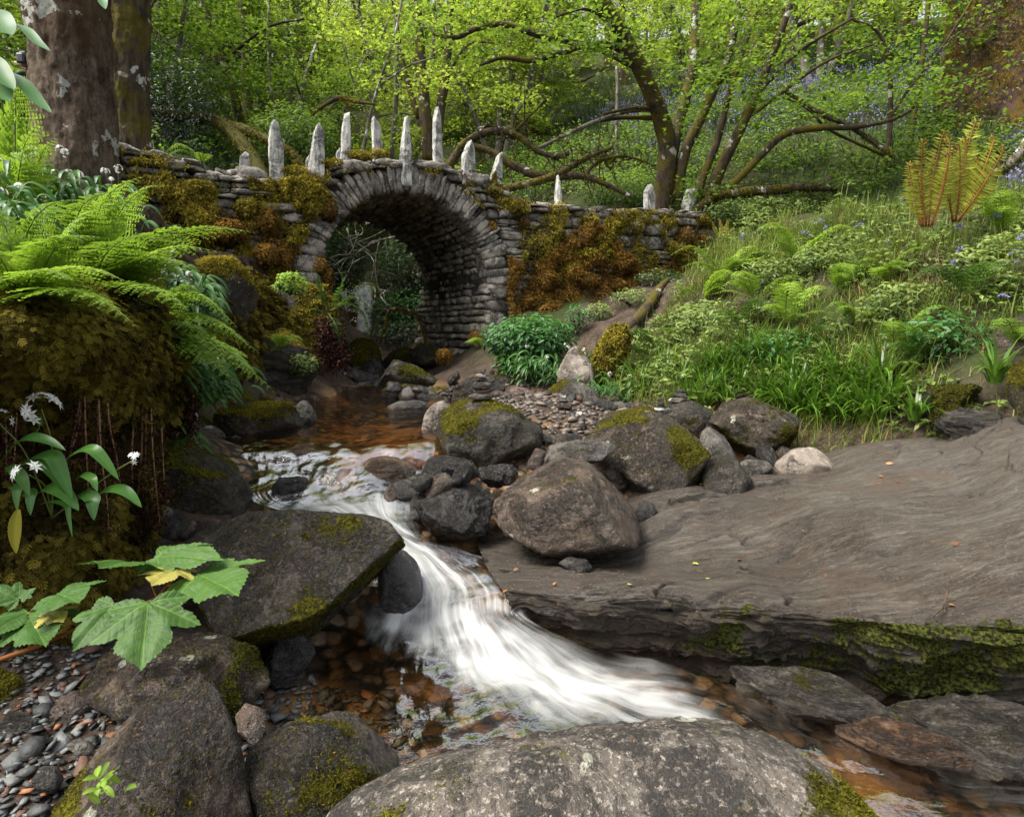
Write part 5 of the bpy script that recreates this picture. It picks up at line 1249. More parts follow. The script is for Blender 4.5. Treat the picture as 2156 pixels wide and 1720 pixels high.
own_tree('young twiggy tree whose thin stem stands above the bridge crown', [[(760, 345, 10, 12.5), (778, 250, 8, 12.5), (800, 170, 7, 12.4), (830, 80, 6, 12.3), (850, -20, 5, 12.3)], [(778, 250, 6, 12.5), (740, 160, 5, 12.4), (725, 90, 4, 12.3)], [(800, 180, 5, 12.4), (860, 140, 4, 12.3), (920, 120, 3, 12.2)]], 12.5, 'bark_grey', cloud(30, 690, 960, 20, 190, 11.8, 12.8, 6), leafmat='leaf_sun')
own_tree('pale bare stem standing in the grass right of the bridge', [[(1300, 330, 9, 14), (1298, 260, 8, 14), (1300, 180, 8, 14), (1296, 100, 7, 14), (1300, 0, 6, 14)]], 14, 'bark_grey', cloud(14, 1230, 1370, -20, 90, 13, 14.5, 7), leafmat='leaf_sun')
# the leaning mossy hazel with many stems
own_tree('leaning mossy hazel with many crooked stems and long horizontal limbs', [
    [(1388, 490, 64, 11), (1390, 430, 50, 11), (1405, 330, 44, 11), (1395, 262, 44, 10.9), (1375, 205, 40, 10.7), (1345, 140, 40, 10.5), (1312, 78, 38, 10.3), (1275, 18, 38, 10.1), (1245, -30, 38, 10), (1190, -140, 30, 9.9)],
    [(1400, 450, 36, 11), (1412, 350, 30, 11.1), (1428, 262, 28, 11.2), (1452, 170, 24, 11.3), (1463, 80, 23, 11.4), (1466, 0, 22, 11.4), (1466, -120, 18, 11.4)],
    [(1425, 420, 30, 11), (1440, 330, 26, 11), (1480, 240, 24, 11), (1520, 150, 22, 11), (1545, 70, 18, 11), (1560, -40, 15, 11)],
    [(1480, 500, 40, 10.6), (1495, 420, 34, 10.6), (1520, 350, 28, 10.5), (1560, 270, 24, 10.4), (1600, 180, 20, 10.3), (1632, 100, 17, 10.2), (1665, 10, 14, 10.1), (1690, -60, 11, 10)],
    [(1470, 470, 24, 10.6), (1475, 390, 20, 10.6), (1510, 300, 16, 10.6), (1530, 220, 14, 10.6), (1550, 150, 13, 10.6), (1580, 60, 10, 10.6)],
    [(1395, 500, 26, 10.5), (1460, 445, 23, 10.4), (1530, 400, 20, 10.3), (1600, 330, 18, 10.2), (1650, 285, 17, 10.1), (1720, 270, 15, 10), (1800, 268, 12, 9.9), (1880, 252, 9, 9.8), (1930, 225, 5, 9.7)],
    [(1368, 195, 22, 10.7), (1320, 115, 16, 10.5), (1255, 92, 15, 10.3), (1180, 112, 14, 10.1), (1120, 128, 13, 10), (1060, 122, 10, 9.9), (1010, 138, 6, 9.8)],
    [(1350, 150, 14, 10.5), (1250, 100, 13, 10.3), (1150, 80, 13, 10.1), (1060, 52, 14, 9.9), (1000, 62, 13, 9.8), (960, 80, 10, 9.7), (910, 72, 6, 9.6)],
    [(1395, 250, 12, 10.9), (1310, 248, 11, 10.8), (1250, 258, 10, 10.6), (1190, 285, 9, 10.5), (1145, 310, 6, 10.4)],
    [(1412, 270, 12, 11), (1360, 228, 10, 10.7), (1270, 240, 7, 10.5)],
    [(1330, 110, 8, 10.4), (1280, 50, 8, 10.3), (1230, 20, 7, 10.2), (1160, 40, 5, 10)],
    [(1600, 190, 12, 10.3), (1680, 110, 10, 10.1), (1760, 60, 7, 9.9), (1830, 20, 4, 9.8)],
    [(1560, 260, 10, 10.4), (1640, 200, 9, 10.2), (1740, 130, 7, 10), (1850, 90, 5, 9.8)]], 11, 'bark_dark',
    cloud(90, 1380, 1850, -40, 190, 9.3, 11, 8) + cloud(70, 860, 1350, -40, 130, 9, 10.2, 9) + cloud(26, 1700, 2000, 130, 250, 9.2, 10, 10) + cloud(22, 1420, 1700, 170, 270, 9.6, 10.6, 11) + cloud(10, 1440, 1520, 380, 440, 10, 10.5, 12), name='hazel_tree', nleaf=26, leaf=.08, R=.36)
# moss fringes on its limbs are in the bark; now the three big trunks
def big_trunk(label, path, Y, mat, seed, k=120, rough=.05, flare=None):
    pts = [P(u, v, Y) for u, v, w in path]; rad = [w / F * Y / 2 for u, v, w in path]
    o = empty('tree', pts[0], label, 'tree'); mb = MB()
    tube(mb, pts, rad, k, 30, rough, 2.2, .5)
    V = np.concatenate(mb.V); q = V - 0
    cc = np.array(pts).mean(0); d = unit((V - cc) * [1, 1, 0])
    V = V + d * (.03 * fbm(V * [13, 13, 3.2] + seed, 4) + .02 * np.abs(fbm(V * [26, 26, 9] + seed, 3)))[:, None]
    mb.V = [V]
    mb.build('trunk', M[mat], o)
    return o, V
t = NT('big trunk bark')
v = t.scaled((9, 9, 2.6)); n1 = t.noise(2.0, 9, .76, v); n2 = t.noise(13, 7, .75, v); n3 = t.noise(2.0, 5, .6)
col = t.mix(t.mr(n1, .34, .66), (0.055, 0.037, 0.024), (0.205, 0.152, 0.105)); col = t.mix(t.mr(n2, .5, .7), col, (0.018, 0.011, 0.008))
col = t.mix(t.mr(n3, .55, .68), col, (0.024, 0.013, 0.008))
col = t.mix(t.math('MULTIPLY', t.mr(t.noise(55, 4, .7), .55, .66), .6), col, (0.21, 0.16, 0.12))
rs = t.n('SeparateXYZ', 2, Vector=t.coord())
col = t.mix(t.math('MULTIPLY', t.mr(t.math('ADD', rs, t.math('MULTIPLY', t.noise(4, 5, .7), 1.2)), 1.85, 2.3), .7), col, t.mix(t.noise(50, 4, .7), (0.03, 0.014, 0.005), (0.12, 0.062, 0.016)))
lm = t.noise(3.1, 5, .62); col = t.mix(t.math('MULTIPLY', t.mr(lm, .585, .605), t.mr(t.noise(45, 4, .7), .34, .46)), col, (0.46, 0.46, 0.40))
M['big_trunk'] = t.out(t.bsdf(Base_Color=col, Roughness=.85, Specular_IOR_Level=.2, Normal=t.bump(t.math('ADD', n1, t.math('MULTIPLY', n2, .6)), 1.0, .03)))
big_trunk('stout brown trunk with white lichen blotches rising from the ferns at the left', [(163, 560, 166), (161, 430, 154), (158, 330, 147), (155, 220, 141), (147, 100, 139), (139, 0, 144), (130, -150, 152), (110, -420, 130)], 4.6, 'big_trunk', 3)
big_trunk('dark shaded trunk half hidden behind the stout lichen blotched trunk', [(265, 420, 120), (262, 330, 104), (258, 250, 96), (258, 100, 92), (262, -20, 88), (266, -250, 70)], 7.4, 'bark_dark', 5)
o_, V_ = big_trunk('huge trunk clad in golden moss cut by the right edge of the picture', [(2185, 420, 470), (2178, 300, 400), (2172, 230, 335), (2168, 130, 295), (2162, 40, 262), (2158, -60, 250), (2155, -250, 230)], 11.2, 'bark_gold', 7)
r = np.random.default_rng(9); mb = MB()
k = r.choice(len(V_), 30000); p = V_[k] + r.normal(size=(30000, 3)) * .03; cc = P(2172, 250, 11.2)
nn = unit((p - cc) * [1, 1, .1]); ok = (fbm(p * 1.3 + 4, 4) - .7 * nn[:, 0] - .2 > .0); p, nn = p[ok], nn[ok]
leaves(mb, p + nn * .03, unit(nn + r.normal(size=p.shape) * .4), unit(nn * .4 + r.normal(size=p.shape) * .4 + [0, 0, -.6]), .05 * r.uniform(.5, 1.4, len(p)), .02, .15, np.clip(.12 + .4 * r.random(len(p)) + .5 * fbm(p * 3, 3), 0, 1))
tag(mb.build('moss', M['moss_gold'], o_), kind='stuff')

# fallen limbs, logs
def limb(label, paths, mat, mossn=0, name='fallen_branch', cat='branch', tuftmat='moss_gold', twigs=0, seed=1, mosssize=.035):
    b = P(*paths[0][0][:2], paths[0][0][3]); mb = MB()
    r = np.random.default_rng(seed)
    for pth in paths:
        pts = [P(q[0], q[1], q[3]) for q in pth]; rad = [q[2] / F * q[3] / 2 * .82 for q in pth]
        tube(mb, pts, rad, 10, 8, .22, 6.0, r.random())
        c = catmull(np.array(pts), 60)
        for _ in range(twigs):
            i = int(r.integers(5, 58)); d = unit(r.normal(size=3) * [1, .5, 1] + [0, 0, -.1]); ln = r.uniform(.2, .7)
            tube(mb, [c[i], c[i] + d * ln * .5, c[i] + d * ln + r.normal(size=3) * .12], [.010, .007, .003], 4, 3)
    V = np.concatenate(mb.V); o = mb.build(name, M[mat], None, b); tag(o, label, cat)
    if mossn:
        mm = MB(); k = r.choice(len(V), mossn); p = V[k]
        keep = fbm(p * 2.2 + seed, 3) > -.12; p = p[keep]; n = len(p)
        leaves(mm, p, rand_dirs(n), unit(r.normal(size=(n, 3)) * .5 + [0, 0, -.5]), mosssize * r.uniform(.5, 1.5, n), mosssize * .5, .15, np.clip(.4 + .4 * r.random(n), 0, 1))
        tag(mm.build('moss', M[tuftmat], o), kind='stuff')
    return o
limb('thick fallen limb wrapped in green moss behind the left parapet', [[(330, 240, 24, 10), (390, 246, 26, 9.9), (440, 250, 26, 9.8), (470, 262, 30, 9.6), (500, 290, 34, 9.4), (530, 330, 34, 9.2), (560, 385, 34, 9)],
     [(470, 262, 26, 9.6), (520, 275, 24, 9.4), (555, 290, 18, 9.2), (595, 308, 15, 9.0), (622, 330, 14, 8.9), (645, 360, 13, 8.8)]], 'bark_moss', 5200, cat='limb', name='fallen_limb', tuftmat='moss_tuft', seed=2)
limb('arched mossy branch above the left slates', [[(655, 240, 9, 11), (690, 218, 10, 11), (718, 206, 11, 11), (745, 214, 9, 11), (790, 220, 6, 11)], [(718, 207, 5, 11), (740, 232, 4, 11)]], 'bark_dark', 900, seed=3)
limb('dark mossy fallen branch that arches up behind the right slates', [[(945, 350, 22, 10), (965, 318, 20, 10), (985, 298, 20, 10), (1020, 280, 19, 10), (1055, 276, 18, 10), (1085, 284, 17, 10), (1115, 305, 15, 10), (1140, 322, 14, 10), (1175, 330, 12, 10), (1205, 318, 8, 10)], [(1000, 290, 9, 10), (1020, 268, 8, 10), (1032, 258, 5, 10)], [(1080, 280, 7, 10), (1120, 240, 5, 10), (1150, 210, 3, 10)]], 'bark_dark', 2600, twigs=9, seed=4, tuftmat='moss_dark')
limb('long dark fallen branch lying low across the slope right of the arch', [[(985, 305, 14, 9.9), (1030, 318, 15, 9.9), (1075, 345, 20, 9.9), (1120, 365, 22, 9.9), (1170, 372, 19, 9.9), (1230, 372, 16, 10), (1290, 395, 12, 10), (1330, 415, 8, 10)], [(1230, 372, 11, 10), (1260, 340, 9, 10), (1320, 330, 6, 10.1), (1380, 350, 4, 10.2)]], 'bark_dark', 3000, twigs=26, seed=5, tuftmat='moss_dark')
limb('short mossy fallen branch just above the wing wall', [[(1060, 398, 18, 9.4), (1110, 388, 17, 9.4), (1160, 372, 16, 9.4), (1200, 352, 15, 9.4), (1240, 330, 12, 9.4), (1290, 310, 8, 9.5)]], 'bark_dark', 1500, twigs=14, seed=6, tuftmat='moss_dark')
limb('pale bare branch slanting up to the leaning hazel', [[(1135, 312, 8, 10.2), (1180, 290, 9, 10.3), (1250, 258, 10, 10.5), (1320, 236, 9, 10.7), (1390, 232, 8, 10.9)]], 'bark_grey', 0, seed=7)
limb('mossy log lying along the foot of the dark bank', [[(1500, 412, 20, 10.0), (1570, 404, 22, 10.0), (1640, 398, 22, 10.0), (1700, 394, 19, 10.1), (1760, 400, 10, 10.2)]], 'bark_dark', 3000, name='log', cat='log', seed=8, tuftmat='moss_dark')
limb('crossed mossy branch sloping down to the golden red fern', [[(1650, 190, 8, 10.2), (1720, 235, 10, 10.1), (1790, 268, 11, 10), (1840, 300, 11, 9.9), (1880, 330, 10, 9.8)]], 'bark_dark', 700, seed=9, tuftmat='moss_dark')
limb('weathered brown driftwood trunk lying down the earth bank', [[(1405, 590, 12, 8.6), (1390, 606, 20, 8.3), (1368, 640, 26, 7.9), (1340, 674, 27, 7.5), (1310, 702, 25, 7.1), (1286, 724, 18, 6.9)], [(1340, 690, 15, 7.3), (1318, 712, 15, 7.0), (1300, 738, 10, 6.8)]], 'bark_dark', 0, name='log', cat='log', seed=10)
limb('grey root like branch behind the golden red fern', [[(2180, 280, 30, 6.9), (2150, 320, 26, 6.9), (2120, 350, 22, 6.9), (2092, 365, 16, 6.9)]], 'bark_grey', 500, name='fallen_branch', seed=11, tuftmat='moss_dark')
limb('thin grey stick on the grass below the golden red fern', [[(2030, 428, 5, 6.3), (2075, 430, 6, 6.3), (2110, 440, 6, 6.3), (2160, 455, 6, 6.2)]], 'bark_grey', 0, name='stick', cat='stick', seed=12)
limb('forked dark twig standing on the front edge of the bedrock', [[(1995, 1242, 7, 2.18), (1990, 1262, 8, 2.16), (1982, 1280, 7, 2.13), (1965, 1296, 5, 2.1)], [(1985, 1275, 5, 2.14), (1990, 1290, 4, 2.12)]], 'bark_brown', 0, name='twig', cat='twig', seed=13)
limb('thin crooked root hanging from the flat dark ledge', [[(1140, 830, 4, 6.7), (1150, 800, 4, 6.7), (1165, 780, 4, 6.7), (1190, 765, 3, 6.7)]], 'bark_brown', 0, name='root', cat='root', seed=14)
limb('pale twig lying on the flat grey stone', [[(1146, 884, 3, 4.68), (1165, 880, 4, 4.68), (1180, 876, 4, 4.68), (1195, 884, 3, 4.68)]], 'pale', 0, name='twig', cat='twig', seed=15)
limb('dark broken stake standing beside the golden moss clump', [[(1258, 862, 14, 6.1), (1252, 830, 12, 6.1), (1246, 790, 9, 6.1), (1243, 765, 6, 6.1)]], 'bark_grey', 0, name='stake', cat='stake', seed=16)
limb('hooked mossy branch in the water gap under the arch', [[(795, 725, 7, 10.5), (812, 690, 8, 10.5), (820, 655, 9, 10.5), (850, 652, 9, 10.5), (880, 665, 10, 10.4), (893, 700, 9, 10.2), (896, 725, 8, 10.1)]], 'bark_dark', 900, seed=17)
limb('tangle of bare grey twigs hanging behind the arch', [[(705, 560, 4, 11), (740, 530, 4, 11), (755, 490, 4, 11)], [(735, 545, 3, 11), (790, 510, 4, 11), (850, 495, 4, 11)], [(800, 500, 3, 11), (790, 560, 3, 11), (800, 620, 3, 11), (815, 640, 3, 11)], [(720, 600, 3, 11), (745, 540, 3, 11), (730, 480, 3, 11)]], 'bark_grey', 0, name='dead_twigs', cat='twigs', twigs=6, seed=18)
# the golden moss clump at the log's foot
c = P(1285, 745, 6.5); mb = MB(); D, T = ico(4)
Q = D * [.16, .16, .30] * (1 + .25 * fbm(D * 2.2, 3))[:, None]; Q[:, 0] += .35 * Q[:, 2]
o = tag(link('moss_clump', mesh_np('moss_clump', Q, T, None, {'moss': np.ones(len(Q))}), M['mossy'], None, c), 'shaggy golden moss clump on the lower end of the driftwood trunk', 'moss')
moss_tufts(mb, Q + c, T, np.ones(len(Q)), 5000, .035, 4, .5, .5); tag(mb.build('moss', M['moss_gold'], o), kind='stuff')

# ------------------------------------------------------------------ plants
def on_ground(u, v, y0=2.5, y1=40):
    """where the sight line (u, v) meets the ground"""
    Ys = np.linspace(y0, y1, 900); q = np.array([P(u, v, y) for y in Ys])
    d = q[:, 2] - ground_z(q[:, 0], q[:, 1]); i = np.argmax(d < 0) if (d < 0).any() else len(d) - 1
    return q[i]

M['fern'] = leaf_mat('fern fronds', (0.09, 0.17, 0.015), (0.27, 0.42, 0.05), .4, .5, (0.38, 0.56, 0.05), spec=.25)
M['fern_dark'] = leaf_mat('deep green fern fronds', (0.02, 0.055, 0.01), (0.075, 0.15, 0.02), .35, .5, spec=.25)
M['fern_gold'] = leaf_mat('unfurling golden fronds', (0.17, 0.16, 0.015), (0.42, 0.45, 0.06), .35, .55, spec=.2)
M['stalk'] = leaf_mat('fern stalk', (0.05, 0.07, 0.012), (0.10, 0.13, 0.02), 0, .6)
M['stalk_brown'] = leaf_mat('scaly brown stalk', (0.09, 0.03, 0.008), (0.30, 0.12, 0.03), 0, .8, spec=.1)
M['dead'] = leaf_mat('dead frond', (0.014, 0.006, 0.004), (0.07, 0.027, 0.017), .1, .8, spec=.1)
M['straw'] = leaf_mat('straw stalk', (0.10, 0.055, 0.022), (0.24, 0.14, 0.06), 0, .7)
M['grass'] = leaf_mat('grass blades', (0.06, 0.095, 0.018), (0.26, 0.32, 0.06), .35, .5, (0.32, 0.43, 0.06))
M['grass_dark'] = leaf_mat('dark woodland grass', (0.018, 0.042, 0.010), (0.085, 0.145, 0.03), .3, .45)  # darker green than the grass of the near bank
M['rush'] = leaf_mat('glossy strap leaves', (0.03, 0.085, 0.008), (0.13, 0.25, 0.022), .3, .3, (0.2, 0.38, 0.03), spec=.5)
M['herb'] = leaf_mat('herb leaves', (0.05, 0.09, 0.02), (0.25, 0.325, 0.075), .35, .5, (0.30, 0.43, 0.07))
M['garlic'] = leaf_mat('wild garlic leaves', (0.018, 0.07, 0.012), (0.06, 0.165, 0.022), .3, .38, (0.12, 0.3, 0.03), spec=.35, mott=.35)
M['petal'] = leaf_mat('white petals', (0.72, 0.74, 0.70), (0.84, 0.85, 0.82), .3, .6)
M['bluebell'] = leaf_mat('bluebell flowers', (0.16, 0.15, 0.36), (0.33, 0.32, 0.58), .3, .6)
M['bush'] = leaf_mat('bush leaves', (0.02, 0.075, 0.018), (0.07, 0.19, 0.04), .3, .4, (0.13, 0.32, 0.04))
M['ivy'] = leaf_mat('ivy leaves', (0.012, 0.035, 0.008), (0.06, 0.12, 0.022), .25, .35)

def frond(mb, ctrl, width, pairs=24, sub=9, tint=.5, stem=None, stem_r=.004, start=.14, seed=0, droop=.25, up=(0, 0, 1), peak=.3, fwd=.35, lw=.42, slim=.28):
    """a feathery frond along the control points; leaflets on both sides of every side branch"""
    r = np.random.default_rng(seed); n = pairs
    c = catmull(np.array(ctrl), 160); seg = np.linalg.norm(np.diff(c, axis=0), axis=1); Ltot = seg.sum()
    al = np.r_[0, np.cumsum(seg)]; c = np.column_stack([np.interp(np.linspace(0, Ltot, 160), al, c[:, j]) for j in range(3)])
    t = start + (1 - start) * (np.arange(n) + .5) / n
    i = np.clip((t * 159).astype(int), 0, 158); p = c[i]; T = unit(c[i + 1] - c[i])
    S = unit(np.cross(T, np.tile(up, (n, 1)))); N = np.cross(S, T)
    tt = (t - start) / (1 - start)
    prof = np.where(tt < peak, .45 + .55 * tt / peak, np.clip(1 - (tt - peak) / (1 - peak), 0, 1) ** .8) + .03
    Lp = width / 2 * prof * r.uniform(.9, 1.1, n)
    dark = tint
    for sg_ in (1, -1):
        d = unit(S * sg_ + T * fwd + N * r.normal(0, .08, (n, 1)))
        if sub <= 1:
            leaves(mb, p, N + .2 * r.normal(size=(n, 3)), d, Lp, Lp * slim + Ltot / n * slim * 1.2, .1, np.clip(dark + r.normal(size=n) * .12, 0, 1), droop=droop)
            continue
        m = sub
        f = (np.arange(m) + .5) / m
        q = p[:, None] + d[:, None] * (Lp[:, None] * f)[..., None] - N[:, None] * (Lp[:, None] * f ** 2 * droop)[..., None]
        q = q.reshape(-1, 3); dd = np.repeat(d, m, 0); NN = np.repeat(N, m, 0)
        e = np.cross(NN, dd)
        ll = (Lp[:, None] * (.32 * (1 - f) + .06)).reshape(-1) * .75; ll = np.maximum(ll, .004)
        for s2 in (1, -1):
            leaves(mb, q, NN + .15 * r.normal(size=q.shape), e * s2 + dd * .55, ll, np.maximum(np.repeat(Lp, m) / m * 1.25, ll * lw), .08, np.clip(dark + np.repeat(r.normal(size=n) * .1, m) + .1 * r.normal(size=len(q)), 0, 1))
    if stem is not None:
        k = np.linspace(0, 159, 7).astype(int)
        tube(stem, c[k], stem_r * np.linspace(1.2, .25, 7), 5, 3, 0, tint=tint)

def fern(label, base, fronds, mat='fern', stalk='stalk', name='fern', group=None, **kw):
    """fronds: lists of control points in space; every frond is a part of its own"""
    o = empty(name, base, label, 'fern', group)
    for i, ctrl in enumerate(fronds):
        mb, st = MB(), MB()
        ln = sum(np.linalg.norm(np.subtract(a, b)) for a, b in zip(ctrl[:-1], ctrl[1:]))
        k = dict(kw); w = k.pop('width', .34) * ln
        frond(mb, ctrl, w, tint=random.uniform(.3, .85), stem=st, seed=i + int(abs(base[0]) * 100), **k)
        f = mb.build('frond', M[mat], o)
        s_ = link('stalk', st.mesh('stalk', base), M[stalk], f)
    return o
def pf(*uvY): return [P(*q) for q in uvY]

# the big lady ferns leaning out from the left bank
fern('great bright green fern whose long fronds arch out towards the bridge from the left bank', P(230, 640, 3.0), [
    pf((200, 640, 3.0), (300, 520, 2.9), (420, 480, 2.85), (530, 488, 2.85)), pf((200, 640, 3.0), (260, 560, 2.8), (350, 545, 2.6), (428, 580, 2.55)),
    pf((190, 640, 3.0), (240, 470, 3.0), (300, 400, 3.0), (345, 390, 3.1)), pf((180, 640, 3.0), (200, 470, 2.9), (240, 400, 2.9), (300, 372, 2.9)),
    pf((180, 640, 3.0), (160, 480, 2.8), (190, 420, 2.7), (250, 400, 2.7)), pf((190, 650, 3.0), (250, 600, 2.6), (330, 610, 2.45), (395, 655, 2.4)),
    pf((190, 650, 3.0), (280, 560, 2.7), (370, 520, 2.7), (460, 530, 2.75)), pf((180, 650, 3.0), (220, 540, 2.6), (280, 500, 2.5), (360, 505, 2.5))], width=.42, pairs=26, sub=10)
fern('wide bright fern spreading low over the hanging moss at the left edge', P(60, 650, 2.3), [
    pf((60, 650, 2.3), (80, 540, 2.2), (130, 500, 2.15), (215, 500, 2.15)), pf((60, 650, 2.3), (110, 580, 2.1), (190, 565, 2.0), (280, 600, 2.0)),
    pf((60, 650, 2.3), (20, 520, 2.2), (0, 450, 2.2), (-60, 420, 2.2)), pf((60, 650, 2.3), (50, 520, 2.3), (90, 440, 2.3), (160, 420, 2.3)),
    pf((60, 650, 2.3), (130, 610, 2.0), (210, 630, 1.95), (290, 690, 1.95)), pf((50, 650, 2.3), (30, 600, 2.05), (0, 590, 1.95), (-70, 620, 1.9)),
    pf((50, 650, 2.3), (60, 590, 2.05), (100, 570, 1.95), (150, 590, 1.9)), pf((50, 650, 2.3), (10, 560, 2.1), (-30, 520, 2.1), (-90, 520, 2.1)), pf((60, 650, 2.3), (110, 530, 2.2), (170, 455, 2.25), (230, 440, 2.3))], width=.42, pairs=26, sub=10)
fern('upright backlit fern at the left edge in front of the stout trunk', P(20, 460, 3.4), [
    pf((30, 460, 3.4), (32, 330, 3.4), (32, 220, 3.4), (28, 112, 3.4)), pf((10, 460, 3.4), (-10, 350, 3.4), (-20, 270, 3.4), (-60, 200, 3.4)), pf((40, 460, 3.4), (70, 380, 3.3), (90, 320, 3.3), (120, 290, 3.3)),
    pf((20, 460, 3.4), (40, 370, 3.2), (50, 310, 3.2), (80, 260, 3.2)), pf((0, 460, 3.3), (0, 400, 3.1), (-20, 350, 3.1), (-80, 330, 3.1))], width=.5, pairs=22, sub=9)
fern('bright fern with downswept fronds beside the wild garlic slope', P(330, 720, 3.4), [
    pf((320, 700, 3.4), (390, 660, 3.3), (460, 680, 3.25), (528, 724, 3.25)), pf((320, 720, 3.4), (400, 700, 3.2), (490, 750, 3.1), (582, 828, 3.1)), pf((320, 720, 3.4), (400, 690, 3.3), (480, 700, 3.3), (548, 745, 3.3)),
    pf((310, 720, 3.4), (380, 720, 3.1), (450, 760, 3.0), (505, 815, 3.0)), pf((310, 700, 3.4), (360, 630, 3.3), (420, 620, 3.3), (500, 690, 3.3)), pf((310, 720, 3.4), (350, 680, 3.1), (410, 690, 3.0), (470, 740, 3.0)), pf((310, 700, 3.4), (340, 640, 3.3), (390, 600, 3.3), (440, 640, 3.3))], width=.42, pairs=24, sub=10)
fern('evergreen fern hanging from the mossy crag beside the arch', P(690, 650, 6.5), [
    pf((690, 655, 6.5), (670, 600, 6.5), (650, 560, 6.5)), pf((695, 655, 6.5), (715, 610, 6.4), (722, 585, 6.4), (712, 568, 6.4)), pf((692, 655, 6.5), (680, 620, 6.4), (672, 585, 6.4), (662, 566, 6.4)),
    pf((695, 655, 6.4), (735, 640, 6.3), (765, 660, 6.3), (778, 710, 6.3)), pf((690, 660, 6.4), (705, 680, 6.25), (712, 710, 6.2), (705, 745, 6.2)), pf((695, 655, 6.4), (740, 625, 6.3), (770, 640, 6.3), (790, 665, 6.3)), pf((685, 660, 6.4), (660, 650, 6.3), (640, 660, 6.3))], mat='fern_dark', width=.26, pairs=26, sub=1)
def curl(b, u1, v1, h, Y, bend):
    """upright crozier: from the foot b to (u1, v1) with a rolled tip"""
    a = P(b[0], b[1], Y); e = P(u1, v1, Y); ax = unit(e - a); side = unit(np.cross(ax, [0, 1, 0])) * bend
    L = np.linalg.norm(e - a); rr = L * .045
    pts = [a, a + (e - a) * .4 + side * -.03 * L, a + (e - a) * .8 + side * -.02 * L, e]
    for k in range(1, 6):
        t_ = k / 5 * 4.6; pts.append(e + ax * rr * math.sin(t_) * (1 - k * .12) + side * rr * (1 - math.cos(t_)) * (1 - k * .1))
    return pts
def crozier_fern(label, base, list_, Y):
    o = empty('fern', P(base[0], base[1], Y), label, 'fern')
    for i, (u0, v0, u1, v1, bend) in enumerate(list_):
        c = curl((u0, v0), u1, v1, 0, Y + random.uniform(-.12, .12), bend); L = np.linalg.norm(c[3] - c[0]); mb, st = MB(), MB()
        frond(mb, c, L * random.uniform(.28, .40), 30, 1, random.uniform(.2, .9), None, start=.10, seed=i, up=(0, -1, .15), peak=.42, fwd=.3, droop=.1, slim=.16)
        tube(st, c, [.007, .006, .005, .005, .005, .005, .004, .004, .003], 6, 5, .2, 60, random.random())
        f = mb.build('frond', M['fern_gold'], o); link('stalk', st.mesh('stalk', P(base[0], base[1], Y)), M['stalk_brown'], f)
    return o
crozier_fern('golden green fern with rolled brown tips, the clump nearer the bridge', (1945, 475), [(1945, 478, 1912, 350, -1), (1942, 478, 1928, 352, 1), (1950, 478, 1942, 302, -1), (1955, 478, 1985, 285, -1), (1958, 478, 2000, 300, 1), (1940, 478, 1922, 400, -1), (1962, 475, 1998, 330, 1), (1950, 478, 1965, 340, -1), (1948, 478, 1935, 420, 1)], 5.55)
crozier_fern('golden green fern with rolled brown tips, the taller clump nearer the right edge', (2010, 465), [(2005, 468, 2005, 320, -1), (2010, 468, 2052, 262, -1), (2012, 468, 2020, 310, 1), (2018, 468, 2092, 297, 1), (2015, 466, 2112, 318, 1), (2008, 468, 1990, 350, -1), (2020, 466, 2060, 340, 1), (2010, 468, 2035, 300, 1), (2018, 466, 2080, 360, 1)], 5.7)
# smaller ferns scattered on the banks
def small_fern(label, u, v, n, L, mat='fern', spread=1.0, Y=None, group=None, **kw):
    b = on_ground(u, v) if Y is None else P(u, v, Y)
    r = np.random.default_rng(int(u * 3 + v)); fr = []
    for i in range(n):
        a = r.uniform(math.pi * .8, math.pi * 2.2); l = L * r.uniform(.7, 1.15); d = np.array([math.cos(a), math.sin(a) * .8, 0]) * spread
        e_ = r.uniform(.5, 1.35); fr.append([b, b + d * l * .28 + [0, 0, l * .42 * e_], b + d * l * .7 + [0, 0, l * .62 * e_], b + d * l * 1.15 + [0, 0, l * .42 * e_]])
    return fern(label, b, fr, mat, group=group, width=kw.pop('width', .42), pairs=16, sub=kw.pop('sub', 6), **kw)
for u, v, n, L, mat, lab in [
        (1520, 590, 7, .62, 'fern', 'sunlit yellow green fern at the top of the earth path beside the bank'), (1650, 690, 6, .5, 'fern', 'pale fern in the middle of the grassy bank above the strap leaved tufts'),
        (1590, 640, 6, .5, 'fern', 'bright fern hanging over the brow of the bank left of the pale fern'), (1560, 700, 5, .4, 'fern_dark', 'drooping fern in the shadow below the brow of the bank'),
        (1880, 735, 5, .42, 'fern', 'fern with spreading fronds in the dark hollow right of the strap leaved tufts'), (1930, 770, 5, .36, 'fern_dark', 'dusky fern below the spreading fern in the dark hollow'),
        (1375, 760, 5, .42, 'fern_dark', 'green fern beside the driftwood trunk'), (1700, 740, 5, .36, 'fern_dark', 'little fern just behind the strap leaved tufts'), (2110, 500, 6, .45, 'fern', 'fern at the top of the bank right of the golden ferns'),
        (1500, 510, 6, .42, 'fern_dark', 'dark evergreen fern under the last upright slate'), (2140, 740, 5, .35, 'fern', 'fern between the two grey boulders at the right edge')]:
    small_fern(lab, u, v, n, L, mat)
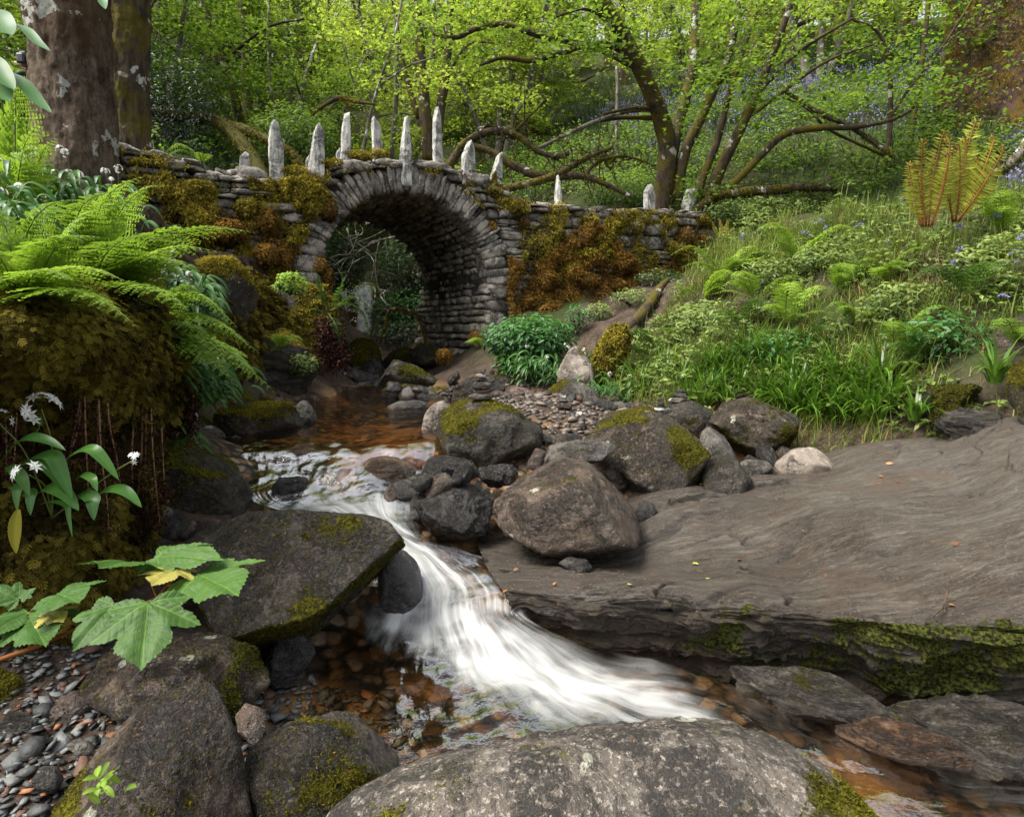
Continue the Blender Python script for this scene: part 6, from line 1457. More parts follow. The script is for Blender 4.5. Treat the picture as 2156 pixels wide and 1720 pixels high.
for u, v, n, L, mat, lab in [(1760, 620, 6, .5, 'fern', 'lush fern on the upper bank below the gap left of the golden ferns'), (1850, 600, 5, .45, 'fern', 'light green fern below the nearer golden fern clump'), (1480, 640, 6, .5, 'fern', 'feathery pale fern at the left rim of the grassy bank'),
        (2030, 640, 5, .45, 'fern_dark', 'dark fern on the bank below the taller golden fern clump'), (1680, 560, 6, .5, 'fern', 'sunny fern high on the bank beneath the end of the mossy log'), (1800, 690, 5, .42, 'fern', 'arching fern half way up the bank above the end of the tuft row')]:
    small_fern(lab, u, v, n, L, mat)
small_fern('small bright fern growing out of the pier beside the leafy bush', 1012, 735, 4, .42, 'fern', Y=7.3)
small_fern('pale fern frond tuft on top of the left wall', 425, 348, 4, .32, 'fern', Y=6.7)
small_fern('fern sprouting below the cushion mossed boulder', 590, 740, 4, .30, 'fern', Y=5.95)
crozier_fern('little brown fern with rolled tips at the end of the wing wall', (1520, 500), [(1518, 505, 1500, 470, -1), (1520, 505, 1515, 462, 1), (1524, 505, 1532, 465, 1), (1522, 505, 1545, 480, 1)], 9.4)

# strap leaved woodrush tufts
def tuft_mesh(seed, n, H, W, bend=(.5, 1.9)):
    r = np.random.default_rng(seed); mb = MB(); a = r.uniform(0, 6.28, n); rr = r.uniform(0, .05, n)
    p = np.column_stack([np.cos(a) * rr, np.sin(a) * rr, np.full(n, -.02)])
    blades(mb, p, np.column_stack([np.cos(a), np.sin(a), 0 * a]), H * r.uniform(.55, 1.15, n), W * r.uniform(.7, 1.2, n), r.uniform(*bend, n), np.clip(r.normal(.5, .25, n), 0, 1), 5)
    return mb.mesh('tuft')
rush = [tuft_mesh(s, 44, .46, .027, (.7, 2.4)) for s in range(4)]
for m_ in rush: m_.materials.append(M['rush'])
r = np.random.default_rng(12)
gr_, lb_ = 'strap leaved tufts at the foot of the grassy bank', 'glossy green strap leaved tuft at the foot of the grassy bank'
pos = [(1430, 822), (1462, 800), (1492, 832), (1520, 795), (1548, 780), (1560, 822), (1590, 800), (1612, 775), (1630, 826), (1652, 800), (1680, 842), (1700, 815), (1722, 795), (1735, 852), (1762, 830), (1790, 862), (1812, 838), (1835, 868), (1850, 815), (1872, 850),
       (1690, 880), (1720, 885), (1755, 888), (1785, 890), (1660, 870), (1820, 888), (1640, 862), (1850, 885), (1530, 850), (1480, 862), (1450, 850), (1500, 770), (1575, 760), (1640, 780), (1765, 800), (1700, 862), (1610, 850), (1400, 800), (1345, 825), (1330, 800), (1360, 840)]
for i, (u, v) in enumerate(pos):
    b = on_ground(u, v, 3.5, 9); o = link('woodrush_tuft', rush[i % 4], None, None, b); s = r.uniform(.65, 1.1); o.scale = (s, s, s * r.uniform(.85, 1.15)); o.rotation_euler.z = r.uniform(0, 6.28)
    tag(o, lb_, 'grass tuft', gr_)
for u, v, lab in [(1925, 880, 'lone yellowish strap leaved tuft in a crack of the bedrock'), (2095, 800, 'drooping strap leaved tuft above the dark wet ribbed rock')]:
    b = P(u, v, 4.2 if u < 2000 else 4.0); o = link('woodrush_tuft', rush[1], None, None, b); o.rotation_euler.z = u; o.scale = (.8, .8, .8); tag(o, lab, 'grass tuft')

# grass and low herbs on the right bank
def scatter(n, poly_px, seed):
    """random ground places inside a polygon of (u, Y)"""
    poly = [tuple(G(u, Y, 0)[:2]) for u, Y in poly_px]; r = np.random.default_rng(seed); a = np.array(poly)
    x = r.uniform(a[:, 0].min(), a[:, 0].max(), n * 3); y = r.uniform(a[:, 1].min(), a[:, 1].max(), n * 3)
    k = inpoly(x, y, poly); x, y = x[k][:n], y[k][:n]
    return np.column_stack([x, y, ground_z(x, y)])
BANK = [(1180, 6.9), (1300, 6.1), (1400, 5.4), (1500, 4.95), (1700, 4.5), (1900, 4.2), (2100, 3.85), (2400, 3.6), (2400, 6.6), (2150, 6.9), (1950, 7.4), (1750, 8.3), (1600, 9.0), (1480, 9.5), (1460, 8.9), (1430, 8.0), (1390, 7.4), (1330, 7.0), (1260, 7.4)]
r = np.random.default_rng(31); mb = MB()
p = scatter(30000, BANK, 1); pt = fbm(p * 1.3, 3); n = len(p)
k = pt + r.normal(size=n) * .15 > -.12; p = p[k]; n = len(p); a = r.uniform(0, 6.28, n)
blades(mb, p, np.column_stack([np.cos(a), np.sin(a) - .4, 0 * a]), r.uniform(.08, .24, n) * (1 + .9 * (r.random(n) > .88)), r.uniform(.004, .009, n), r.uniform(.3, 1.9, n), np.clip(.5 + .35 * fbm(p * 2, 2) + .25 * r.normal(size=n), 0, 1), 3)
tag(mb.build('grass', M['grass']), kind='stuff')
mb = MB(); p = scatter(6000, BANK, 2); pt = fbm(p * 1.1 + 7, 3); p = p[pt + r.normal(size=len(p)) * .1 > -.08]; n = len(p)
hgt = r.uniform(.03, .22, n) * np.clip(1 + 1.4 * fbm(p * 1.5, 3), .2, 2.4)
m = 5; c = np.repeat(p + np.column_stack([0 * hgt, 0 * hgt, hgt]), m, 0); a = r.uniform(0, 6.28, len(c)); d = np.column_stack([np.cos(a), np.sin(a), r.uniform(-.3, .2, len(c))])
leaves(mb, c, unit(np.array([0, -.25, 1.0]) + r.normal(size=c.shape) * .35), d, r.uniform(.025, .06, len(c)) * (1 + .8 * (r.random(len(c)) > .9)), r.uniform(.018, .038, len(c)), .1, np.clip(np.repeat(.55 + .4 * fbm(p * 2.2, 3), m) + .2 * r.normal(size=len(c)), 0, 1), droop=.15)
tag(mb.build('ground_cover', M['herb']), kind='stuff')
# dead stalks and litter in the bank
mb = MB(); p = scatter(2600, BANK, 3); n = len(p); a = r.uniform(0, 6.28, n)
blades(mb, p + [0, 0, .02], np.column_stack([np.cos(a), np.sin(a), 0 * a]), r.uniform(.1, .35, n), .005, r.uniform(1.0, 2.2, n), None, 3)
q = P(1985, 490, 5.6); m = 260; a = r.uniform(0, 6.28, m); rr = r.uniform(0, .35, m) ** .8
pp = np.column_stack([q[0] + np.cos(a) * rr, q[1] + np.sin(a) * rr - .15, 0 * a]); pp[:, 2] = ground_z(pp[:, 0], pp[:, 1]) + .02
blades(mb, pp, np.column_stack([np.cos(a), np.sin(a) - .6, 0 * a]), r.uniform(.12, .32, m), .007, r.uniform(1.3, 2.4, m), r.uniform(.2, .7, m), 3)
tag(mb.build('dead_grass', M['straw']), kind='stuff')
# bluebells on the near bank: single flower stems
def bluebell(u, v, lab, Y=None):
    b = on_ground(u, v, 3.5, 11) if Y is None else P(u, v, Y); o = empty('bluebell', b, lab, 'flower', 'bluebells on the near bank'); st, fl = MB(), MB(); r = np.random.default_rng(int(u + v))
    d = np.array([r.uniform(-.1, .1), r.uniform(-.1, .05), 0]); H = r.uniform(.22, .30)
    c = [b, b + d * .4 + [0, 0, H * .7], b + d + [0, 0, H], b + d * 1.6 + [0, 0, H * .97]]
    tube(st, c, [.004, .003, .003, .002], 5, 3); q = catmull(np.array(c), 30)[14:]
    p = q[r.integers(0, len(q), 9)]; f = np.repeat(p, 4, 0)
    leaves(fl, f, rand_dirs(len(f)), unit(r.normal(size=f.shape) * .5 + [0, 0, -.7]), .024, .012, .1)
    st.build('stem', M['stalk'], o); fl.build('flowers', M['bluebell'], o)
for i, (u, v) in enumerate([(1565, 545), (1700, 520), (1715, 545), (1745, 535), (1912, 470), (1925, 478), (2140, 500), (2060, 520), (2080, 620), (2110, 625), (2105, 600), (2000, 590), (2020, 610), (1990, 540), (2120, 560), (2130, 700), (1860, 560), (1780, 530)]):
    bluebell(u, v, 'slim bluebell with nodding violet flowers on the grassy bank')
# woodland floor behind: grass, bluebell haze
HILL = [(980, 12.6), (1480, 11.2), (1560, 10.2), (1750, 9.6), (1950, 9.0), (2400, 8), (2700, 16), (2100, 24), (1500, 26), (1000, 26)]
LEFTB = [(-250, 6.2), (60, 6.6), (280, 7.8), (420, 9.0), (560, 9.6), (640, 11.5), (700, 17), (500, 24), (-200, 22)]
mb = MB()
for poly, n, sd_ in ((HILL, 52000, 4), (LEFTB, 24000, 5)):
    p = scatter(n, poly, sd_); p = p[np.argsort(p[:, 1])]; pt = fbm(p * .6, 3); p = p[pt + r.normal(size=len(p)) * .25 > -.3]; n = len(p); a = r.uniform(0, 6.28, n)
    blades(mb, p, np.column_stack([np.cos(a), np.sin(a) - .5, 0 * a]), r.uniform(.14, .38, n), r.uniform(.010, .018, n), r.uniform(.6, 2.2, n), np.clip(.4 + .3 * fbm(p * 1.5, 2) + .28 * r.normal(size=n), 0, 1), 3)
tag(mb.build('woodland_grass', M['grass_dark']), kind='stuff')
mb = MB()
for poly, n, sd_ in (([(1400, 12.5), (1700, 12.2), (2100, 10.5), (2500, 11), (2500, 17), (1900, 19), (1200, 19)], 8000, 6), ([(300, 10), (470, 10.5), (560, 15), (200, 16)], 1100, 7), ([(2080, 8), (2300, 7.4), (2300, 9.5), (2080, 9.8)], 500, 8)):
    p = scatter(n, poly, sd_); p = p[fbm(p * .7 + 3, 3) > -.1]; p = np.repeat(p, 2, 0); n = len(p); p = p + r.normal(size=p.shape) * .03; p[:, 2] += r.uniform(.18, .36, n)
    leaves(mb, p, rand_dirs(n), unit(r.normal(size=(n, 3)) + [0, 0, -.8]), .045, .025, .1)
tag(mb.build('bluebells', M['bluebell']), kind='stuff')
mb = MB()
for poly, n, sd_ in (([(980, 12.4), (1480, 11.3), (1700, 10.2), (1950, 9.3), (2300, 8.5), (2300, 12), (1500, 15), (1000, 17)], 5200, 9), (LEFTB, 2600, 10)):
    p = scatter(n, poly, sd_); p = p[fbm(p * .8 + 9, 3) > -.05]; n = len(p); m = 6
    c = np.repeat(p + np.column_stack([0 * p[:, 0], 0 * p[:, 0], r.uniform(.1, .45, n)]), m, 0) + r.normal(size=(n * m, 3)) * [.09, .09, .05]
    a = r.uniform(0, 6.28, n * m)
    leaves(mb, c, unit(np.array([0, -.3, 1.0]) + r.normal(size=c.shape) * .4), np.column_stack([np.cos(a), np.sin(a), 0 * a - .2]), r.uniform(.05, .10, n * m), r.uniform(.03, .06, n * m), .1, np.repeat(r.random(n), m))
tag(mb.build('undergrowth', M['leaf_shade']), kind='stuff')
# leafy bush at the foot of the wing wall
def bush(label, cen, rad, n, leaf, mat, seed, name='bush', cat='bush', stems=14, flat=.35):
    r = np.random.default_rng(seed); o = empty(name, cen - np.array([0, 0, rad[2]]), label, cat); lf, st = MB(), MB()
    d = r.normal(size=(n, 3)); d /= np.linalg.norm(d, axis=1)[:, None]; d *= (r.random((n, 1)) ** .35); d = d * (1 + .25 * fbm(d * 2 + seed, 3))[:, None]
    p = cen + d * rad
    a = r.uniform(0, 6.28, n)
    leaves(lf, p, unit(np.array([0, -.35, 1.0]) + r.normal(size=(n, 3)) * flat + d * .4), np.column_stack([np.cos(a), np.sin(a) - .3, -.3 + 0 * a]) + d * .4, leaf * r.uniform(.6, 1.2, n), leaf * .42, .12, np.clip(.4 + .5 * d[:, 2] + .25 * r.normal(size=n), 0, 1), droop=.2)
    f = cen - np.array([0, 0, rad[2]])
    for _ in range(stems):
        e = cen + r.normal(size=3) * rad * .5; tube(st, [f, (f + e) / 2 + r.normal(size=3) * .04, e], [.009, .007, .004], 5, 4)
    lf.build('foliage', M[mat], o); st.build('stems', M['bark_dark'], o); return o
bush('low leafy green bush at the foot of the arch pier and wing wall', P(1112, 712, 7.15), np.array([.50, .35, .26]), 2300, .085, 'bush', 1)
for i, (u, v, w, h_, mt, lab) in enumerate([(1500, 690, .32, .2, 'herb', 'pale leafy herbs just right of the grey green clump'), (1660, 760, .3, .18, 'bush', 'dark leafy bramble in the hollow above the middle of the tuft row'), (1900, 660, .34, .18, 'herb', 'broad leaved weeds in the middle of the bank'),
        (1990, 740, .3, .2, 'bush', 'dark leaved bramble spilling over the brow above the overhanging peat'), (1620, 600, .36, .2, 'herb', 'mound of light green leaves on the upper left of the bank'), (2060, 580, .3, .16, 'herb', 'leafy bramble patch under the taller golden fern clump'), (1750, 560, .4, .16, 'herb', 'bright weeds along the crest of the bank')]):
    bush(lab, on_ground(u, v, 3.5, 9.5) + [0, 0, h_ * .5], np.array([w, .22, h_]), int(1500 * w), .065, mt, 40 + i, 'bramble' if mt == 'bush' else 'plant', 'bramble' if mt == 'bush' else 'plant', 6)
bush('sprawl of long leaved plants hanging under the left half of the leafy bush', P(1085, 765, 7.0), np.array([.2, .15, .16]), 420, .11, 'garlic', 2, 'plant', 'plant', 6)
bush('grey green herb clump on the earth bank right of the driftwood trunk', P(1448, 690, 7.0), np.array([.26, .2, .26]), 900, .065, 'herb', 3, 'plant', 'plant', 8)
bush('bramble sprig with rounded leaves beside the golden ferns', P(2130, 520, 5.4), np.array([.3, .2, .14]), 420, .06, 'herb', 4, 'bramble', 'bramble', 6)
bush('leafy bramble on the brow of the bank under the pale fern', P(1590, 760, 5.8), np.array([.35, .2, .2]), 600, .06, 'bush', 5, 'bramble', 'bramble', 6)
bush('bright leafy sprig on top of the mossy crag', P(612, 595, 6.5), np.array([.16, .12, .11]), 300, .06, 'fern', 6, 'plant', 'plant', 5)
bush('green herbs on the layered rock step above the pool', P(640, 765, 6.0), np.array([.14, .1, .11]), 260, .045, 'herb', 7, 'plant', 'plant', 4)
bush('broad dark evergreen shrub at the left side of the arch opening', P(722, 545, 11.6), np.array([.5, .3, .55]), 2600, .07, 'leaf_dark', 8, 'shrub', 'shrub', 6)
bush('tall bramble thicket filling the right side of the arch opening', P(865, 570, 12.1), np.array([.75, .4, .75]), 4200, .075, 'ivy', 9, 'bramble', 'bramble', 16)
bush('dark creeping leaves on the gorge floor behind the mossy boulders of the arch', P(850, 700, 11.3), np.array([.7, .3, .22]), 1500, .06, 'leaf_dark', 19, 'plant', 'plant', 4)
bush('ferny green growth over the dark hollow under the arch', P(850, 655, 11.8), np.array([.65, .3, .4]), 2000, .075, 'bush', 10, 'plant', 'plant', 6)
bush('leafy elder shrub above the gorge behind the left slates', P(620, 290, 11), np.array([.8, .6, .5]), 2600, .09, 'leaf_shade', 11, 'shrub', 'shrub', 10)
bush('holly like dark shrub between the two left trunks and the fallen limb', P(330, 200, 9.5), np.array([.9, .6, .7]), 3800, .07, 'leaf_dark', 12, 'shrub', 'shrub', 10)
bush('bramble mound in the shade below the leaning mossy hazel', P(1330, 400, 11.6), np.array([1.0, .5, .35]), 2400, .075, 'leaf_shade', 13, 'bramble', 'bramble', 10)
bush('patch of weeds on the earth bank just above the driftwood trunk', P(1330, 625, 8.3), np.array([.3, .25, .12]), 420, .05, 'herb', 17, 'plant', 'plant', 5)
bush('low ivy like leaves along the foot of the wing wall', P(1390, 585, 9.1), np.array([.35, .2, .13]), 420, .055, 'ivy', 18, 'plant', 'plant', 5)
bush('small leafy weeds on the bare earth under the wing wall', P(1262, 655, 8.2), np.array([.2, .2, .12]), 260, .05, 'herb', 15, 'plant', 'plant', 5)
bush('green weeds climbing the earth bank between the bush and the driftwood trunk', P(1215, 668, 7.9), np.array([.15, .15, .18]), 260, .055, 'bush', 16, 'plant', 'plant', 5)
bush('leafy herbs at the foot of the dark bank behind the wing wall', P(1600, 445, 10.2), np.array([1.0, .5, .22]), 1800, .08, 'herb', 14, 'plant', 'plant', 8)

# ------------------------------------------------------------------ dead fronds hanging from the left bank
def dead_fern(label, strands, seed):
    r = np.random.default_rng(seed); b = P(*strands[0][0]); o = empty('dead_fern', b, label, 'dead fern')
    for st in strands:
        c = catmull(np.array([P(*q) for q in st]), 90); m1, m2 = MB(), MB(); Y = st[0][2]
        tube(m1, c[::12], .0016 * Y * np.linspace(1, .5, len(c[::12])), 5, 3, tint=r.random())
        n = 330; i = (r.beta(1.6, 1.1, n) * 89).astype(int); p = c[i] + r.normal(size=(n, 3)) * .006 * Y
        leaves(m2, p, rand_dirs(n), unit(r.normal(size=(n, 3)) * .6 + [0, 0, -.6]), .006 * Y * r.uniform(.5, 1.5, n), .0032 * Y, .3, np.clip(r.normal(.35, .3, n), 0, 1))
        f = m2.build('frond', M['dead'], o); link('stalk', m1.mesh('stalk', b), M['straw'], f)
dead_fern('brown dead fronds hanging in the hollow behind the white garlic flowers', [[(175, 800, 2.2), (165, 900, 2.16), (140, 980, 2.12), (120, 1070, 2.1)], [(178, 790, 2.2), (180, 900, 2.14), (185, 1010, 2.12), (190, 1100, 2.1)], [(205, 810, 2.22), (206, 920, 2.18), (198, 1030, 2.15), (190, 1110, 2.15)],
    [(222, 800, 2.25), (232, 900, 2.2), (245, 960, 2.2), (255, 1030, 2.2)], [(172, 830, 2.18), (150, 940, 2.14), (130, 1010, 2.1)], [(208, 840, 2.2), (214, 960, 2.16), (226, 1060, 2.14), (230, 1130, 2.14)]], 1)
dead_fern('reddish dead fronds dangling in front of the long dark boulder', [[(300, 850, 2.5), (298, 960, 2.42), (290, 1060, 2.4), (300, 1140, 2.4)], [(318, 860, 2.5), (322, 950, 2.42), (330, 1040, 2.4), (338, 1120, 2.4)], [(340, 900, 2.55), (345, 1000, 2.45), (350, 1060, 2.42)], [(285, 840, 2.48), (278, 960, 2.42), (282, 1060, 2.4), (290, 1120, 2.4)], [(308, 870, 2.48), (306, 1000, 2.42), (312, 1100, 2.4)]], 2)
dead_fern('dark red heap of old fronds below the downswept bright fern', [[(a, 790, 3.35), (a + 8, 850, 3.25), (a + random.uniform(-15, 25), 915, 3.22)] for a in range(318, 400, 9)], 3)
dead_fern('straw coloured dead stalks at the left edge beside the garlic', [[(8, 820, 2.1), (14, 950, 2.06), (8, 1100, 2.03)], [(28, 810, 2.1), (24, 930, 2.06), (16, 1080, 2.03)], [(40, 790, 2.1), (34, 900, 2.06), (26, 1050, 2.03)]], 4)
dead_fern('brown withered fronds hanging under the evergreen fern of the crag', [[(690, 670, 6.35), (680, 700, 6.2), (668, 760, 6.2)], [(695, 670, 6.35), (695, 720, 6.2), (690, 775, 6.2)], [(700, 672, 6.35), (705, 720, 6.2), (702, 780, 6.2)], [(705, 675, 6.35), (718, 730, 6.2), (722, 778, 6.2)], [(688, 668, 6.35), (690, 700, 6.2), (684, 740, 6.2)]], 5)

# ------------------------------------------------------------------ wild garlic
def strap(mb, ctrl, width, tint, up=(0, -.5, 1), fold=.18):
    """one broad curved leaf along the control points"""
    c = catmull(np.array(ctrl), 18); T = unit(np.gradient(c, axis=0)); S = unit(np.cross(T, np.tile(unit(up), (18, 1)))); N = np.cross(S, T)
    t_ = np.linspace(0, 1, 18); w = width / 2 * np.clip(np.sin(np.pi * np.clip(t_ * .94 + .05, 0, 1)) ** .75, .06, 1); w[-1] = .0006
    V = np.stack([c - S * w[:, None] + N * (w * fold)[:, None], c - S * (w * .5)[:, None] + N * (w * fold * .3)[:, None], c, c + S * (w * .5)[:, None] + N * (w * fold * .3)[:, None], c + S * w[:, None] + N * (w * fold)[:, None]], 1).reshape(-1, 3)
    tn = np.tile(np.clip(tint + np.array([0, -.06, .22, -.06, 0]), 0, 1), 18)
    mb.add(V, None, gridfaces(18, 5), tn)
def umbel(mb, c, R, n, seed):
    r = np.random.default_rng(seed); d = unit(r.normal(size=(n, 3)) + [0, -.5, .55]); p = c + d * R
    for q, dd in zip(p, d):
        a = np.linspace(0, 2 * np.pi, 7)[:6] + r.uniform(0, 1); e1 = unit(np.cross(dd, [.3, .2, .9])); e2 = np.cross(dd, e1)
        pd = np.cos(a)[:, None] * e1 + np.sin(a)[:, None] * e2 + dd * .25
        leaves(mb, np.repeat(q[None], 6, 0), np.repeat(dd[None], 6, 0), pd, R * .52, R * .17, .1)
def garlic(label, base, lvs, heads, seed, stem_w=.0022):
    """lvs: (u0,v0,Y0, um,vm,Ym, u1,v1,Y1, width px); heads: (u, v, Y, radius px, flowers)"""
    b = P(*base); o = empty('wild_garlic', b, label, 'wild garlic')
    for i, l in enumerate(lvs):
        mb = MB(); Y = l[5]; a, m_, e = P(*l[0:3]), P(*l[3:6]), P(*l[6:9])
        strap(mb, [a, (a + m_) / 2 + [0, 0, .006 * Y], m_, (m_ + e) / 2 + [0, 0, .006 * Y], e], l[9] / F * Y * .8, random.uniform(.2, .9)); mb.build('leaf', M['garlic'], o)
    for u, v, Y, R, n in heads:
        c = P(u, v, Y); f = MB(); umbel(f, c, R / F * Y, n, int(u + v)); fo = f.build('flower_head', M['petal'], o)
        st = MB(); tube(st, [b, (b * .4 + c * .6) + [.02, 0, .02], c], [stem_w, stem_w, stem_w * .8], 6, 6, tint=.6)
        for k in range(n): pass
        link('stem', st.mesh('stem', b), M['stalk'], fo)
garlic('wild garlic plant with long arching leaves and starry white flowers at the lower left', (110, 1090, 1.95), [
    (60, 1000, 1.95, 10, 960, 1.9, 150, 945, 1.85, 0) if False else (8, 966, 1.9, 60, 922, 1.86, 138, 948, 1.84, 38), (120, 985, 1.92, 190, 945, 1.86, 250, 1010, 1.84, 36), (40, 985, 1.92, 110, 960, 1.86, 152, 1050, 1.84, 44),
    (30, 990, 1.9, 85, 975, 1.86, 140, 1040, 1.85, 30), (196, 1052, 1.9, 250, 1030, 1.86, 298, 1068, 1.84, 36), (160, 1045, 1.9, 195, 1050, 1.86, 198, 1095, 1.84, 40), (80, 1040, 1.9, 120, 1030, 1.86, 166, 1075, 1.84, 46),
    (50, 1045, 1.9, 66, 1040, 1.86, 64, 1085, 1.84, 32), (20, 1030, 1.9, 36, 1030, 1.86, 36, 1075, 1.84, 26), (85, 1062, 1.9, 140, 1065, 1.86, 152, 1130, 1.84, 15), (160, 1010, 1.9, 190, 1005, 1.86, 205, 1035, 1.84, 26), (12, 985, 1.9, 40, 1000, 1.86, 62, 1045, 1.84, 34), (70, 950, 1.95, 82, 900, 1.92, 88, 880, 1.92, 18)],
    [(88, 862, 1.95, 34, 13), (62, 1000, 1.82, 30, 7), (285, 966, 1.84, 15, 7), (-4, 888, 1.9, 26, 10)], 1)
mb = MB(); strap(mb, [P(40, 1072, 1.8), P(34, 1100, 1.8), P(32, 1130, 1.8), P(34, 1165, 1.8)], 30 / F * 1.8, .5, up=(0, -1, 0))
M['yellow_leaf'] = leaf_mat('yellowing leaf', (0.12, 0.12, 0.012), (0.30, 0.27, 0.03), .3, .4)
tag(mb.build('withered_leaf', M['yellow_leaf'], None, P(40, 1072, 1.8)), 'single yellowing garlic leaf hanging down below the garlic plant', 'leaf')
def garlic_patch(label, pts, Y0, spread, seed, scale=1.0, flowers=.4, name='wild_garlic'):
    r = np.random.default_rng(seed); b = P(*pts[0]); o = empty(name, b, label, 'wild garlic'); mb, fl, st = MB(), MB(), MB()
    for u, v, Y in pts:
        c = P(u, v, Y)
        for _ in range(int(r.integers(8, 13))):
            a = r.uniform(math.pi * .8, math.pi * 2.2); L = r.uniform(.07, .15) * scale; d = np.array([math.cos(a), math.sin(a), 0])
            q0 = c + r.normal(size=3) * [.07, .05, .05]
            strap(mb, [q0, q0 + d * L * .35 + [0, 0, L * .5], q0 + d * L * .8 + [0, 0, L * .35], q0 + d * L * 1.1 - [0, 0, L * .1]], .024 * scale, r.uniform(.1, .9))
        if r.random() < flowers:
            h = c + np.array([r.normal() * .04, -.04, .20 * scale]); umbel(fl, h, .022, 9, int(r.integers(1e6))); tube(st, [c, (c + h) / 2, h], .0022, 5, 3, tint=.6)
    mb.build('leaves', M['garlic'], o)
    if fl.n: fl.build('flowers', M['petal'], o); st.build('stems', M['stalk'], o)
r = np.random.default_rng(55)
garlic_patch('drift of wild garlic with white flower heads on the slope below the cushion mossed boulder', [(r.uniform(330, 420), r.uniform(610, 680), r.uniform(3.7, 4.3)) for _ in range(34)], 4, .2, 1, 1.05, .45)
garlic_patch('dense garlic leaves pouring down beside the heap of dark red fronds', [(r.uniform(395, 460), r.uniform(770, 850), r.uniform(3.6, 4.1)) for _ in range(20)], 4, .2, 2, 1.0, .2)
garlic_patch('garlic leaves in the gap between the mossy overhang and the downswept fern', [(r.uniform(265, 330), r.uniform(700, 810), r.uniform(3.0, 3.3)) for _ in range(22)], 3, .2, 3, .95, .35)
garlic_patch('wild garlic with white flowers around the foot of the stout trunk', [(r.uniform(40, 260), r.uniform(400, 470), r.uniform(3.4, 4.2)) for _ in range(30)], 4, .2, 4, 1.1, .4)
garlic_patch('tall garlic leaves in the sun at the upper left edge', [(r.uniform(-20, 80), r.uniform(440, 560), r.uniform(2.5, 3.0)) for _ in range(18)], 3, .2, 5, .95, .4)
garlic_patch('few garlic leaves at the waterline below the heap of dark red fronds', [(r.uniform(340, 380), r.uniform(925, 975), r.uniform(3.2, 3.4)) for _ in range(7)], 3, .2, 6, .8, .2)
garlic_patch('garlic leaves and thin flowers along the shingle below the leafy bush', [(r.uniform(1090, 1260), r.uniform(770, 805), r.uniform(6.6, 7.0)) for _ in range(18)], 7, .2, 7, 1.2, .4)
garlic_patch('garlic leaves at the foot of the upright pointed stone', [(r.uniform(1240, 1340), r.uniform(815, 860), r.uniform(5.9, 6.3)) for _ in range(12)], 6, .2, 8, 1.0, .3)

# ------------------------------------------------------------------ sycamore branch over the lower left
HALF = [(0.04, -0.03), (.16, -.10), (.30, -.13), (.47, -.03), (.44, .07), (.40, .15), (.42, .22), (.54, .30), (.64, .47), (.55, .51), (.45, .53), (.35, .50), (.29, .50), (.33, .62), (.32, .72), (.23, .81), (.15, .90), (.07, .95), (0, 1.05)]
def palmate(a, e, toward, tint0, wave, seed, wscale=1.0):
    """lobed leaf blade: stalk end a, tip of the middle lobe e, upper side facing 'toward'"""
    r = np.random.default_rng(seed); h = np.array(HALF); o = np.concatenate([h, (h * [-1, 1])[::-1][1:]])
    m = 300; seg = np.r_[0, np.cumsum(np.linalg.norm(np.diff(np.r_[o, o[:1]], axis=0), axis=1))]; s_ = np.linspace(0, seg[-1], m, endpoint=False)
    oc = np.r_[o, o[:1]]; ol = np.column_stack([np.interp(s_, seg, oc[:, 0]), np.interp(s_, seg, oc[:, 1])])
    c0 = np.array([0, .18]); tooth = .026 * (2 * np.abs(((s_ / seg[-1] * 58 + r.random()) % 1) - .5) - .3)
    ol = ol + unit(ol - c0) * tooth[:, None]; ol = ol * (1 + .03 * r.normal())
    rings = 30; k = (np.arange(1, rings + 1) / rings)
    pts = np.concatenate([np.zeros((1, 2)), (ol[None] * k[:, None, None]).reshape(-1, 2)])
    veins = [(0, 1.0), (.63, .48), (-.63, .48), (.46, -.02), (-.46, -.02)]
    dv = np.min([np.where(pts @ np.array(v) > 0, np.abs(pts[:, 0] * v[1] - pts[:, 1] * v[0]) / np.hypot(*v), 9) for v in veins], axis=0)
    vv = np.array([unit(np.array(v)) for v in veins]); al = pts @ vv.T; pd_ = np.abs(pts[:, :1] * vv[:, 1] - pts[:, 1:] * vv[:, 0]); pd_ = np.where(al > 0, pd_, 9); j_ = pd_.argmin(1); al = al[np.arange(len(pts)), j_]
    sec = np.abs(((al - .75 * dv) * 10.5) % 1 - .5); sec = np.exp(-((.5 - sec) / .07) ** 2) * sstep(.0, .02, dv)
    ter = np.abs(((dv + .3 * al) * 26) % 1 - .5); ter = np.exp(-((.5 - ter) / .12) ** 2)
    tint = np.clip(tint0 + .55 * np.exp(-(dv / .009) ** 2) + .26 * sec + .07 * ter + .16 * fbm(np.column_stack([pts * 5, 0 * pts[:, 0] + seed]), 3), 0, 1)
    L = np.linalg.norm(e - a); y = (e - a) / L; x = unit(np.cross(y, toward)); n = np.cross(x, y)
    z = -.10 * pts[:, 0] ** 2 * 2 - .12 * np.maximum(pts[:, 1] - .3, 0) ** 2 + wave * fbm(np.column_stack([pts * 3.2, 0 * pts[:, 0] + seed]), 2) + .03 * np.minimum(dv, .12) / .12 - .012 * sec + .02 * np.sin(np.arctan2(pts[:, 0], pts[:, 1]) * 9) * np.hypot(pts[:, 0], pts[:, 1])
    V = a + L * (pts[:, :1] * wscale * x + pts[:, 1:] * y + z[:, None] * n)
    i = np.arange(m); j = (i + 1) % m
    T = np.column_stack([0 * i, 1 + i, 1 + j]); Q = []
    for q in range(rings - 1): Q.append(np.column_stack([1 + q * m + i, 1 + (q + 1) * m + i, 1 + (q + 1) * m + j, 1 + q * m + j]))
    return V, T, np.concatenate(Q), tint
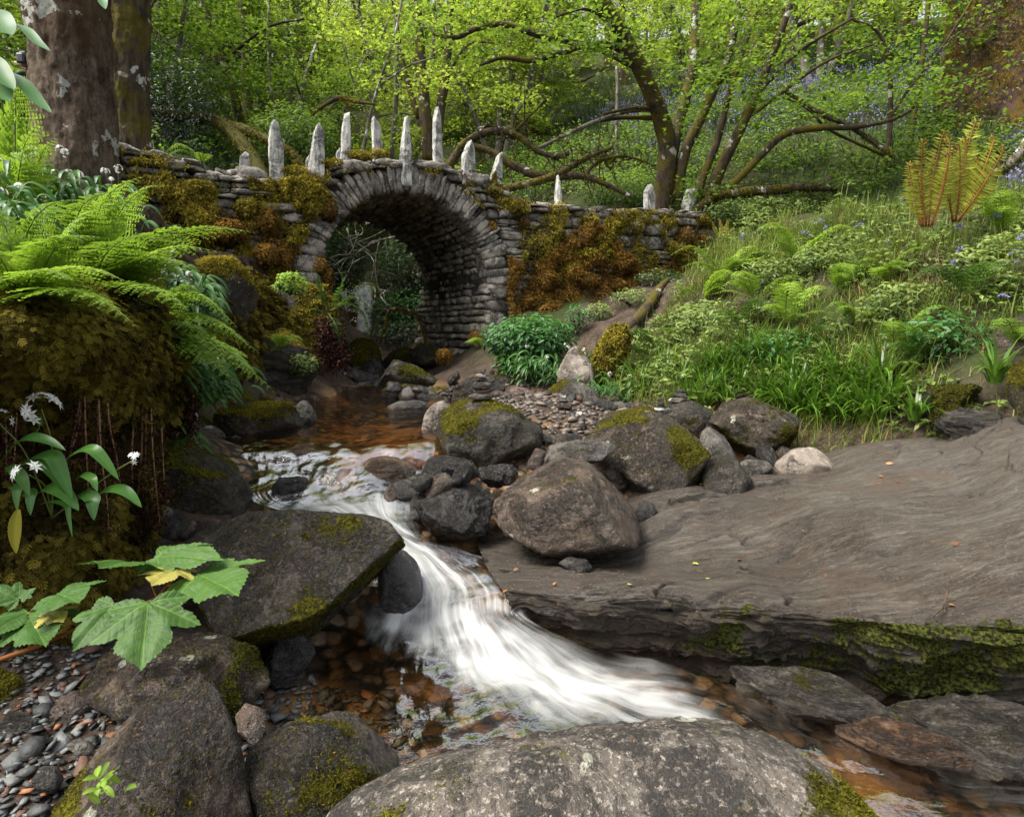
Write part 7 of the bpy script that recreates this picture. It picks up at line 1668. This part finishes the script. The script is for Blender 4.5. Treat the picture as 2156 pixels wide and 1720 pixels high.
M['maple'] = leaf_mat('sycamore leaf', (0.010, 0.045, 0.010), (0.12, 0.23, 0.04), .25, .5, (0.07, 0.2, 0.02), spec=.2, mott=.5)
M['maple_yellow'] = leaf_mat('yellow young sycamore leaf', (0.22, 0.24, 0.03), (0.42, 0.36, 0.10), .3, .42)
sb = P(0, 1388, 1.30); so_ = empty('sycamore_branch', sb, 'low sycamore branch with big lobed green leaves reaching in at the lower left', 'branch')
mb = MB(); tube(mb, [P(-160, 1450, 1.32), P(0, 1388, 1.30), P(80, 1360, 1.28), P(150, 1328, 1.27), P(250, 1290, 1.29), P(330, 1258, 1.33)], [.0055, .005, .0046, .004, .003, .0025], 8, 6, .1, 20, .3)
tube(mb, [P(60, 1367, 1.28), P(75, 1330, 1.30), P(60, 1290, 1.32)], .0028, 6, 5); tube(mb, [P(100, 1350, 1.28), P(118, 1300, 1.3), P(122, 1262, 1.32)], .0024, 6, 5)
tube(mb, [P(330, 1258, 1.33), P(350, 1235, 1.36), P(375, 1212, 1.38)], .0022, 6, 5); tube(mb, [P(330, 1258, 1.33), P(316, 1225, 1.38), P(300, 1195, 1.42)], .002, 6, 5); tube(mb, [P(352, 1233, 1.36), P(400, 1222, 1.36), P(418, 1214, 1.36)], .002, 6, 5)
mb.build('stem', M['stalk_brown'], so_)
lv = [  # stalk end (u, v, Y), tip (u, v, Y), width factor, material, tint
    (312, 1268, 1.22, 296, 1404, 1.10, 1.05, 'maple', .30), (240, 1272, 1.25, 156, 1362, 1.16, .85, 'maple', .26), (300, 1186, 1.42, 212, 1186, 1.26, .95, 'maple', .40), (330, 1172, 1.44, 458, 1172, 1.36, .55, 'maple', .40),
    (372, 1196, 1.38, 322, 1226, 1.28, .95, 'maple_yellow', .55), (418, 1210, 1.36, 496, 1244, 1.24, 1.0, 'maple', .42), (60, 1290, 1.32, -20, 1330, 1.22, 1.0, 'maple', .25), (62, 1300, 1.30, 92, 1350, 1.20, .9, 'maple', .27),
    (40, 1262, 1.34, -20, 1236, 1.34, .9, 'maple', .27), (122, 1250, 1.32, 160, 1262, 1.24, .9, 'maple', .30), (102, 1290, 1.30, 130, 1305, 1.25, .8, 'maple_yellow', .7), (45, 1260, 1.34, 75, 1236, 1.36, .8, 'maple', .27)]
for i, (u0, v0, Y0, u1, v1, Y1, ws, mt, tn) in enumerate(lv):
    a, e = P(u0, v0, Y0), P(u1, v1, Y1)
    V, T, Q, tint = palmate(a, e, unit(np.array([.1, -.45, 1.0])), tn, .03, 40 + i, ws)
    me = mesh_np('leaf', V - sb, T, Q, {'tint': tint}); o = link('leaf', me, M[mt], so_)
    if mt == 'maple_yellow': o['label'] = 'pale yellow young leaf'
# near leaves in the upper left corner
ob = P(-60, 40, 1.5); oo = empty('overhanging_twig', ob, 'blurred green leaves on a twig poking into the upper left corner', 'twig')
mb = MB(); tube(mb, [P(-120, 30, 1.5), P(-40, 45, 1.5), P(20, 50, 1.5)], .004, 6, 5); mb.build('stem', M['stalk'], oo)
for (u0, v0, u1, v1, w) in [(-30, 20, 25, 75, 60), (22, 50, 105, 108, 26), (-40, 110, 30, 190, 50), (10, 150, 108, 238, 34), (-40, 150, 20, 215, 60), (205, -30, 222, 20, 24)]:
    mb = MB(); a, e = P(u0, v0, 1.5), P(u1, v1, 1.42); strap(mb, [a, a * .6 + e * .4 + [0, 0, .01], a * .3 + e * .7, e], w / F * 1.5 * .8, .5); mb.build('leaf', M['bush'], oo)
# seedling on the pyramid boulder
sp_ = P(225, 1640, 1.18); sd_o = empty('seedling', sp_, 'little pale green seedling against the flank of the pyramid boulder', 'seedling'); mb, st = MB(), MB(); r = np.random.default_rng(4)
for i in range(14):
    a = sp_ + r.normal(size=3) * [.018, .012, .018]; d = unit(r.normal(size=3) + [.3, -.3, .4]); strap(mb, [a, a + d * .012, a + d * .024 - [0, 0, .002], a + d * .034 - [0, 0, .006]], .012, r.random())
tube(st, [sp_ - [.03, 0, .04], sp_, sp_ + [.03, 0, .03]], .0015, 5, 4); mb.build('leaves', M['fern'], sd_o); st.build('stem', M['stalk'], sd_o)

# ------------------------------------------------------------------ litter on the rocks
mb = MB(); r = np.random.default_rng(91); v_, n_, m_ = SLAB
k = r.choice(np.where((n_[:, 2] > .75))[0], 420)
p = v_[k] + n_[k] * .006 + r.normal(size=(len(k), 3)) * [.02, .02, 0]; p = p[m_[k] < .4]; k2 = len(p)
big = r.random(k2) > .965
leaves(mb, p, unit(np.array([0, 0, 1.0]) + r.normal(size=(k2, 3)) * .25), rand_dirs(k2, .2), np.where(big, .035, .010) * r.uniform(.6, 1.3, k2), np.where(big, .02, .005), .1, np.where(big, r.choice([.95, .55, .3], k2), r.random(k2) * .8))
for lab in SURF:
    if any(w in lab for w in ('huge rounded', 'pyramid', 'flat topped', 'tilted bare', 'under the big maple')):
        V = SURF[lab]; c = V.mean(0); up = np.where((V[:, 2] > c[2] + .25 * (V[:, 2].max() - c[2])) & (V[:, 1] < c[1] + .15))[0]
        q = V[r.choice(up, 26)]; q = q + unit(q - c) * .004
        leaves(mb, q, unit(q - c), rand_dirs(26, .3), .008 * r.uniform(.6, 1.6, 26), .0035, .1, r.random(26) * .8)
t = NT('fallen leaf bits'); a = t.attr('tint')
col = t.mix(t.mr(a, .2, .6), (0.10, 0.03, 0.012), (0.36, 0.13, 0.03)); col = t.mix(t.mr(a, .85, .9), col, (0.42, 0.42, 0.06))
M['litter'] = t.out(t.bsdf(Base_Color=col, Roughness=.6))
tag(mb.build('leaf_litter', M['litter']), kind='stuff')

# ------------------------------------------------------------------ walker with a camera behind the ferns, bag at the right edge
t = NT('navy jacket'); M['jacket'] = t.out(t.bsdf(Base_Color=t.mix(t.noise(40, 4), (0.012, 0.016, 0.032), (0.025, 0.032, 0.055)), Roughness=.75, Normal=t.bump(t.noise(14, 4), .4, .02)))
t = NT('skin'); M['skin'] = t.out(t.bsdf(Base_Color=(0.42, 0.24, 0.17, 1), Roughness=.55))
t = NT('black plastic'); M['black'] = t.out(t.bsdf(Base_Color=(0.012, 0.012, 0.014, 1), Roughness=.4))
t = NT('hair'); M['hair'] = t.out(t.bsdf(Base_Color=t.mix(t.noise(60, 3), (0.02, 0.012, 0.008), (0.06, 0.035, 0.02)), Roughness=.6))
t = NT('glass'); M['lens'] = t.out(t.bsdf(Base_Color=(0.01, 0.01, 0.02, 1), Roughness=.05))
def skin_obj(name, joints, edges, mat, parent, sub=2, root=0):
    me = bpy.data.meshes.new(name); me.from_pydata([tuple(j[:3]) for j in joints], edges, []); me.update()
    o = link(name, me, mat, parent); md = o.modifiers.new('skin', 'SKIN'); md.use_smooth_shade = True
    sv_ = me.skin_vertices[0].data
    for i, j in enumerate(joints):
        sv_[i].radius = (j[3], j[4] if len(j) > 4 else j[3]); sv_[i].use_root = (i == root)
    s_ = o.modifiers.new('smooth', 'SUBSURF'); s_.levels = sub; s_.render_levels = sub
    return o
cp = P(52, 128, 6.0)                       # the camera in the hands
bx, by, gz0 = cp[0] - .62, 6.1, ground_z(cp[0] - .62, 6.1)[0]
man = empty('person', (bx, by, gz0), 'person in a navy jacket holding a black camera behind the ferns at the left edge', 'person')
h = 1.74; ch = cp[2] - gz0; k_ = ch / 1.33
J = [(0, 0, .98, .14, .11), (0, 0, 1.18, .14, .11), (0, 0, 1.38, .17, .12), (0, 0, 1.50, .07, .065), (.02, 0, 1.58, .06), (.03, 0, 1.68, .085, .10), (.03, 0, 1.78, .07, .085),
     (.02, -.21, 1.42, .065), (.17, -.24, 1.20, .052), (.46, -.07, 1.30, .040), (.02, .21, 1.42, .065), (.18, .25, 1.19, .052), (.47, .08, 1.29, .040),
     (0, -.10, .90, .095), (.03, -.11, .50, .07), (0, -.12, .09, .05), (.14, -.12, .03, .04), (0, .10, .90, .095), (.0, .11, .50, .07), (-.04, .12, .09, .05), (.10, .12, .03, .04)]
J = [(a, b_, c * k_, *rest) for a, b_, c, *rest in J]
skin_obj('body', J, [(0, 1), (1, 2), (2, 3), (3, 4), (4, 5), (5, 6), (2, 7), (7, 8), (8, 9), (2, 10), (10, 11), (11, 12), (0, 13), (13, 14), (14, 15), (15, 16), (0, 17), (17, 18), (18, 19), (19, 20)], M['jacket'], man)
D, T = ico(4)
q = D * [.095, .078, .12]; q[:, 0] += .02 * (np.abs(D[:, 1]) < .25) * (D[:, 0] > .8) * (np.abs(D[:, 2] + .1) < .3)
link('head', mesh_np('head', q + [.045, 0, 1.70 * k_], T), M['skin'], man)
q = D * [.10, .088, .10]; q = q[:]; q[:, 0] -= .03; q[:, 2] = np.maximum(q[:, 2], -.03) + .045
link('hair', mesh_np('hair', q + [.04, 0, 1.72 * k_], T), M['hair'], man)
for sg_ in (-1, 1):
    hj = [(.47, sg_ * .075, 1.30 * k_, .03, .02), (.53, sg_ * .062, 1.315 * k_, .034, .016)]; he = [(0, 1)]
    for f_ in range(4):
        i = len(hj); z_ = 1.34 * k_ - .02 * f_
        hj += [(.565, sg_ * .06, z_, .0095), (.60, sg_ * .05, z_, .009), (.615, sg_ * .022, z_, .008)]; he += [(1, i), (i, i + 1), (i + 1, i + 2)]
    i = len(hj); hj += [(.52, sg_ * .035, 1.345 * k_, .011), (.55, sg_ * .02, 1.362 * k_, .009)]; he += [(0, i), (i, i + 1)]
    skin_obj('hand', hj, he, M['skin'], man)
cam_t = empty('camera', cp, 'black camera held up by the person in the navy jacket', 'camera')
def rounded_box(mb, c, half, k=8, level=4):
    D, T = ico(level); e = (np.abs(D) ** k).sum(1) ** (-1.0 / k); mb.add(np.asarray(c) + D * e[:, None] * np.asarray(half), T)
mb = MB(); rounded_box(mb, cp, (.035, .065, .045)); rounded_box(mb, cp + [0, 0, .05], (.03, .025, .02)); mb.build('body', M['black'], cam_t)
mb = MB(); tube(mb, [cp + [.03, 0, -.005], cp + [.07, 0, -.005], cp + [.11, 0, -.005]], [.036, .036, .034], 24, 3); mb.build('lens', M['black'], cam_t)
mb = MB(); tube(mb, [cp + [.108, 0, -.005], cp + [.112, 0, -.005]], [.03, .029], 24, 2); mb.build('front_glass', M['lens'], cam_t)
bp = on_ground(2200, 455, 4, 9) + np.array([.02, 0, 0]); bag = empty('backpack', bp, 'black backpack with a loop strap standing at the right edge of the picture', 'bag')
mb = MB(); rounded_box(mb, bp + [0, 0, .2], (.16, .11, .22), 4); mb.build('body', M['black'], bag)
mb = MB(); tube(mb, [bp + [-.12, -.08, .34], bp + [-.22, -.12, .33], bp + [-.27, -.12, .2], bp + [-.22, -.12, .06], bp + [-.12, -.08, .04]], .018, 8, 8); mb.build('strap', M['black'], bag)
